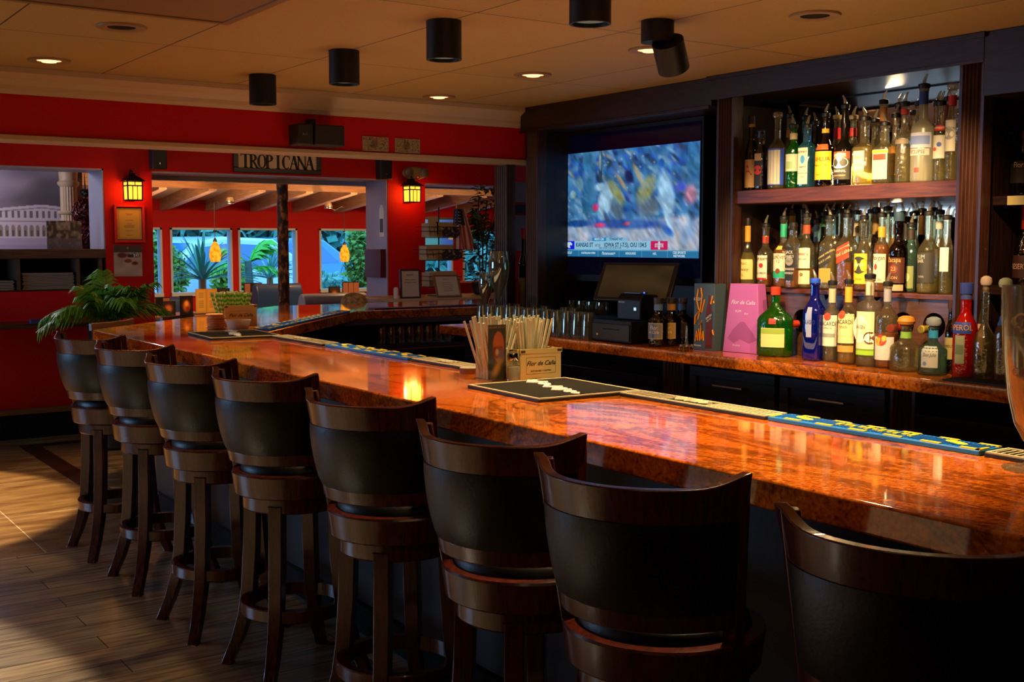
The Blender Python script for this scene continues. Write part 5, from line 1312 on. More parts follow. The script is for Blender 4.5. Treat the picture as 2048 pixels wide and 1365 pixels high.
    for q in (.115, .245, .38, .52, .665, .82): im = rect(im, u, v, q-.0016, 0, q+.0016, .066, '6ab4d0', .7)
    im = rect(im, u, v, .205, .070, .815, .150, '8cc0dc'); im = rect(im, u, v, .34, .152, .435, .182, '1c88bc'); im = rect(im, u, v, .435, .152, .565, .182, '7ab8d8')
    im = rect(im, u, v, .130, .068, .212, .150, '1018d8'); im = rect(im, u, v, .72, .068, .822, .150, 'c80c54')
    im = rect(im, u, v, .03, .905, .135, .945, '88c4e0', .7); im = rect(im, u, v, .034, .911, .082, .939, '2a6a9c', .9)
    return im
picture('picture', TWd, THt, 340, 150, game, picmat('tv_picture', 0.3, emit=0.92), tv, T(0, 0, (tz0+tz1)/2))
M_tvd = emis('tv_dark_text', '103c64', .5); M_tvw = emis('tv_white_text', 'cfe8f4', .8)
def tvt(s, u, v, size, m, wx=1.0, bold=0.0006):
    text(s, size*THt, m, tv, T((u-.5)*TWd, -0.0008, tz0+v*THt), ex=0.0001, wx=wx, bold=bold, name='caption')
tvt('KANSAS ST', .285, .112, .058, M_tvd, .92); tvt('AT 23', .378, .108, .032, M_tvd, .95, 0.0003); tvt('IOWA ST (-7.5), O/U 134.5', .558, .112, .058, M_tvd, .92)
tvt("MEN'S CBB", .387, .167, .032, M_tvw, .9, .0003); tvt('TONIGHT 9 ET', .5, .167, .032, M_tvd, .9, .0003)
tvt('FRED HOMECOURT EDGE AT ISU', .46, .083, .022, M_tvd, 1.0, 0)
for s, u in (('NHL NEWS', .06), ('GOLF', .18), ('AUSTRALIAN OPEN', .312), ('HEADLINES', .595), ('NFL', .745)): tvt(s, u, .035, .03 if len(s) < 12 else .026, M_tvw, .95, .0005)
text('Paramount+', .040*THt, M_tvw, tv, T((.45-.5)*TWd, -0.0008, tz0+.034*THt), ex=0.0001, shear=.3, name='caption', bold=.0005)
tvt('CBS SPORTS', .89, .046, .03, M_tvw, 1.0); tvt('NETWORK', .89, .017, .03, M_tvw, 1.0)
tvt('ESPN', .108, .925, .03, M_tvw, 1.0); tvt('LIVE', .058, .925, .026, M_tvw, 1.0, .0003); tvt('STATE', .771, .108, .045, M_tvw, .9, .0008)
m = MB(); m.add([((.5*0+q[0]-.5)*TWd, -0.001, tz0+q[1]*THt) for q in [(.145, .118), (.155, .138), (.185, .142), (.198, .125), (.196, .105), (.185, .112), (.18, .1), (.186, .085), (.172, .080), (.165, .095), (.155, .085), (.15, .1)]], [tuple(range(12))])
m.build('team_logo', M_tvw, tv, smooth=False)
MB().box((.766*TWd-W2, -.0011, tz0+.074*THt), (.776*TWd-W2, -.0003, tz0+.146*THt)).build('state_logo_bar', M_tvw, tv)

# ------------------------------------------------------------------ till
FXm = 3.80
p = atZ(1135, 676, 1.0505); a = atX(1136, 660, FXm); b = atX(1262, 660, FXm)
cw = a.y-b.y
cd = thing('cash_drawer', 'black metal cash drawer under the receipt printer and touch screen', 'cash drawer', (FXm, (a.y+b.y)/2, 1.0505), -pi/2)
MB().box((-cw/2, 0, 0.004), (cw/2, 0.38, 0.115)).build('body', M_black, cd, bev=0.003)
fr = MB().box((-cw/2+0.008, -0.006, 0.012), (cw/2-0.008, 0, 0.095)); fr.build('drawer_front', mat('black_enamel', '#101012', 0.3), cd, bev=0.002)
MB().box((-cw*.38, -0.0068, 0.066), (-cw*.12, -0.006, 0.070)).box((cw*.08, -0.0068, 0.066), (cw*.34, -0.006, 0.070)).build('slot', M_blackm, cd)
MB().lathe([(0.009, 0), (0.009, 0.004), (0.006, 0.005)], 16, M=T(-0.00, -0.006, 0.035) @ R(90, 'X')).build('lock', mat('brass', '#b07a4c', 0.3, 0.9), cd)
# printer
a = atX(1216, 600, 3.86); b = atX(1290, 600, 3.86); pw = 0.15
pr = thing('receipt_printer', 'black receipt printer with a blue light standing on the cash drawer', 'printer', (3.86, (a.y+b.y)/2-0.02, 1.0505+0.1155), radians(-78))
MB().prism([(0, 0), (0.15, 0), (0.15, 0.125), (0.03, 0.135), (0, 0.105)], -pw/2, pw/2, Matrix(((0, 0, 1, 0), (1, 0, 0, 0), (0, 1, 0, 0), (0, 0, 0, 1)))).build('body', M_black, pr, bev=0.006)
MB().box((-pw*.36, 0.03, 0.134), (pw*.36, 0.09, 0.139)).build('paper_cover', mat('gloss_black', '#0c0c12', 0.1), pr, bev=0.002)
MB().ball((pw*.40, 0.05, 0.139), 0.004, 8, 6).build('power_light', emis('blue_led', '2848ff', 6), pr)
text('EPSON', 0.012, M_wht, pr, T(-pw*.30, -0.0006, 0.090), ex=.0003)
MB().box((pw*.22, -0.001, 0.05), (pw*.32, 0, 0.065)).build('button', M_steel, pr)
# touch screen seen from the back-lit tan side
L_ = atX(1196, 588, 3.95)
sm = thing('touch_screen', 'tilted point of sale touch screen with a dull tan display', 'screen', (3.98, (atX(1206, 560, 3.98).y+atX(1322, 560, 3.98).y)/2, 1.0505), radians(-72))
hw = (atX(1206, 560, 3.98).y-atX(1322, 560, 3.98).y)/2; sh = 0.225
Mt = T(0, -0.01, 0.155+0.05) @ R(-28, 'X')
MB().box((-hw, 0, 0), (hw, 0.02, sh), Mt).build('bezel', mat('bezel_brown', '#1c1812', 0.4), sm, bev=0.004)
def dull(u, v):
    im = lerp(flat('6a6440', u), hexc('4a4630'), vnoise(u*3, v*3, 3)); return blob(im, u, v, .55, .45, .4, .35, '7a6c44', 0, .8)
picture('display', hw*1.8, sh*.84, 16, 12, dull, picmat('dull_display', 0.25), sm, Mt @ T(0, -0.0012, sh/2))
mb = MB(); mb.box((-0.05, 0.03, 0.118), (0.05, 0.13, 0.128)); mb.box((-0.025, 0.07, 0.12), (0.025, 0.09, 0.27)); mb.build('stand', M_black, sm, bev=0.003)
# cable at the till
o = MB().tube([(4.2, 3.9+0.25, 1.055), (4.1, 4.18, 1.10), (4.02, 4.10, 1.19), (4.05, 4.02, 1.29), (4.12, 4.0, 1.38)], 0.005, 8).build('cable', mat('cable', '#6a5838', 0.5)); tag(o, 'pale bent cable rising behind the rum bottles by the till', 'cable')

# ------------------------------------------------------------------ glasses on the back counter
def tumbler(r0, r1, h, w=0.0025, stem=False):
    if stem: pf = [(0.032, 0), (0.033, .002), (0.006, .006), (0.004, .05), (0.02, .065), (r1, h*.75), (r1*.9, h), (r1*.88, h), (r1*.97, h*.75), (0.018, .069)]
    else: pf = [(r0, 0), (r0+.001, .004), (r1, h), (r1-w, h), (r0-w, .012), (0.001, .011)]
    return MB().lathe(pf, 18)
protos = []
grp = {0: ('short clear tumbler among the crowd of glasses on the back counter', 'short tumblers on the back counter'),
       1: ('tall clear highball glass among the glasses on the back counter', 'tall glasses on the back counter'),
       2: ('clear stemmed glass among the glasses on the back counter', 'stemmed glasses on the back counter')}
for k, args in enumerate(((.036, .042, .095), (.030, .036, .145), (.03, .036, .17, .0025, True))):
    o = tumbler(*args).build(('tumbler', 'highball_glass', 'stemmed_glass')[k], M_clear2, ang=60); tag(o, grp[k][0], 'glass', grp[k][1]); protos.append([o, False])
random.seed(21)
yA, yB = atX(1212, 640, 3.86).y+0.03, 5.92
ny = int((yA-yB)/-0.092); cnt = 0
for i in range(ny):
    for j in range(5):
        x = 3.80+0.098*j; y = yA+0.04+0.092*i+(0.02 if j % 2 else 0)
        if x > 3.9 and y < atX(1290, 600, 4.0).y+0.6: pass
        if i < 3 and j > 2: continue
        k = 1 if (j == 0 and 3 < i < 13) or (j == 2 and i % 3) else (2 if (j == 4) else 0)
        if i < 4: k = 1 if j == 0 else 0
        if y > 5.95: continue
        pr_, used = protos[k]
        o = pr_ if not used else pr_.copy()
        if used: COL.objects.link(o)
        protos[k][1] = True
        inv = (k == 1)
        h = (.095, .145, .17)[k]
        o.location = (x+random.uniform(-.004, .004), y+random.uniform(-.004, .004), 1.0508+(h if inv else 0)); o.rotation_euler = (pi if inv else 0, 0, random.uniform(0, 6))
        cnt += 1
# big balloon glass, goblet and bottles at the far end of the back counter
def stemware(name, label, px, yt, hw, X, zb, tall=1.0, liqc=None):
    p = atX(px, 500, X); top = atX(px, yt, X).z; H = top-zb; r = hw*mpp((X, p.y, 1.3))
    t = thing(name, label, 'glass', (X, p.y, zb))
    pf = [(r*.75, 0), (r*.76, .003), (.008, .010), (.005, H*.18), (.006, H*.34), (r*.35, H*.44), (r*.8, H*.60), (r, H*.76), (r*.96, H*.9), (r*.84, H), (r*.81, H), (r*.93, H*.9), (r*.97, H*.76), (r*.77, H*.61), (r*.3, H*.45), (.002, H*.38)]
    MB().lathe(pf, 32).build('glass_bowl', M_clear2, t, ang=60)
    if liqc:
        MB().lathe([(r*.25, H*.46), (r*.74, H*.61), (r*.88, H*.70), (r*.002, H*.701)], 24).build('drink', Lq[liqc], t)
    return t
stemware('balloon_glass', 'very large balloon glass standing left of the television', 998, 503, 21, 3.86, 1.0505)
stemware('goblet', 'smaller goblet with brownish tint left of the large balloon glass', 971, 545, 14, 3.82, 1.0505, liqc='amber')
sbot('wine_bottle', 'dark bottle with red cap leaning against the post left of the television', 1047, 457, 10, 4.12, 1.0505, glassk='black', hs=.62, hn=.78, cap=('cap', '9a1414'), labels=[(.2, .5, 1.1, '8a7a50')])
sbot('liquor_bottle', 'amber bottle with orange label beside the red-capped dark bottle', 1022, 520, 13, 4.08, 1.0505, glassk='clear', liq='amber', fill=.8, hs=.6, hn=.8, cap=('cap', '141010'), labels=[(.2, .6, 1.1, 'a84a1c')])

# mugs on the shelf below the far run
def mug():
    t = thing('jar_mug', 'empty glass jar mug with handle on the shelf below the far bar run', 'mug', (0, 0, 0), 0, 'jar mugs below the far bar run')
    MB().lathe([(.036, 0), (.038, .004), (.038, .105), (.034, .118), (.034, .140), (.031, .140), (.031, .118), (.035, .105), (.035, .010), (.001, .009)], 20).build('jar', M_clear2, t, ang=50)
    MB().tube([(.037, 0, .095), (.055, 0, .095), (.062, 0, .075), (.060, 0, .045), (.050, 0, .030), (.037, 0, .030)], .005, 8).build('handle', M_clear2, t)
    return t
m0 = mug(); first = True
for px in (762, 782, 800, 819, 838, 856, 874, 893):
    o = m0 if first else copy_tree(m0); first = False
    q = atY(px, 690, 7.62); o.location = (q.x, 7.62, 0.8005); o.rotation_euler = (0, 0, random.uniform(-.7, -.3))

# drying mat under the right-hand bottles
o = MB().box((3.752, 2.02, 1.0505), (3.86, 2.62, 1.0575)).build('drying_mat', M_rub)
rb = MB()
for q in range(1, 46): rb.box((3.756, 2.02+0.013*q-.003, 1.0574), (3.856, 2.02+0.013*q+.003, 1.0595))
rb.build('ribs', M_rub, o)
tag(o, 'ribbed black drying mat at the right front edge of the back counter', 'bar mat')

# ------------------------------------------------------------------ ceiling fixtures of the bar room
M_lens = emis('warm_lamp_lens', 'ffb070', 3.5); M_lensd = emis('dim_lens', 'b8a890', 0.28)
def canlight(x, y, label, r, h):
    t = thing('cylinder_downlight', label, 'ceiling light', (x, y, CZ), 0, 'black cylinder downlights over the bar')
    MB().lathe([(r, -h), (r, -0.001)], 32, cap=False).build('housing', M_black, t)
    MB().lathe([(r, -h), (r*.86, -h), (r*.84, -h+.012)], 32, cap=False).build('rim', M_black, t)
    MB().lathe([(.001, -h+.010), (r*.85, -h+.012)], 32, cap=False).build('lens', M_lensd, t)
    MB().lathe([(r*.98, -0.004), (.001, -0.004)], 32, cap=False).build('cap', M_black, t)
    return t
ks = [(524, 'farthest black cylinder downlight, left of the wall speaker'), (688, 'second farthest black cylinder downlight, above the soffit speaker'), (888, 'third black cylinder downlight from the red soffit'), (1180, 'nearest black cylinder downlight, cut off by the top edge')]
cyl = []
for px, lb in ks:
    d = ray(px, 100); x = 2.185; y = x*d.y/d.x; cyl.append((x, y))
    canlight(x, y, lb, 0.062, 0.135)
# swivel spotlight
d = ray(1315, 60); X5 = 2.80; Y5 = X5*d.y/d.x
t = thing('swivel_spotlight', 'black two-part swivel spotlight tilted towards the liquor shelves', 'ceiling light', (X5, Y5, CZ))
MB().lathe([(.001, -.075), (.058, -.075), (.058, -.001), (.001, -.001)], 32, cap=False).build('base', M_black, t)
Ms = T(0.035, -0.03, -0.115) @ R(28, 'Z') @ R(-38, 'Y')
MB().lathe([(.001, .05), (.056, .05), (.056, -.06), (.050, -.06), (.048, -.05)], 32, cap=False, M=Ms).build('head', M_black, t)
MB().lathe([(.001, -.048), (.048, -.049)], 24, cap=False, M=Ms).build('lens', M_lensd, t)
# recessed lights
def recessed(px, py, label, lit):
    p = atZ(px, py, CZ)
    t = thing('recessed_light', label, 'ceiling light', (p.x, p.y, CZ), 0, 'recessed ceiling lights')
    MB().lathe([(.088, -.001), (.085, -.007), (.062, -.008), (.050, -.004), (.050, -.0015)], 36, cap=False).build('trim_ring', mat('brown_trim_ring', '#8a6a48', 0.5), t)
    MB().lathe([(.001, -.002), (.050, -.002)], 24, cap=False).build('lens', M_lens if lit else M_blackm, t)
    if lit:
        MB().lathe([(.001, -.010), (.030, -.010), (.034, -.003)], 20, cap=False).build('lamp', M_lens, t)
    return p
rec = [recessed(98, 120, 'lit recessed ceiling light near the left edge', True), recessed(878, 193, 'lit recessed ceiling light farthest right of the speaker', True),
       recessed(1066, 149, 'lit recessed ceiling light in front of the television cabinet', True), recessed(1300, 99, 'lit recessed ceiling light half behind the swivel spotlight', True)]
recessed(243, 53, 'unlit round ceiling fixture with dark centre at the upper left', False); recessed(1630, 30, 'unlit round ceiling fixture above the liquor shelves', False)
# ceiling return grille
pg = atZ(456, 45, CZ); gx = pg.x; gy = pg.y
mb = MB(); mb.box((gx-1.24, gy-1.24, CZ-0.010), (gx, gy-1.20, CZ-0.0005)); mb.box((gx-1.24, gy-0.03, CZ-0.010), (gx, gy, CZ-0.0005)); mb.box((gx-0.03, gy-1.2, CZ-0.010), (gx, gy-0.03, CZ-0.0005)); mb.box((gx-1.24, gy-1.2, CZ-0.010), (gx-1.21, gy-0.03, CZ-0.0005))
t = thing('ceiling_vent', 'perforated square ceiling vent cut off by the upper left edge', 'vent', (0, 0, 0))
mb.build('frame', mat('vent_frame', '#7a5a38', 0.5), t)
gm, gt, gb = node_mat('perforated_sheet')
g_ = N(gt, 'NewGeometry'); vo = N(gt, 'TexVoronoi'); vo.inputs['Scale'].default_value = 75; vo.inputs['Randomness'].default_value = 0.0
rr_ = ramp(gt, [(0.30, '#1c120a'), (0.36, '#7e603e')]); gt.links.new(g_.outputs['Position'], vo.inputs['Vector']); gt.links.new(vo.outputs['Distance'], rr_.inputs['Fac']); gt.links.new(rr_.outputs['Color'], gb.inputs['Base Color']); gb.inputs['Roughness'].default_value = .5
MB().box((gx-1.21, gy-1.2, CZ-0.006), (gx-0.03, gy-0.03, CZ-0.001)).build('perforated_sheet', gm, t)

# ------------------------------------------------------------------ soffit: speaker, bank notes
SY = 5.658
a = atY(585, 272, SY-0.09); b = atY(680, 272, SY-0.09)
t = thing('wall_speaker', 'black twin-cube speaker mounted on the red soffit', 'speaker', ((a.x+b.x)/2, SY-0.02, (a.z+b.z)/2))
sw = b.x-a.x; sh = 0.105
M_spk = mat('speaker_black', '#141210', 0.6, bump=.05, scale=200)
MB().box((-sw/2, -0.13, -sh/2), (-sw/2+sw*.33, -0.02, sh/2)).build('left_cube', M_spk, t, bev=0.006)
MB().prism([(-sw/2+sw*.36, -0.13), (sw/2-.012, -0.145), (sw/2, -0.12), (sw/2-.006, -0.02), (-sw/2+sw*.36, -0.02)], -sh/2, sh/2).build('right_cube', M_spk, t, bev=0.006)
MB().box((-0.02, -0.02, -0.02), (0.02, 0.019, 0.09)).build('bracket', M_black, t)
text('BOSE', 0.012, M_steel, t, T(-sw*.34, -0.1315, 0.0), ex=.0006)
def note(u, v, s):
    im = lerp(flat('a8946c', u), hexc('7c6a48'), vnoise(u*14, v*8, s)); im = rect(im, u, v, .05, .1, .95, .9, '94845c', .4)
    im = blob(im, u, v, .45, .5, .16, .38, '6c5c44', 0, .3); im = lerp(im, hexc('3a3020'), np.clip((vnoise(u*30, v*16, s+1)-.68)*6, 0, 1)); im = lerp(im, hexc('b03c5c'), np.clip((vnoise(u*9, v*6, s+2)-.78)*6, 0, 1)*(s == 3)); return im
for c, s, lb in (((752, 288), 3, 'framed written-on banknote on the red soffit, the left one'), ((816, 292), 7, 'framed written-on banknote on the red soffit, the right one')):
    p = atY(c[0], c[1], SY-.01); k = mpp(p)
    t = thing('banknote', lb, 'banknote', (p.x, SY-0.0015, p.z)); ww = 0.152; hh = 0.072
    MB().box((-ww/2-.002, -0.004, -hh/2-.002), (ww/2+.002, 0, hh/2+.002)).build('sleeve', mat('note_sleeve', '#b8a888', 0.3), t)
    picture('note', ww, hh, 50, 26, lambda u, v, s=s: note(u, v, s), picmat('printed_note', 0.5), t, T(0, -0.0048, 0))

# ------------------------------------------------------------------ far wall things
FY = WY-0.001
def wallspk(px, py, label):
    p = atY(px, py, FY-.06); k = mpp(p)
    t = thing('small_speaker', label, 'speaker', (p.x, FY, p.z))
    MB().box((-0.062, -0.12, -0.10), (0.062, -0.02, 0.10)).build('cabinet', M_spk, t, bev=0.008)
    MB().box((-0.03, -0.02, -0.03), (0.03, -0.0005, 0.03)).build('bracket', M_black, t)
    MB().box((-0.003, -0.1215, -0.06), (0.003, -0.1195, -0.045)).build('badge', M_steel, t)
    return t
o1 = wallspk(315, 315, 'small black speaker high on the far wall left of the sign'); wallspk(767, 338, 'small black speaker high on the far wall beside the emergency light')
# TROPICANA sign
a = atY(467, 330, FY-.02); b = atY(642, 330, FY-.02)
sx = (a.x+b.x)/2; sw = b.x-a.x; zt = 2.40; zb = atY(555, 347, FY-.02).z
t = thing('wall_sign', 'framed cream sign with black serif capitals above the wide opening', 'sign', (sx, FY, (zt+zb)/2)); sh = zt-zb
MB().box((-sw/2+.03, -0.014, -sh/2+.035), (sw/2-.03, -0.0005, sh/2-.035)).build('board', mat('sign_cream', '#d8bc94', 0.6, var=.15, scale=10), t)
fm = MB(); d_ = .04
fm.box((-sw/2, -0.03, -sh/2), (sw/2, -0.0005, -sh/2+d_)).box((-sw/2, -0.03, sh/2-d_), (sw/2, -0.0005, sh/2)).box((-sw/2, -0.03, -sh/2+d_), (-sw/2+d_, -0.0005, sh/2-d_)).box((sw/2-d_, -0.03, -sh/2+d_), (sw/2, -0.0005, sh/2-d_))
fm.build('frame', mat('sign_frame', '#1a0b08', 0.4), t, bev=0.003)
def serif(word, x0, dx, zc, h, y):
    mb = MB(); tk = h*.19; tn = h*.06; sf = h*.07
    def bx(a, b, c, d): mb.box((a, y, c), (b, y+.003, d))
    def vert(x, w_=tk, z0=0, z1=1):
        bx(x-w_/2, x+w_/2, zc-h/2+h*z0, zc-h/2+h*z1)
        for q, s in ((z0, 0), (z1, -1)): zz = zc-h/2+h*q; bx(x-w_/2-sf, x+w_/2+sf, zz+(0 if s == 0 else -sf*.7), zz+(sf*.7 if s == 0 else 0))
    def arc(cx, cz, rx, rz_, a0, a1, thick=lambda a: tk):
        n = 16; vs = []
        for i in range(n+1):
            a = radians(a0+(a1-a0)*i/n); wq = thick(a)
            for yy in (y, y+.003):
                vs += [(cx+rx*cos(a), yy, cz+rz_*sin(a)), (cx+(rx-wq)*cos(a), yy, cz+(rz_-tn*1.2 if wq < tk*.6 else rz_-tn-(wq-tn)*.35)*sin(a))]
        fs = []
        for i in range(n): q = 4*i; fs += [(q, q+1, q+5, q+4), (q+2, q+6, q+7, q+3), (q, q+4, q+6, q+2), (q+1, q+3, q+7, q+5)]
        mb.add(vs, fs)
    th = lambda a: tn+(tk-tn)*abs(cos(a))
    def slant(xa, xb, w_, z0=0, z1=1):
        za, zz = zc-h/2+h*z0, zc-h/2+h*z1
        mb.add([(xa-w_/2, y, za), (xa+w_/2, y, za), (xb+w_/2, y, zz), (xb-w_/2, y, zz), (xa-w_/2, y+.003, za), (xa+w_/2, y+.003, za), (xb+w_/2, y+.003, zz), (xb-w_/2, y+.003, zz)], [(0,1,2,3),(7,6,5,4),(0,4,5,1),(1,5,6,2),(2,6,7,3),(3,7,4,0)])
    W = h*.36
    for i, ch in enumerate(word):
        x = x0+dx*i
        if ch == 'T': vert(x); bx(x-W, x+W, zc+h/2-sf, zc+h/2); bx(x-W, x-W+sf*.6, zc+h/2-h*.18, zc+h/2); bx(x+W-sf*.6, x+W, zc+h/2-h*.18, zc+h/2)
        if ch in 'RP':
            vert(x-W*.55); arc(x-W*.3, zc+h*.24, W*.95, h*.26, -90, 90, th); bx(x-W*.5, x-W*.2, zc+h/2-sf*.8, zc+h/2); bx(x-W*.5, x-W*.2, zc-h*.02, zc+sf*.6)
            if ch == 'R': slant(x+W*.75, x-W*.1, tk*.9, 0, .5); bx(x+W*.5, x+W*1.1, zc-h/2, zc-h/2+sf*.6)
        if ch == 'O': arc(x, zc, W*1.0, h*.5, 0, 360, th)
        if ch == 'I': vert(x)
        if ch == 'C': arc(x+W*.1, zc, W*1.0, h*.5, 55, 305, th); bx(x+W*.65, x+W*.8, zc+h*.18, zc+h*.46)
        if ch == 'N': vert(x-W*.75, tn*1.3); vert(x+W*.75, tn*1.3); slant(x+W*.75, x-W*.85, tk, 0, 1)
        if ch == 'A': slant(x-W*.8, x-W*.02, tn*1.4, 0, 1); slant(x+W*.7, x+W*.0, tk, 0, 1); bx(x-W*.5, x+W*.5, zc-h*.14, zc-h*.14+tn); bx(x-W*1.1, x-W*.5, zc-h/2, zc-h/2+sf*.6); bx(x+W*.4, x+W*1.1, zc-h/2, zc-h/2+sf*.6)
    return mb
lz0 = atY(555, 338, FY-.02).z; lh = 0.122
serif('TROPICANA', -sw*.365, sw*.0915, lz0+lh/2-((zt+zb)/2), lh, -0.0175).build('lettering', M_ink, t, smooth=False)
mb = MB()
for i in range(60):
    x = -sw*.44+sw*.88*i/59; z = lz0-0.018-((zt+zb)/2)
    mb.box((x-.003, -0.0155, z), (x+.003, -0.014, z+.006+.004*(i % 3)))
for s in (-1, 1):
    for i in range(12): z = lz0-((zt+zb)/2)+.014*i; mb.box((s*sw*.447-.006, -.0155, z), (s*sw*.447+.006, -.014, z+.006))
mb.build('border_pattern', M_ink, t)
# lantern sconces
M_lant = emis('lantern_glass', 'ffc040', 3.0)
_t = M_lant.node_tree; _o = [n for n in _t.nodes if n.type == 'OUTPUT_MATERIAL'][0]; _e = [n for n in _t.nodes if n.type == 'EMISSION'][0]
_m = _t.nodes.new('ShaderNodeMixShader'); _m.inputs['Fac'].default_value = 0.55; _tr = _t.nodes.new('ShaderNodeBsdfTransparent'); _tr.inputs['Color'].default_value = (1, .72, .3, 1)
_t.links.new(_e.outputs[0], _m.inputs[1]); _t.links.new(_tr.outputs[0], _m.inputs[2]); _t.links.new(_m.outputs[0], _o.inputs['Surface'])
def sconce(px, py, label):
    p = atY(px, py, FY-.09)
    t = thing('wall_lantern', label, 'wall lamp', (p.x, FY, p.z))
    s = .078
    gb = MB(); gb.lathe([(s, -.085), (s*1.04, .06)], 4, M=T(0, -.10, 0) @ R(45, 'Z')); gb.build('lantern_glass', M_lant, t, smooth=False)
    fm = MB(); q = s*.74
    for a in (-1, 1):
        for b in (-1, 1): fm.tube([(a*q, -.10+b*q, -.09), (a*q*1.04, -.10+b*q*1.04, .066)], .006, 6)
    for z, g in ((-.088, 1.0), (-.012+.04, 1.02), (.062, 1.05)):
        for (x0, y0, x1, y1) in ((-1, -1, 1, -1), (1, -1, 1, 1), (1, 1, -1, 1), (-1, 1, -1, -1)): fm.tube([(x0*q*g, -.10+y0*q*g, z), (x1*q*g, -.10+y1*q*g, z)], .0055, 6)
    for a in (-.33, .33): fm.tube([(a*q*1.0, -.10-q*1.0, -.088), (a*q, -.10-q*1.02, .03)], .0035, 6)
    fm.tube([(q*0.0, -.10-q*1.04, .028), (0, -.10-q*1.05, .064)], .0035, 6)
    fm.build('lantern_frame', mat('bronze_lantern', '#2a1c10', .45, .5), t)
    MB().lathe([(.115, .064), (.112, .070), (.05, .105), (.022, .115), (.018, .122), (.028, .125), (.024, .132), (.003, .136)], 4, M=T(0, -.10, 0) @ R(45, 'Z')).build('roof_cap', mat('bronze_lantern', '#2a1c10', .45, .5), t, ang=20)
    MB().box((-.04, -.012, -.09), (.04, -.0005, .10)).tube([(0, -.01, .10), (0, -.05, .16), (0, -.10, .145)], .007, 8).build('wall_bracket', mat('bronze_lantern', '#2a1c10', .45, .5), t)
    point('lantern_bulb', (p.x, FY-.10, p.z-.01), 8.0, (1, .42, .12), 0.09)
    return Vector((p.x, FY-.10, p.z))
sc1 = sconce(265, 379, 'glowing amber wall lantern above the red-framed certificate')
sc2 = sconce(823, 386, 'glowing amber wall lantern below the oval emergency light')
# emergency light
p = atY(829, 347, FY-.05)
t = thing('emergency_light', 'cream oval emergency light with two lamps above the right lantern', 'emergency light', (p.x, FY, p.z))
MB().ball((0, -.05, 0), (.135, .048, .062), 28, 14).build('housing', mat('cream_plastic', '#a8946c', .5), t)
for s in (-1, 1): MB().lathe([(.044, 0), (.044, .02), (.036, .026), (.001, .028)], 24, M=T(s*.085, -.085, .004) @ R(90, 'X')).build('lamp', mat('lamp_grey', '#7a6a54', .35), t)
MB().ball((.01, -.098, -.04), .004, 8, 5).build('status_light', emis('red_led', 'ff2010', 3), t)
# certificate and poster on the pier
def paperf(u, v):
    im = flat('b4923c', u); im = rect(im, u, v, .05, .04, .95, .96, '9c7c30', .5); im = rect(im, u, v, .08, .06, .92, .94, 'c0a048')
    for q, w_ in ((.82, .3), (.78, .24), (.62, .34), (.5, .2), (.45, .4), (.42, .42), (.38, .36), (.28, .3), (.14, .25)): im = rect(im, u, v, .5-w_/2, q-.008, .5+w_/2, q+.008, '7a5c24', .8)
    return im
p = atY(258, 448, FY); k = mpp(p)
t = thing('framed_certificate', 'gold certificate in a bright red frame below the left lantern', 'picture', (p.x, FY, p.z)); ww, hh = 46*k*1.12, 66*k
picture('certificate', ww*.94, hh*.94, 40, 60, paperf, picmat('printed_card', 0.35), t, T(0, -0.012, 0))
fm = MB(); q = .018
fm.box((-ww/2-q, -.03, -hh/2-q), (ww/2+q, -.0005, -hh/2)).box((-ww/2-q, -.03, hh/2), (ww/2+q, -.0005, hh/2+q)).box((-ww/2-q, -.03, -hh/2), (-ww/2, -.0005, hh/2)).box((ww/2, -.03, -hh/2), (ww/2+q, -.0005, hh/2)); fm.build('frame', mat('bright_red_frame', '#c8140c', .35), t, bev=.002)
MB().box((-ww/2, -.011, -hh/2), (ww/2, -.0005, hh/2)).build('backing', M_black, t)
p = atY(256, 522, FY); ww, hh = 50*k*1.12, 62*k
def poster(u, v):
    im = lerp(flat('b4a498', u), hexc('9a8878'), vnoise(u*4, v*5, 8)); im = rect(im, u, v, 0, .78, 1, 1, '38241c', .9); im = blob(im, u, v, .3, .68, .22, .10, '5c1410', 0, .4)
    im = rect(im, u, v, .5, .62, .95, .78, '1c1412'); im = blob(im, u, v, .5, .5, .16, .08, '7a3014', 0, .4); im = blob(im, u, v, .74, .42, .14, .07, '5c1c14', 0, .4)
    im = lerp(im, hexc('c89058'), np.clip((vnoise(u*12, v*12, 4)-.75)*6, 0, 1)*(v > .75)); return im
t = thing('menu_poster', 'food poster with dishes taped below the certificate', 'poster', (p.x, FY-.002, p.z))
picture('print', ww, hh, 40, 50, poster, picmat('printed_card2', 0.5), t, T(0, -.002, 0)); MB().box((-ww/2, -.0015, -hh/2), (ww/2, 0, hh/2)).build('sheet', M_paper, t)
text('MIMOSAS', .026, M_wht, t, T(ww*.22, -.003, hh*.235), ex=.0002, wx=.9); text('$45', .034, M_wht, t, T(ww*.3, -.003, hh*.165), ex=.0002)

# timber niche with menus under the left opening
NX0, NX1 = 0.6, 2.70
t = thing('menu_shelf', 'long dark timber shelf niche full of menus under the mural opening', 'shelf', (0, 0, 0))
z1 = 1.505; z0 = 1.185
MB().box((NX0, FY-.02, 1.43), (NX1+.03, FY+.40, z1)).build('top', wood('niche_timber', '#2c1a10', '#5a3a22', .5, 'X'), t, bev=.004)
mb = MB().box((NX0, FY+.02, z0-.02), (NX1, FY+.38, z0)); mb.build('bottom', M_dark, t)
MB().box((NX0, FY+.36, z0), (NX1, FY+.38, 1.43)).build('back', M_blackm, t)
divs = [atY(37, 540, FY).x, atY(157, 540, FY).x, 1.2, NX1-.01]
for x in divs: MB().box((x-.012, FY, z0), (x+.012, FY+.36, 1.43)).build('divider', wood('divider_timber', '#3a2818', '#5a4430', .6, 'Z'), t)
M_st = mat('menu_stack_paper', '#8c8478', .7)
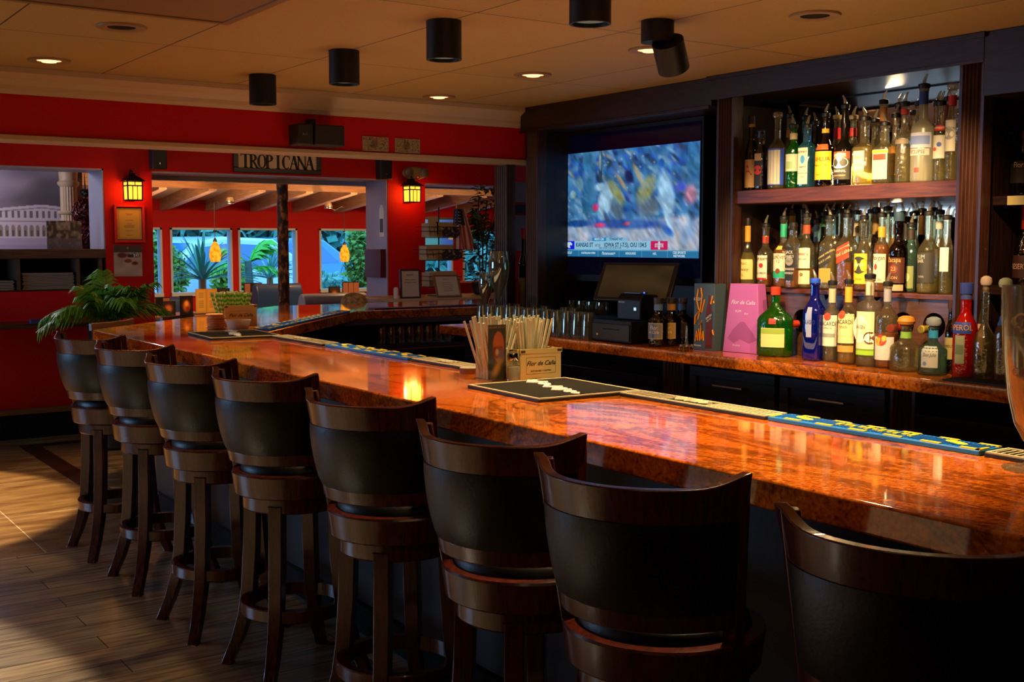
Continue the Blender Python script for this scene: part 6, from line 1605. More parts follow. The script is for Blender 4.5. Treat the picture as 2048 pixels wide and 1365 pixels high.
def stack(x0, x1, n, label):
    t2 = thing('menu_stack', label, 'menus', ((x0+x1)/2, FY+.17, z0), 0); w_ = (x1-x0)/2; random.seed(n)
    mb = MB()
    for i in range(n): dx = random.uniform(-.008, .008); mb.box((-w_+.02+dx, -.15+dx, i*.0095), (w_-.02+dx, .15, i*.0095+.006))
    o = mb.build('menus', M_st, t2); o['kind'] = 'stuff'
stack(divs[0]+.014, divs[1]-.014, 14, 'wide stack of pale menus in the middle of the shelf niche'); stack(divs[2]+.014, divs[0]-.014, 8, 'lower stack of pale menus at the left of the shelf niche')
o = MB().box((divs[1]+.03, FY+.06, z0), (divs[1]+.30, FY+.30, z0+.10)).build('media_box', M_black, None, bev=.006); tag(o, 'black electronic box in the right end of the shelf niche', 'media box')
p = atY(189, 567, FY+.05); MB().ball((0, 0, 0), .008, 8, 6).build('blue_light', emis('blue_led', '2848ff', 6), o, loc=(p.x, FY+.054, p.z))
# ledge on the half wall
lz = atY(60, 648, 9.45).z
o = MB().box((-1.0, 9.42, lz-.035), (2.72, FY-.0005, lz)).build('wall_ledge', wood('ledge_timber', '#2c1a0c', '#54341a', .35, 'X')); tag(o, 'long timber drink ledge fixed along the dark red half wall', 'ledge'); 
p = atZ(90, 648, lz); o = MB().box((-.10, -.03, 0), (.10, .03, .034)).build('blue_box', mat('navy_box', '#2c3468', .5), loc=(p.x, p.y+.05, lz+.0005), bev=.003); tag(o, 'small navy blue box lying on the timber wall ledge', 'box')

# mural, curtain column, topiary behind the left opening
MY = 11.4
a = atY(-150, 335, MY); b = atY(163, 335, MY); mz1, mz0 = 2.22, 1.44
def mural(u, v):
    n = vnoise(u*5+2, v*6, 12); im = lerp(flat('6c6270', u), hexc('98909c'), n); im = lerp(im, hexc('565058'), np.clip((vnoise(u*4, v*5+9, 13)-.5)*3, 0, 1)*(v > .5))
    top = .60-.18*np.abs(u-.72)
    bld = (v < top) & (v > .20) & (u > .30) & (u < .93); im = np.where(bld[..., None], hexc('c4bcc4'), im)
    im = np.where(((v < top-.03) & (v > top-.045) & (u > .3) & (u < .93))[..., None], hexc('8c8490'), im)
    for i in range(15):
        c = .33+.04*i
        im = np.where((((np.abs(u-c) < .009)) & (v > .44) & (v < .52) & bld)[..., None], hexc('6a6068'), im)
        im = np.where(((np.abs(u-c) < .013) & (v > .22) & (v < .36-((u-c)/.013)**2*.03))[..., None], hexc('8c8070'), im)
        im = np.where(((np.abs(u-c) < .006) & (v > .22) & (v < .30))[..., None], hexc('5a5048'), im)
    im = np.where(((v > .395) & (v < .405) & bld)[..., None], hexc('7c6c54'), im)
    im = lerp(im, hexc('a8a0b4'), ((v < .20)*1.0)); im = lerp(im, hexc('8c84a0'), ((v < .12) & (vnoise(u*6, v*9, 15) > .5))*.5)
    return im
t = thing('mural_panel', 'grey mural print of an arcaded colonial building behind the left opening', 'mural', ((a.x+b.x)/2, MY, 0))
picture('print', b.x-a.x, mz1-mz0, 240, 110, mural, picmat('mural_print', .6), t, T(0, -.012, (mz0+mz1)/2)); MB().box(((a.x-b.x)/2, -.01, .9), ((b.x-a.x)/2, .02, mz1)).build('panel', M_grey, t)
p = atY(137, 400, MY-.1); cr = 0.075
t = thing('white_column', 'pale fluted column standing at the right edge of the mural', 'column', (p.x, MY-.11, 0))
ro = []
for i in range(40): a_ = 2*pi*i/40; q = cr*(1-.07*(i % 2)); ro.append((q*cos(a_), q*sin(a_)))
MB().prism(ro, 0, 2.07).build('shaft', M_cream, t, ang=20); MB().lathe([(cr*1.0, 2.07), (cr*1.25, 2.09), (cr*1.3, 2.11), (cr*1.05, 2.13), (cr*1.2, 2.27), (cr*1.4, 2.30)], 32).build('capital', M_cream, t); MB().lathe([(cr*1.25, 1.82), (cr*1.35, 1.835), (cr*1.25, 1.85)], 32, cap=False).build('band', M_cream, t)
# topiary
p = atY(172, 450, 10.5)
t = thing('red_topiary', 'dark red double-ball topiary with a pointed tip behind the left opening', 'topiary', (p.x, 10.5, 0)); random.seed(4)
def leafball(c, r, n, s):
    mb = MB()
    for i in range(n):
        d = Vector((random.gauss(0, 1), random.gauss(0, 1), random.gauss(0, 1))).normalized(); q = d.orthogonal().normalized(); e = d.cross(q); a_ = random.uniform(0, 6.28); q2 = q*cos(a_)+e*sin(a_); e2 = d.cross(q2)
        o_ = Vector(c)+d*r*random.uniform(.7, 1); mb.add([o_-q2*s, o_+e2*s*.5+d*s*.6, o_+q2*s+d*s*.4, o_-e2*s*.5+d*s*.3], [(0, 1, 2, 3)])
    return mb
M_rl = mat('dark_red_leaves', '#5c0c10', .5, var=.4, scale=30)
z1_ = atY(172, 425, 10.5).z; z2_ = atY(172, 478, 10.5).z
leafball((0, 0, z1_), .11, 420, .028).build('foliage', M_rl, t, smooth=False); leafball((0, 0, z2_), .12, 420, .028).build('foliage', M_rl, t, smooth=False)
MB().tube([(0, 0, 1.0), (0, 0, z1_+.1), (0, 0, z1_+.34)], [.012, .012, .002], 8).build('stem', mat('dark_stem', '#20140c', .7), t)
mb = leafball((0, 0, z1_+.17), .03, 60, .02); mb.build('tip', mat('dark_green_leaf', '#1c2414', .6), t, smooth=False); MB().lathe([(.06, 1.36), (.08, 1.42), (.02, 1.43)], 20).build('pot', M_black, t)
o = MB().box((p.x-.3, 10.3, 0), (p.x+.3, 10.75, 1.359)).build('pedestal', M_redd); tag(o, 'dark red pedestal carrying the red topiary behind the opening', 'pedestal')
# collage photo leaning in the opening
p = atY(127, 478, FY+.1); k = mpp(p)
def coll(u, v):
    im = lerp(flat('38302c', u), hexc('9a8c80'), np.clip((vnoise(u*14, v*10, 5)-.4)*2, 0, 1)); im = lerp(im, hexc('6c6878'), ((v < .4)*.7)); return rect(im, u, v, .3, .7, .65, .95, 'a89c90', .6)
t = thing('photo_collage', 'small collage photo leaning in front of the mural', 'picture', (p.x, FY+.06, 1.5055)); ww, hh = 66*k, 56*k
picture('photo', ww, hh, 40, 30, coll, picmat('printed_card2', .5), t, T(0, -.001, hh/2)); MB().box((-ww/2, 0, 0), (ww/2, .02, hh)).build('block', M_black, t)

# items on the right reveal and pier
ztag = lambda px, py: atX(px, py, o2r-.03)
p = ztag(760, 442)
t = thing('paper_tag', 'white paper tag with printed block hanging on the opening reveal', 'paper tag', (o2r-.014, p.y, p.z), -pi/2)
MB().prism([(-.045, -.15), (.045, -.15), (.045, .10), (.02, .15), (-.02, .15), (-.045, .10)], -.002, 0, R(90, 'X') @ T(0, 0, 0)).build('tag', M_paper, t)
MB().box((-.035, -.001, -.11), (.035, .004, .02)).build('printed_block', mat('grey_print', '#4c4c54', .6), t)
p = ztag(755, 528); o = MB().box((-.06, -.16, -.13), (-.001, .16, .14)).build('red_wall_box', mat('dark_red_binder', '#4c0a0c', .4), loc=(o2r-.014, p.y+.02, p.z), bev=.004); tag(o, 'dark red box fixed to the opening reveal below the paper tag', 'wall box')

# ------------------------------------------------------------------ host counter
HY = 9.25; hz = atY(850, 597, HY-.2).z
hx0 = atY(752, 600, HY).x
pts = [(hx0+.32, HY-.28), (8.2, HY-.28), (8.2, 9.72), (hx0+.30, 9.72)] + [(hx0+.30-.30*cos(a_), 9.45+.27*sin(a_)) if a_ > 0 else (hx0+.30-.30*cos(a_), 9.25+.28*sin(a_)) for a_ in [pi/2*q/6 for q in (5, 4, 3, 2, 1, 0, -1, -2, -3, -4, -5)]]
t = thing('host_counter', 'cream rounded host counter beyond the bar carrying notices and card rack', 'counter', (0, 0, 0))
MB().prism(pts[::-1], hz-.04, hz).build('top', mat('host_top', '#a08a64', .4), t, bev=.006)
c0 = Vector((sum(q[0] for q in pts)/len(pts), sum(q[1] for q in pts)/len(pts)))
MB().prism([(c0.x+(q[0]-c0.x)*.985, c0.y+(q[1]-c0.y)*.88) for q in pts][::-1], 0, hz-.04).build('body', mat('host_body', '#8c7c60', .55), t)
def stdframe(px, pyb, pyt, w_px, lean, rz_, label, lines, qr):
    p = atZ(px, pyb, hz) if False else atY(px, pyb, 9.12); k = mpp(p); hh = (pyb-pyt)*k/ cos(lean); ww = w_px*k
    t = thing('framed_notice', label, 'framed notice', (p.x, 9.12, hz+.0005), rz_)
    Mx = Matrix.Rotation(-lean, 4, 'X')
    fm = MB(); q = .014
    fm.box((-ww/2, -.01, 0), (ww/2, .01, q)).box((-ww/2, -.01, hh-q), (ww/2, .01, hh)).box((-ww/2, -.01, q), (-ww/2+q, .01, hh-q)).box((ww/2-q, -.01, q), (ww/2, .01, hh-q))
    Mf = Mx
    f2 = MB(); f2.add(fm.v, fm.f, Mf); f2.build('frame', M_goldw if lean > .2 else mat('black_brown_frame', '#2c1a10', .4), t)
    MB().box((-ww/2+q, -.004, q), (ww/2-q, .006, hh-q), Mx).build('paper', mat('notice_paper', '#b0a494', .6), t)
    text('RESERVE' if qr else 'NOTICE', hh*.07, ink('5c2c1c'), t, Mx @ T(0, -.005, hh*.80), ex=.0003)
    for i in range(lines): text(('Scan the code for', 'our happy hour menu', 'Parties of six or more', 'a service charge', 'is added to the bill', 'thank you')[i % 6], hh*.055, ink('4c4038'), t, Mx @ T(0, -.005, hh*(.64-.09*i)), ex=.0003)
    MB().box((-.01, .01, 0), (.01, .06, .01)).tube([(0, .06, .004), (0, .012, hh*.5)] if lean < .2 else [(0, .07, .004), (0, .02+hh*.4*math.sin(lean), hh*.45)], .004, 6).build('easel', M_black, t)
stdframe(821, 592, 534, 47, .05, .05, 'upright framed notice on the host counter beside the red pier', 2, True)
stdframe(899, 592, 549, 54, .45, -.12, 'leaning oak-framed notice on the host counter right of the upright one', 5, False)
p = atY(794, 585, 9.12); o = MB().lathe([(.022, 0), (.022, .085), (.016, .09), (.016, .10), (.001, .10)], 20).build('sanitizer_bottle', M_white, loc=(p.x, 9.14, hz+.0005)); tag(o, 'small white cylinder beside the upright framed notice', 'dispenser')
# postcard rack with flags
p = atY(878, 580, 9.42); rx = p.x
t = thing('postcard_rack', 'wire postcard rack with three tiers of baskets on the host counter', 'card rack', (rx, 9.42, hz+.0005)); k = mpp(p)
wr = MB(); hgt = 185*k
wr.tube([(0, 0, 0), (0, 0, hgt*.95)], .007, 8); wr.lathe([(.11, 0), (.11, .01), (.02, .016)], 24)
tiers = [(566, .17), (513, .20), (468, .17)]
M_crd = mat('postcard_backs', '#a8946c', .6, var=.2, scale=20)
zs_ = []
for py, ww in tiers:
    z = atY(878, py+8, 9.38).z-hz; zs_.append((z, ww))
    for zz, g in ((z, .8), (z+.06, 1.0), (z+.10, 1.06)):
        wr.tube([(-ww*g, -.11*g, zz), (ww*g, -.11*g, zz), (ww*g, .11*g, zz), (-ww*g, .11*g, zz), (-ww*g, -.11*g, zz)], .003, 5)
    for i in range(7): x = -ww*.8+ww*1.6*i/6; wr.tube([(x, -.088, z), (x*1.3, -.117, z+.10)], .002, 5)
wr.build('wire_frame', mat('black_wire', '#1c1612', .4, .5), t)
for z, ww in zs_:
    MB().box((-ww*.95, -.095, z+.005), (-ww*.45, .04, z+.135)).box((-ww*.40, -.06, z+.005), (ww*.90, .04, z+.145)).build('cards', M_crd, t)
    s = picture('chalk_sign', ww*1.1, .085, 24, 12, lambda u, v: lerp(flat('1c1610', u), hexc('a09074'), np.clip((vnoise(u*16, v*6, 6)-.62)*5, 0, 1)), picmat('chalk', .6), t, T(ww*.35, -.125, z+.055))
p2 = atY(870, 450, 9.36); 
o = thing('card_leaflet', 'upright pale leaflet on a stick at the top of the postcard rack', 'leaflet', (p2.x-.02, 9.36, atY(870, 470, 9.36).z)); MB().box((-.055, 0, 0), (.055, .003, .17)).build('sheet', mat('leaflet_paper', '#b4986c', .6), o); MB().tube([(0, .004, -.02), (.0, .004, .24)], .003, 6).build('stick', M_goldw, o); text('$16.59', .02, ink('4c3a24'), o, T(0, -.0006, .07), ex=.0002)
# american flag hanging in folds
def flagmb():
    t = thing('american_flag', 'small striped flag hanging from the card rack', 'flag', (atY(912, 480, 9.40).x, 9.33, 0))
    zt_, zb_ = atY(912, 418, 9.33).z, atY(912, 500, 9.33).z
    def sf(u, v):
        w_ = .07+.10*(1-v); return ((u-.5)*w_*1.6+.05*(1-v)*1.2, .018*sin(u*14+v*2), zb_+(zt_-zb_)*v)
    mb = MB(); nu, nv = 26, 20; vs = [sf(i/nu, j/nv) for j in range(nv+1) for i in range(nu+1)]; mb.k = 0
    mb.v = vs
    for j in range(nv):
        for i in range(nu):
            mb.f.append((j*(nu+1)+i, j*(nu+1)+i+1, (j+1)*(nu+1)+i+1, (j+1)*(nu+1)+i))
            mb.m.append(2 if (j > nv*.58 and i < nu*.62) else (0 if (i//2) % 2 else 1))
    mb.build('cloth', [mat('flag_red', '#a8201c', .7), mat('flag_white', '#b8a48c', .7), mat('flag_blue', '#14162c', .7)], t)
    st = MB()
    for i in range(4):
        for j in range(5):
            q = sf((i+.7)/7.5, .62+.075*j); st.ball((q[0], q[1]-.004, q[2]), (.004, .002, .005), 6, 4)
    st.build('stars', M_white, t); MB().tube([(-.07, .012, zt_-.22), (-.02, .012, zt_+.06)], .004, 6).build('pole', M_goldw, t)
flagmb()
# plants
M_leafd = mat('dark_leaf', '#20381a', .42, var=.5, scale=12); M_palm = mat('palm_green', '#5a9428', .42, var=.45, scale=9); M_agave = mat('agave_leaf', '#3c8a70', .5, var=.3, scale=5); M_pbright = mat('bright_palm', '#3cb41c', .45, var=.2, scale=6)
def frond(mb, base, az, L, rise, droop, n=20, leaf=.16, wl_=.012, seed=0, th=.004):
    rd = random.Random(seed); pts = []
    for i in range(n+1):
        s = i/n; pts.append(Vector(base)+Vector((cos(az), sin(az), 0))*(L*s*cos(rise)*(1-.15*s))+Vector((0, 0, L*(s*sin(rise)-droop*s*s))))
    mb.tube(pts, [th*(1-.8*i/n) for i in range(n+1)], 5)
    for i in range(2, n):
        t_ = (pts[i+1]-pts[i-1]).normalized(); sd = t_.cross(Vector((0, 0, 1))).normalized(); up = sd.cross(t_)
        for s in (-1, 1):
            ll = leaf*(1-.45*abs(i/n-.45)*2)*rd.uniform(.85, 1.1); d = (sd*s*.8+t_*.75+Vector((0, 0, -.25-.3*rd.random()))).normalized()
            q = d.cross(up).normalized()*wl_; p0 = pts[i]
            m1 = p0+d*ll*.5+Vector((0, 0, .01)); m2 = p0+d*ll+Vector((0, 0, -.25*ll))
            mb.add([p0-q*.4, m1-q, m2, m1+q, p0+q*.4], [(0, 1, 2, 3, 4)])
p = atY(222, 640, 8.95); 
t = thing('potted_palm', 'bushy green areca palm with arching fronds below the poster', 'potted palm', (p.x, 8.95, 0)); random.seed(14)
fr = MB(); zb = atY(222, 618, 8.95).z
for i in range(24):
    az = 2*pi*i/24+random.uniform(-.2, .2); frond(fr, (random.uniform(-.04, .04), random.uniform(-.04, .04), zb-.12), az, random.uniform(.46, .70), random.uniform(.85, 1.4), random.uniform(.30, .62), 22, .17, .009, i)
for az, rs in ((pi*1.02, .5), (pi*.95, .62), (pi*1.1, .72), (0, .62), (.2, .7), (pi*1.5, .9)): frond(fr, (0, 0, zb-.1), az, .72, rs, .55, 26, .19, .010, int(az*10))
fr.build('fronds', M_palm, t, smooth=False)
MB().lathe([(.11, 0), (.15, .02), (.17, zb-.16), (.18, zb-.12), (.15, zb-.12), (.13, zb-.16)], 28).build('pot', mat('dark_pot', '#1c0f0a', .5), t); MB().lathe([(.001, zb-.15), (.145, zb-.15)], 20, cap=False).build('soil', mat('soil', '#120c08', .9), t)
p = atY(948, 600, 9.5)
t = thing('leafy_plant', 'tall dark leafy plant in a pot beside the flag on the host counter', 'potted plant', (p.x+.05, 9.42, hz+.0005)); lf = MB(); random.seed(33)
for i in range(420):
    a_ = random.uniform(0, 6.28); zz = random.uniform(.10, 1.05); R_ = .20*(1-abs(zz-.35)*.7) if zz < .6 else .17
    cx_ = 0 if zz < .6 else (zz-.6)*.25
    c = Vector((cx_+R_*sqrt(random.random())*cos(a_), R_*.8*sqrt(random.random())*sin(a_), zz)); d = Vector((cos(a_), sin(a_), random.uniform(-.3, .8))).normalized(); q = d.cross(Vector((0, 0, 1))).normalized()
    L = random.uniform(.05, .10); lf.add([c, c+d*L*.5+q*.018, c+d*L+Vector((0, 0, -.02)), c+d*L*.5-q*.018], [(0, 1, 2, 3)])
for i in range(5): frond(lf, (0.0, 0, .45), random.uniform(0, 6.28), random.uniform(.4, .6), random.uniform(1.0, 1.4), .25, 16, .14, .010, i+50)
lf.build('foliage', M_leafd, t, smooth=False); MB().lathe([(.07, 0), (.10, .02), (.11, .12), (.095, .12), (.08, .03)], 24).build('pot', mat('dark_pot', '#1c0f0a', .5), t)
st = MB()
for i in range(6): a_ = i*1.05; st.tube([(.02*cos(a_), .02*sin(a_), .06), (.05*cos(a_), .05*sin(a_), .5), (.10*cos(a_)+.05, .08*sin(a_), .9)], .005, 5)
st.build('stems', mat('dark_stem', '#20140c', .7), t)
# papers on the end panel beside the television cabinet
for (x0, y0, x1, y1), c, lb in (((1017, 364, 1052, 405), 'paper', 'blank upper paper on the red end panel left of the television cabinet'), ((1015, 408, 1052, 428), 'dark', 'black strip notice between two papers on the red end panel'), ((1015, 431, 1052, 502), 'paper', 'long lower paper with faint print on the red end panel')):
    a = atY(x0, y0, 6.2); b = atY(x1, y1, 6.2); o = MB().box((a.x, 6.1995, b.z), (b.x, 6.204, a.z)).build('notice_paper', mat('notice_grey', '#6a5c54', .7, var=.15, scale=12) if c == 'paper' else M_black); tag(o, lb, 'notice')

# ------------------------------------------------------------------ dining room beyond the openings
PY = 10.75
p = atY(566, 480, PY); r = 11*mpp(p)
bk, bt_, bb_ = node_mat('palm_trunk_bark')
tc = N(bt_, 'TexCoord'); mp = N(bt_, 'Mapping'); mp.inputs['Scale'].default_value = (10, 10, 5); n = N(bt_, 'TexNoise'); n.inputs['Scale'].default_value = 3; n.inputs['Detail'].default_value = 5
rr_ = ramp(bt_, [(.35, '#160c06'), (.5, '#3a2010'), (.62, '#9a6430'), (.75, '#c08848')]); L_ = bt_.links.new
L_(tc.outputs['Object'], mp.inputs['Vector']); L_(mp.outputs['Vector'], n.inputs['Vector']); L_(n.outputs['Fac'], rr_.inputs['Fac']); L_(rr_.outputs['Color'], bb_.inputs['Base Color']); bb_.inputs['Roughness'].default_value = .7
bp = N(bt_, 'Bump'); bp.inputs['Strength'].default_value = .8; bp.inputs['Distance'].default_value = .02; L_(n.outputs['Fac'], bp.inputs['Height']); L_(bp.outputs['Normal'], bb_.inputs['Normal'])
t = thing('palm_trunk_post', 'bark-covered palm trunk post rising to the lanai ceiling with thatch around its head', 'post', (p.x, PY, 0))
pr = []; random.seed(3)
for i in range(60): z = 2.35*i/59; pr.append((r*(1+.025*sin(i*1.9)+random.uniform(-.03, .03)), z))
MB().lathe(pr, 18).build('trunk', bk, t)
th_ = MB()
for i in range(26):
    a_ = random.uniform(-.5, .5) + (0 if i % 2 else pi); L = random.uniform(.5, 1.25)
    frond(th_, (0, 0, 2.18+random.uniform(0, .12)), a_, L, .10, .08, 12, .10, .006, i, .006)
th_.build('dry_thatch', mat('dry_palm', '#2c1a0c', .7), t, smooth=False)

def pendant(px, pyt, pyb, w_px, jx, jy, Y, label):
    a = atY(px, pyt, Y); b = atY(px, pyb, Y); H = a.z-b.z; rr = w_px/2*mpp(a)
    t = thing('pendant_lamp', label, 'pendant lamp', (a.x, Y, b.z), 0, 'amber glass pendants')
    MB().lathe([(rr*.72, 0), (rr*.93, H*.18), (rr, H*.35), (rr*.9, H*.6), (rr*.6, H*.85), (rr*.32, H*.97), (rr*.3, H)], 28, cap=False).build('glass_shade', M_pend, t)
    j = atY(jx, jy, Y)
    MB().lathe([(rr*.3, H), (rr*.34, H*1.02), (rr*.22, H*1.15), (.004, H*1.2)], 16).build('socket', M_black, t)
    zt = atY(px, jy+2, Y).z-b.z
    MB().tube([(0, 0, H*1.18), (0, 0, zt*.9), (0, 0, zt), ((j.x-a.x)*.15, 0, zt+.015), ((j.x-a.x)*.6, 0, zt-.03), ((j.x-a.x), 0, j.z-b.z)], .0035, 6).build('cord', M_black, t)
    MB().lathe([(.045, j.z-b.z-.02), (.05, j.z-b.z-.012), (.05, j.z-b.z+.01), (.03, j.z-b.z+.05)], 20, M=T(j.x-a.x, 0, 0)).build('canopy', M_steel, t)
    return Vector((a.x, Y, b.z+H*.4))
mm, mt_, _b = node_mat('amber_shade'); mt_.nodes.clear()
o_ = mt_.nodes.new('ShaderNodeOutputMaterial'); e_ = mt_.nodes.new('ShaderNodeEmission'); tc = mt_.nodes.new('ShaderNodeTexCoord'); n_ = mt_.nodes.new('ShaderNodeTexNoise'); n_.inputs['Scale'].default_value = 22; r_ = ramp(mt_, [(.35, '#f07808'), (.6, '#ffb02c')])
mt_.links.new(tc.outputs['Object'], n_.inputs['Vector']); mt_.links.new(n_.outputs['Fac'], r_.inputs['Fac']); mt_.links.new(r_.outputs['Color'], e_.inputs['Color']); e_.inputs['Strength'].default_value = 1.3; mt_.links.new(e_.outputs[0], o_.inputs['Surface']); M_pend = mm
pend1 = pendant(430, 484, 524, 24, 460, 404, 12.2, 'left amber glass pendant hanging before the window with the parked car')
pend2 = pendant(689, 490, 524, 20, 657, 414, 12.6, 'right amber glass pendant hanging before the right-hand window')
p = atY(397, 377, 11.0)
t = thing('ceiling_spot', 'short cream cylinder spotlight on the lanai ceiling', 'ceiling light', (p.x, 11.0, 2.36))
MB().lathe([(.055, -.13), (.055, -.001), (.02, -.001)], 24, cap=False).build('housing', M_cream, t); MB().lathe([(.001, -.126), (.050, -.128)], 20, cap=False).build('lens', M_lens, t)

M_vin = mat('blue_black_vinyl', '#14305e', .35); M_vin2 = mat('grey_blue_vinyl', '#5a6684', .4)
def booth(px0, px1, pyt, Y, label, rzz=0, m=M_vin):
    a = atY(px0, pyt, Y); b = atY(px1, pyt, Y); W = b.x-a.x; h = a.z
    t = thing('booth_seat', label, 'booth', ((a.x+b.x)/2, Y, 0), rzz)
    prf = [(0, .40), (.12, .42), (.16, .6), (.15, h-.12), (.12, h-.03), (.06, h), (0.0, h-.02), (-.03, h-.1), (-.04, .3)]
    mb = MB(); n = len(prf); vs = [(-W/2, y, z) for y, z in prf]+[(W/2, y, z) for y, z in prf]
    mb.add(vs, [tuple(range(n)), tuple(range(2*n-1, n-1, -1))]+[(i, n+i, n+(i+1) % n, (i+1) % n) for i in range(n)]); mb.build('backrest', m, t, bev=.02)
    MB().box((-W/2, .05, .18), (W/2, .6, .46)).build('seat', m, t, bev=.03)
    MB().box((-W/2+.02, .0, 0), (W/2-.02, .5, .18)).build('base', M_black, t)
booth(512, 604, 568, 12.2, 'tall dark blue vinyl booth back behind the palm trunk post')
booth(606, 735, 588, 11.2, 'lower grey blue booth back right of the palm trunk post', 0, M_vin2)
booth(308, 372, 596, 12.9, 'dark booth back at the left below the window', 0, M_vin)
def table(px, Y, label, mh):
    p = atY(px, 590, Y); t = thing('dining_table', label, 'table', (p.x, Y, 0))
    MB().box((-.45, -.35, .77), (.45, .35, .80)).build('table_top', M_goldw, t, bev=.004); MB().tube([(0, 0, 0.02), (0, 0, .77)], .04, 12).build('leg', M_black, t); MB().lathe([(.25, 0), (.25, .02), (.04, .04)], 20).build('foot', M_black, t)
    return p.x
for px, Y, lb, lb2, lb3 in ((345, 12.2, 'dining table at the left window with a lit table card', 'stack of upright menus on the left window table', 'dark drink card on the left window table'),
                       (505, 13.2, 'dining table by the second window behind the green straws', 'pair of brown upright menus seen above the yellow menus', 'dark drink card behind the yellow menus'),
                       (712, 13.2, 'dining table by the right window below the pendant', 'three brown upright menus below the right pendant', 'small drink card left of the three brown menus')):
    x = table(px, Y, lb, 0); 
    q = atY({345: 318, 505: 507, 712: 702}[px], 590, Y-.1); k = mpp(q)
    top = {345: 592, 505: 568, 712: 570}[px]; zt = atY(500, top, Y-.1).z; H = max(.16, zt-.80)
    t = thing('menu_holder', lb2, 'menu holder', (q.x, Y-.1, .8005))
    for i in (-1, 0, 1) if px == 712 else (-1, 1):
        MB().box((i*.075-.034, -.004, .01), (i*.075+.034, .004, H)).build('menu', mat('brown_menu', '#8a5234', .6), t)
    MB().box((-.12, -.03, 0), (.12, .03, .012)).box((-.115, .006, .01), (.115, .012, H+.01)).build('holder', M_black, t)
    q = atY({345: 336, 505: 447, 712: 669}[px], 590, Y-.25); t = thing('table_card', lb3, 'table card', (q.x, Y-.25, .8005)); H *= .85
    MB().box((-.075, -.002, 0), (.075, .012, H)).build('frame', M_black, t)
    picture('photo', .12, H*.9, 12, 14, lambda u, v: blob(flat('2c140a', u), u, v, .5, .5, .45, .4, 'c86a34', 0, .6), picmat('printed_card2', .5), t, T(0, -.003, H/2))
# straw hat and dried piece on the far rim of the bar
p = atY(708, 612, 8.75); r = 30*mpp(p)
t = thing('woven_hat', 'rounded brown woven straw hat on the stool behind the far bar edge', 'hat', (p.x, 8.75, .98))
hm = wood('woven_straw', '#4a3018', '#a07a40', .7, 'Z', 30, stretch=1)
MB().lathe([(r*1.25, 0), (r*1.2, .012), (r*.98, .02), (r*.95, .06), (r*.85, .11), (r*.6, .145), (r*.3, .16), (.002, .163)], 32).build('crown', hm, t)
MB().tube([(r*.8, -.02, .03), (r*1.2, -.05, .06), (r*1.5, -.05, .05), (r*1.75, -.04, .03)], [.02, .025, .02, .012], 8).build('band_end', hm, t)
p9 = p
o = MB().lathe([(.17, .93), (.18, .95), (.17, .978), (.02, .98)], 32).box((-.12, -.12, 0), (-.09, -.09, .94)).box((.09, -.12, 0), (.12, -.09, .94)).box((-.12, .09, 0), (-.09, .12, .94)).box((.09, .09, 0), (.12, .12, .94)).build('wooden_stool', M_goldw, loc=(p9.x, 8.75, 0)); tag(o, 'plain wooden stool carrying the woven hat behind the far bar run', 'stool')

# ------------------------------------------------------------------ outside
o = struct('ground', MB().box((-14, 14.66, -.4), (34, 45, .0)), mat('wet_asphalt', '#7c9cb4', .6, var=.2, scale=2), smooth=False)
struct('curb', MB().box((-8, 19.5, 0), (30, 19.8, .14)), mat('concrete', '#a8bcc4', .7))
# hedge wall
M_hedge = mat('hedge_leaf', '#5aa090', .6, var=.55, scale=14); M_shrub = mat('shrub_leaf', '#6a9a34', .5, var=.5, scale=14)
def hedge(name, label, x0, x1, y0, y1, z0, z1, n, s, m, seed):
    random.seed(seed); mb = MB()
    for i in range(n):
        c = Vector((random.uniform(x0, x1), random.uniform(y0, y1), random.uniform(z0, z1))); d = Vector((random.gauss(0, 1), -abs(random.gauss(0, 1)), random.gauss(0, 1))).normalized(); q = d.orthogonal().normalized()
        L = s*random.uniform(.6, 1.3); mb.add([c, c+d*L*.5+q*L*.25, c+d*L, c+d*L*.5-q*L*.25], [(0, 1, 2, 3)])
    o = mb.build(name, m, None, smooth=False); tag(o, label, 'hedge', kind='stuff'); return o
hedge('tall_hedge', 'tall dense blue-green hedge closing the view outside the windows', -2, 30, 24.4, 25.6, 0, 5.0, 15000, .45, M_hedge, 1)
struct('hedge_backing', MB().box((-3, 25.7, 0), (32, 25.9, 5.2)), mat('hedge_dark', '#3c7c78', .9))
hedge('low_hedge', 'low clipped hedge outside the right window', atY(636, 560, 18).x, atY(765, 560, 18).x, 17.6, 18.4, 0, atY(690, 548, 18).z, 1600, .16, M_hedge, 2)
def shrub(label, px, py, Y, rx, rz_, n, m, seed, s=.10):
    p = atY(px, py, Y); random.seed(seed); t = thing('garden_shrub', label, 'shrub', (p.x, Y, 0))
    mb = MB(); zc = p.z
    for i in range(n):
        d = Vector((random.gauss(0, 1), random.gauss(0, 1), random.gauss(0, 1))).normalized()*random.uniform(.5, 1); c = Vector((d.x*rx, d.y*rx*.7, zc+d.z*rz_)); e = Vector((random.gauss(0, 1), random.gauss(0, 1), random.gauss(0, 1))).normalized(); q = e.orthogonal().normalized(); L = s*random.uniform(.7, 1.3)
        mb.add([c, c+e*L*.5+q*L*.28, c+e*L, c+e*L*.5-q*L*.28], [(0, 1, 2, 3)])
    mb.build('foliage', m, t, smooth=False); st = MB()
    for i in range(5): a_ = i*1.25; st.tube([(0.03*cos(a_), .03*sin(a_), 0), (rx*.5*cos(a_), rx*.3*sin(a_), zc), (rx*.7*cos(a_), rx*.5*sin(a_), zc+rz_*.6)], .012, 5)
    st.build('stems', M_goldw, t)
shrub('yellow-green shrub outside the leftmost window pane', 312, 520, 17.4, .30, .42, 900, M_shrub, 5)
shrub('yellow-green leafy shrub outside at the left side of the car window', 350, 545, 17.3, .22, .36, 600, M_shrub, 6)
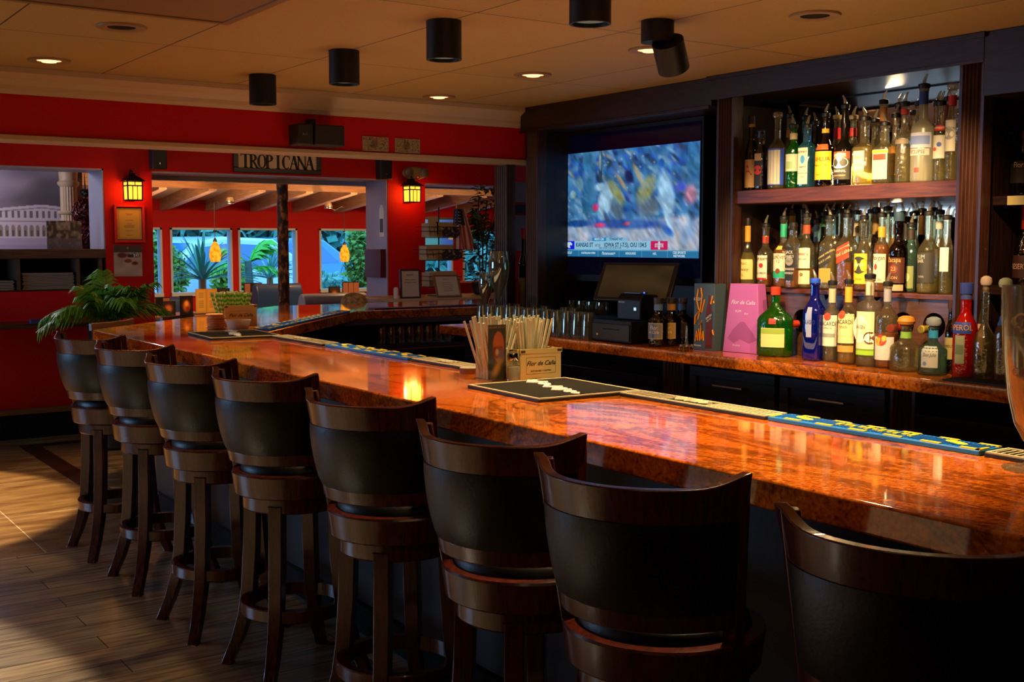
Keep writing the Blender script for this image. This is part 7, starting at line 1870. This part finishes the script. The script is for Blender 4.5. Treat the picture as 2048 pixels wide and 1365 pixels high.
shrub('leafy yellow-green shrub outside the right window', 722, 520, 16.6, .28, .62, 1100, M_shrub, 7)
shrub('low green shrub outside below the bright palm frond', 462, 560, 18.8, .30, .30, 700, M_shrub, 8, .14)
def agave(label, px, pyb, Y, n, L, m, seed, wl_=.035):
    p = atY(px, pyb, Y); random.seed(seed); t = thing('agave_plant', label, 'agave', (p.x, Y, 0)); mb = MB()
    for i in range(n):
        az = random.uniform(0, 6.28); el = random.uniform(.25, 1.35); l = L*random.uniform(.7, 1.1); pts = []; m_ = 7
        for k in range(m_+1):
            s = k/m_; c = Vector((cos(az)*l*s*cos(el), sin(az)*l*s*cos(el), p.z+.1+l*s*sin(el)-.28*l*s*s)); q = Vector((-sin(az), cos(az), 0))*(wl_*(1-s)**.6*(.5+s)); pts.append((c, q))
        vs = []; fs = []
        for c, q in pts: vs += [c-q, c+Vector((0, 0, -.008)), c+q]
        for k in range(m_): fs += [(3*k, 3*k+1, 3*k+4, 3*k+3), (3*k+1, 3*k+2, 3*k+5, 3*k+4)]
        mb.add(vs, fs)
    mb.build('leaves', m, t); MB().tube([(0, 0, 0), (0, 0, p.z+.15)], [.07, .05], 10).build('stem', M_goldw, t)
agave('spiky blue-green agave outside in front of the parked car', 405, 575, 15.7, 46, 1.0, M_agave, 9)
agave('spiky pale fan plant outside the third window behind the trunk post', 540, 570, 17.9, 60, .72, mat('pale_spiky', '#5aa488', .5, var=.3), 10, .022)
p = atY(492, 600, 16.6)
t = thing('garden_palm', 'young garden palm with bright green fronds outside the middle window', 'palm', (p.x, 16.6, 0)); fr = MB(); zc = atY(505, 515, 16.6).z
frond(fr, (0.06, 0, zc-.10), .05, .85, 1.15, .50, 24, .34, .030, 1, .012); frond(fr, (0.06, 0, zc-.12), .3, .95, .95, .55, 24, .34, .028, 2, .012); frond(fr, (0.03, 0, zc-.1), 2.9, .9, .9, .6, 22, .28, .02, 3, .012); frond(fr, (0.0, 0, zc-.15), 3.3, .9, .5, .6, 22, .26, .02, 4, .012); frond(fr, (0.05, 0, zc-.2), -.4, .8, .5, .7, 20, .24, .02, 5, .012)
fr.build('fronds', M_pbright, t, smooth=False); MB().tube([(.12, 0, 0), (.10, 0, .5), (.04, 0, zc-.05)], [.09, .07, .05], 12).build('trunk', mat('palm_trunk_grey', '#5c7468', .7), t)
# parked car
def car(name, label, px, Y, m, L=4.5, s=1.0, rz_=0.0):
    p = atY(px, 540, Y); t = thing(name, label, 'car', (p.x, Y, 0), rz_)
    body = [(-2.2, .35), (-2.2, .75), (-2.05, .92), (-1.0, 1.05), (-.35, 1.55), (.2, 1.66), (1.3, 1.62), (1.95, 1.15), (2.2, 1.02), (2.25, .45), (2.1, .32)]
    def sec(wf, pts, grow=0): return pts
    mb = MB(); W = .92; n = len(body); ins = lambda z: W*(1-.16*max(0, (z-1.0)/.66)); vs = []
    for sgn in (-1, 1): vs += [(x*s, sgn*ins(z)*s, z*s) for x, z in body]
    mb.add(vs, [tuple(range(n)), tuple(range(2*n-1, n-1, -1))]+[(i, n+i, n+(i+1) % n, (i+1) % n) for i in range(n)]); mb.build('body', m, t, bev=.05)
    gl_ = mat('car_glass', '#2c6898', .1, spec=.8)
    for sgn in (-1, 1):
        yy = sgn*(.80)*s; q = MB()
        for poly in ([(-.80, 1.10), (-.30, 1.47), (.28, 1.54), (.28, 1.10)], [(.36, 1.10), (.36, 1.54), (1.2, 1.50), (1.6, 1.14)]):
            q.add([(x*s, sgn*(ins(z)+.006)*s, z*s) for x, z in poly]+[(x*s, sgn*(ins(z)-.02)*s, z*s) for x, z in poly], [(0, 1, 2, 3), (7, 6, 5, 4), (0, 4, 5, 1), (1, 5, 6, 2), (2, 6, 7, 3), (3, 7, 4, 0)])
        q.build('side_window', gl_, t, smooth=False)
    MB().add([(-1.0*s, -.72*s, 1.07*s), (-1.0*s, .72*s, 1.07*s), (-.38*s, .66*s, 1.55*s), (-.38*s, -.66*s, 1.55*s)], [(0, 1, 2, 3)]).build('windshield', gl_, t)
    for x in (-1.4, 1.4):
        for sgn in (-1, 1):
            w_ = MB().lathe([(.001, -.1), (.30, -.1), (.34, -.07), (.34, .07), (.30, .1), (.001, .1)], 28, M=T(x*s, sgn*.84*s, .34*s) @ R(90, 'X')).build('wheel', M_blackm, t)
            MB().lathe([(.001, -.105), (.2, -.105), (.2, .105), (.001, .105)], 20, M=T(x*s, sgn*.84*s, .34*s) @ R(90, 'X')).build('rim', M_steel, w_)
    MB().box((-2.23*s, -.7*s, .62*s), (-2.17*s, -.4*s, .76*s)).box((-2.23*s, .4*s, .62*s), (-2.17*s, .7*s, .76*s)).build('headlight', M_white, t)
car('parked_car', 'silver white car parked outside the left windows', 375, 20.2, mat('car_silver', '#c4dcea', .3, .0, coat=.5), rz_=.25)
car('parked_car', 'blue car parked farther back behind the silver one', 500, 22.9, mat('car_blue', '#3c84b8', .3, coat=.5), rz_=.1)
o = MB().lathe([(.04, 0), (.04, 1.6), (.03, 1.62)], 14).build('sign_post', mat('post_blue', '#4c94bc', .5), loc=(atY(690, 540, 18.9).x, 18.9, 0)); tag(o, 'thin bluish post outside the right window', 'post')
# neon-like blue and yellow display beyond the right opening
q0 = atY(920, 440, 12.4); q1 = atY(985, 470, 12.4)
t = thing('lit_display', 'lit blue and yellow screen in the room behind the leafy plant', 'screen', ((q0.x+q1.x)/2, 13.2, 0))
a = atY(908, 440, 13.2); b = atY(990, 490, 13.2)
def dsp(u, v):
    im = lerp(flat('1c88c8', u), hexc('1438b8'), np.clip(u*1.6-.5, 0, 1)); im = rect(im, u, v, .62, .25, 1, .38, 'f0b040'); im = rect(im, u, v, 0, 0, .4, .5, '30b0b0', .7); return lerp(im, hexc('a050a0'), np.clip((vnoise(u*5, v*4, 2)-.6)*4, 0, 1)*.7)
picture('picture', b.x-a.x, a.z-b.z, 30, 20, dsp, picmat('display_picture', .4, emit=.6), t, T(0, -.01, (a.z+b.z)/2)); MB().box(((a.x-b.x)/2-.03, 0, b.z-.03), ((b.x-a.x)/2+.03, .06, a.z+.03)).box((-.03, .06, (a.z+b.z)/2), (.03, EY-13.2-.001, (a.z+b.z)/2+.05)).build('housing', M_black, t)
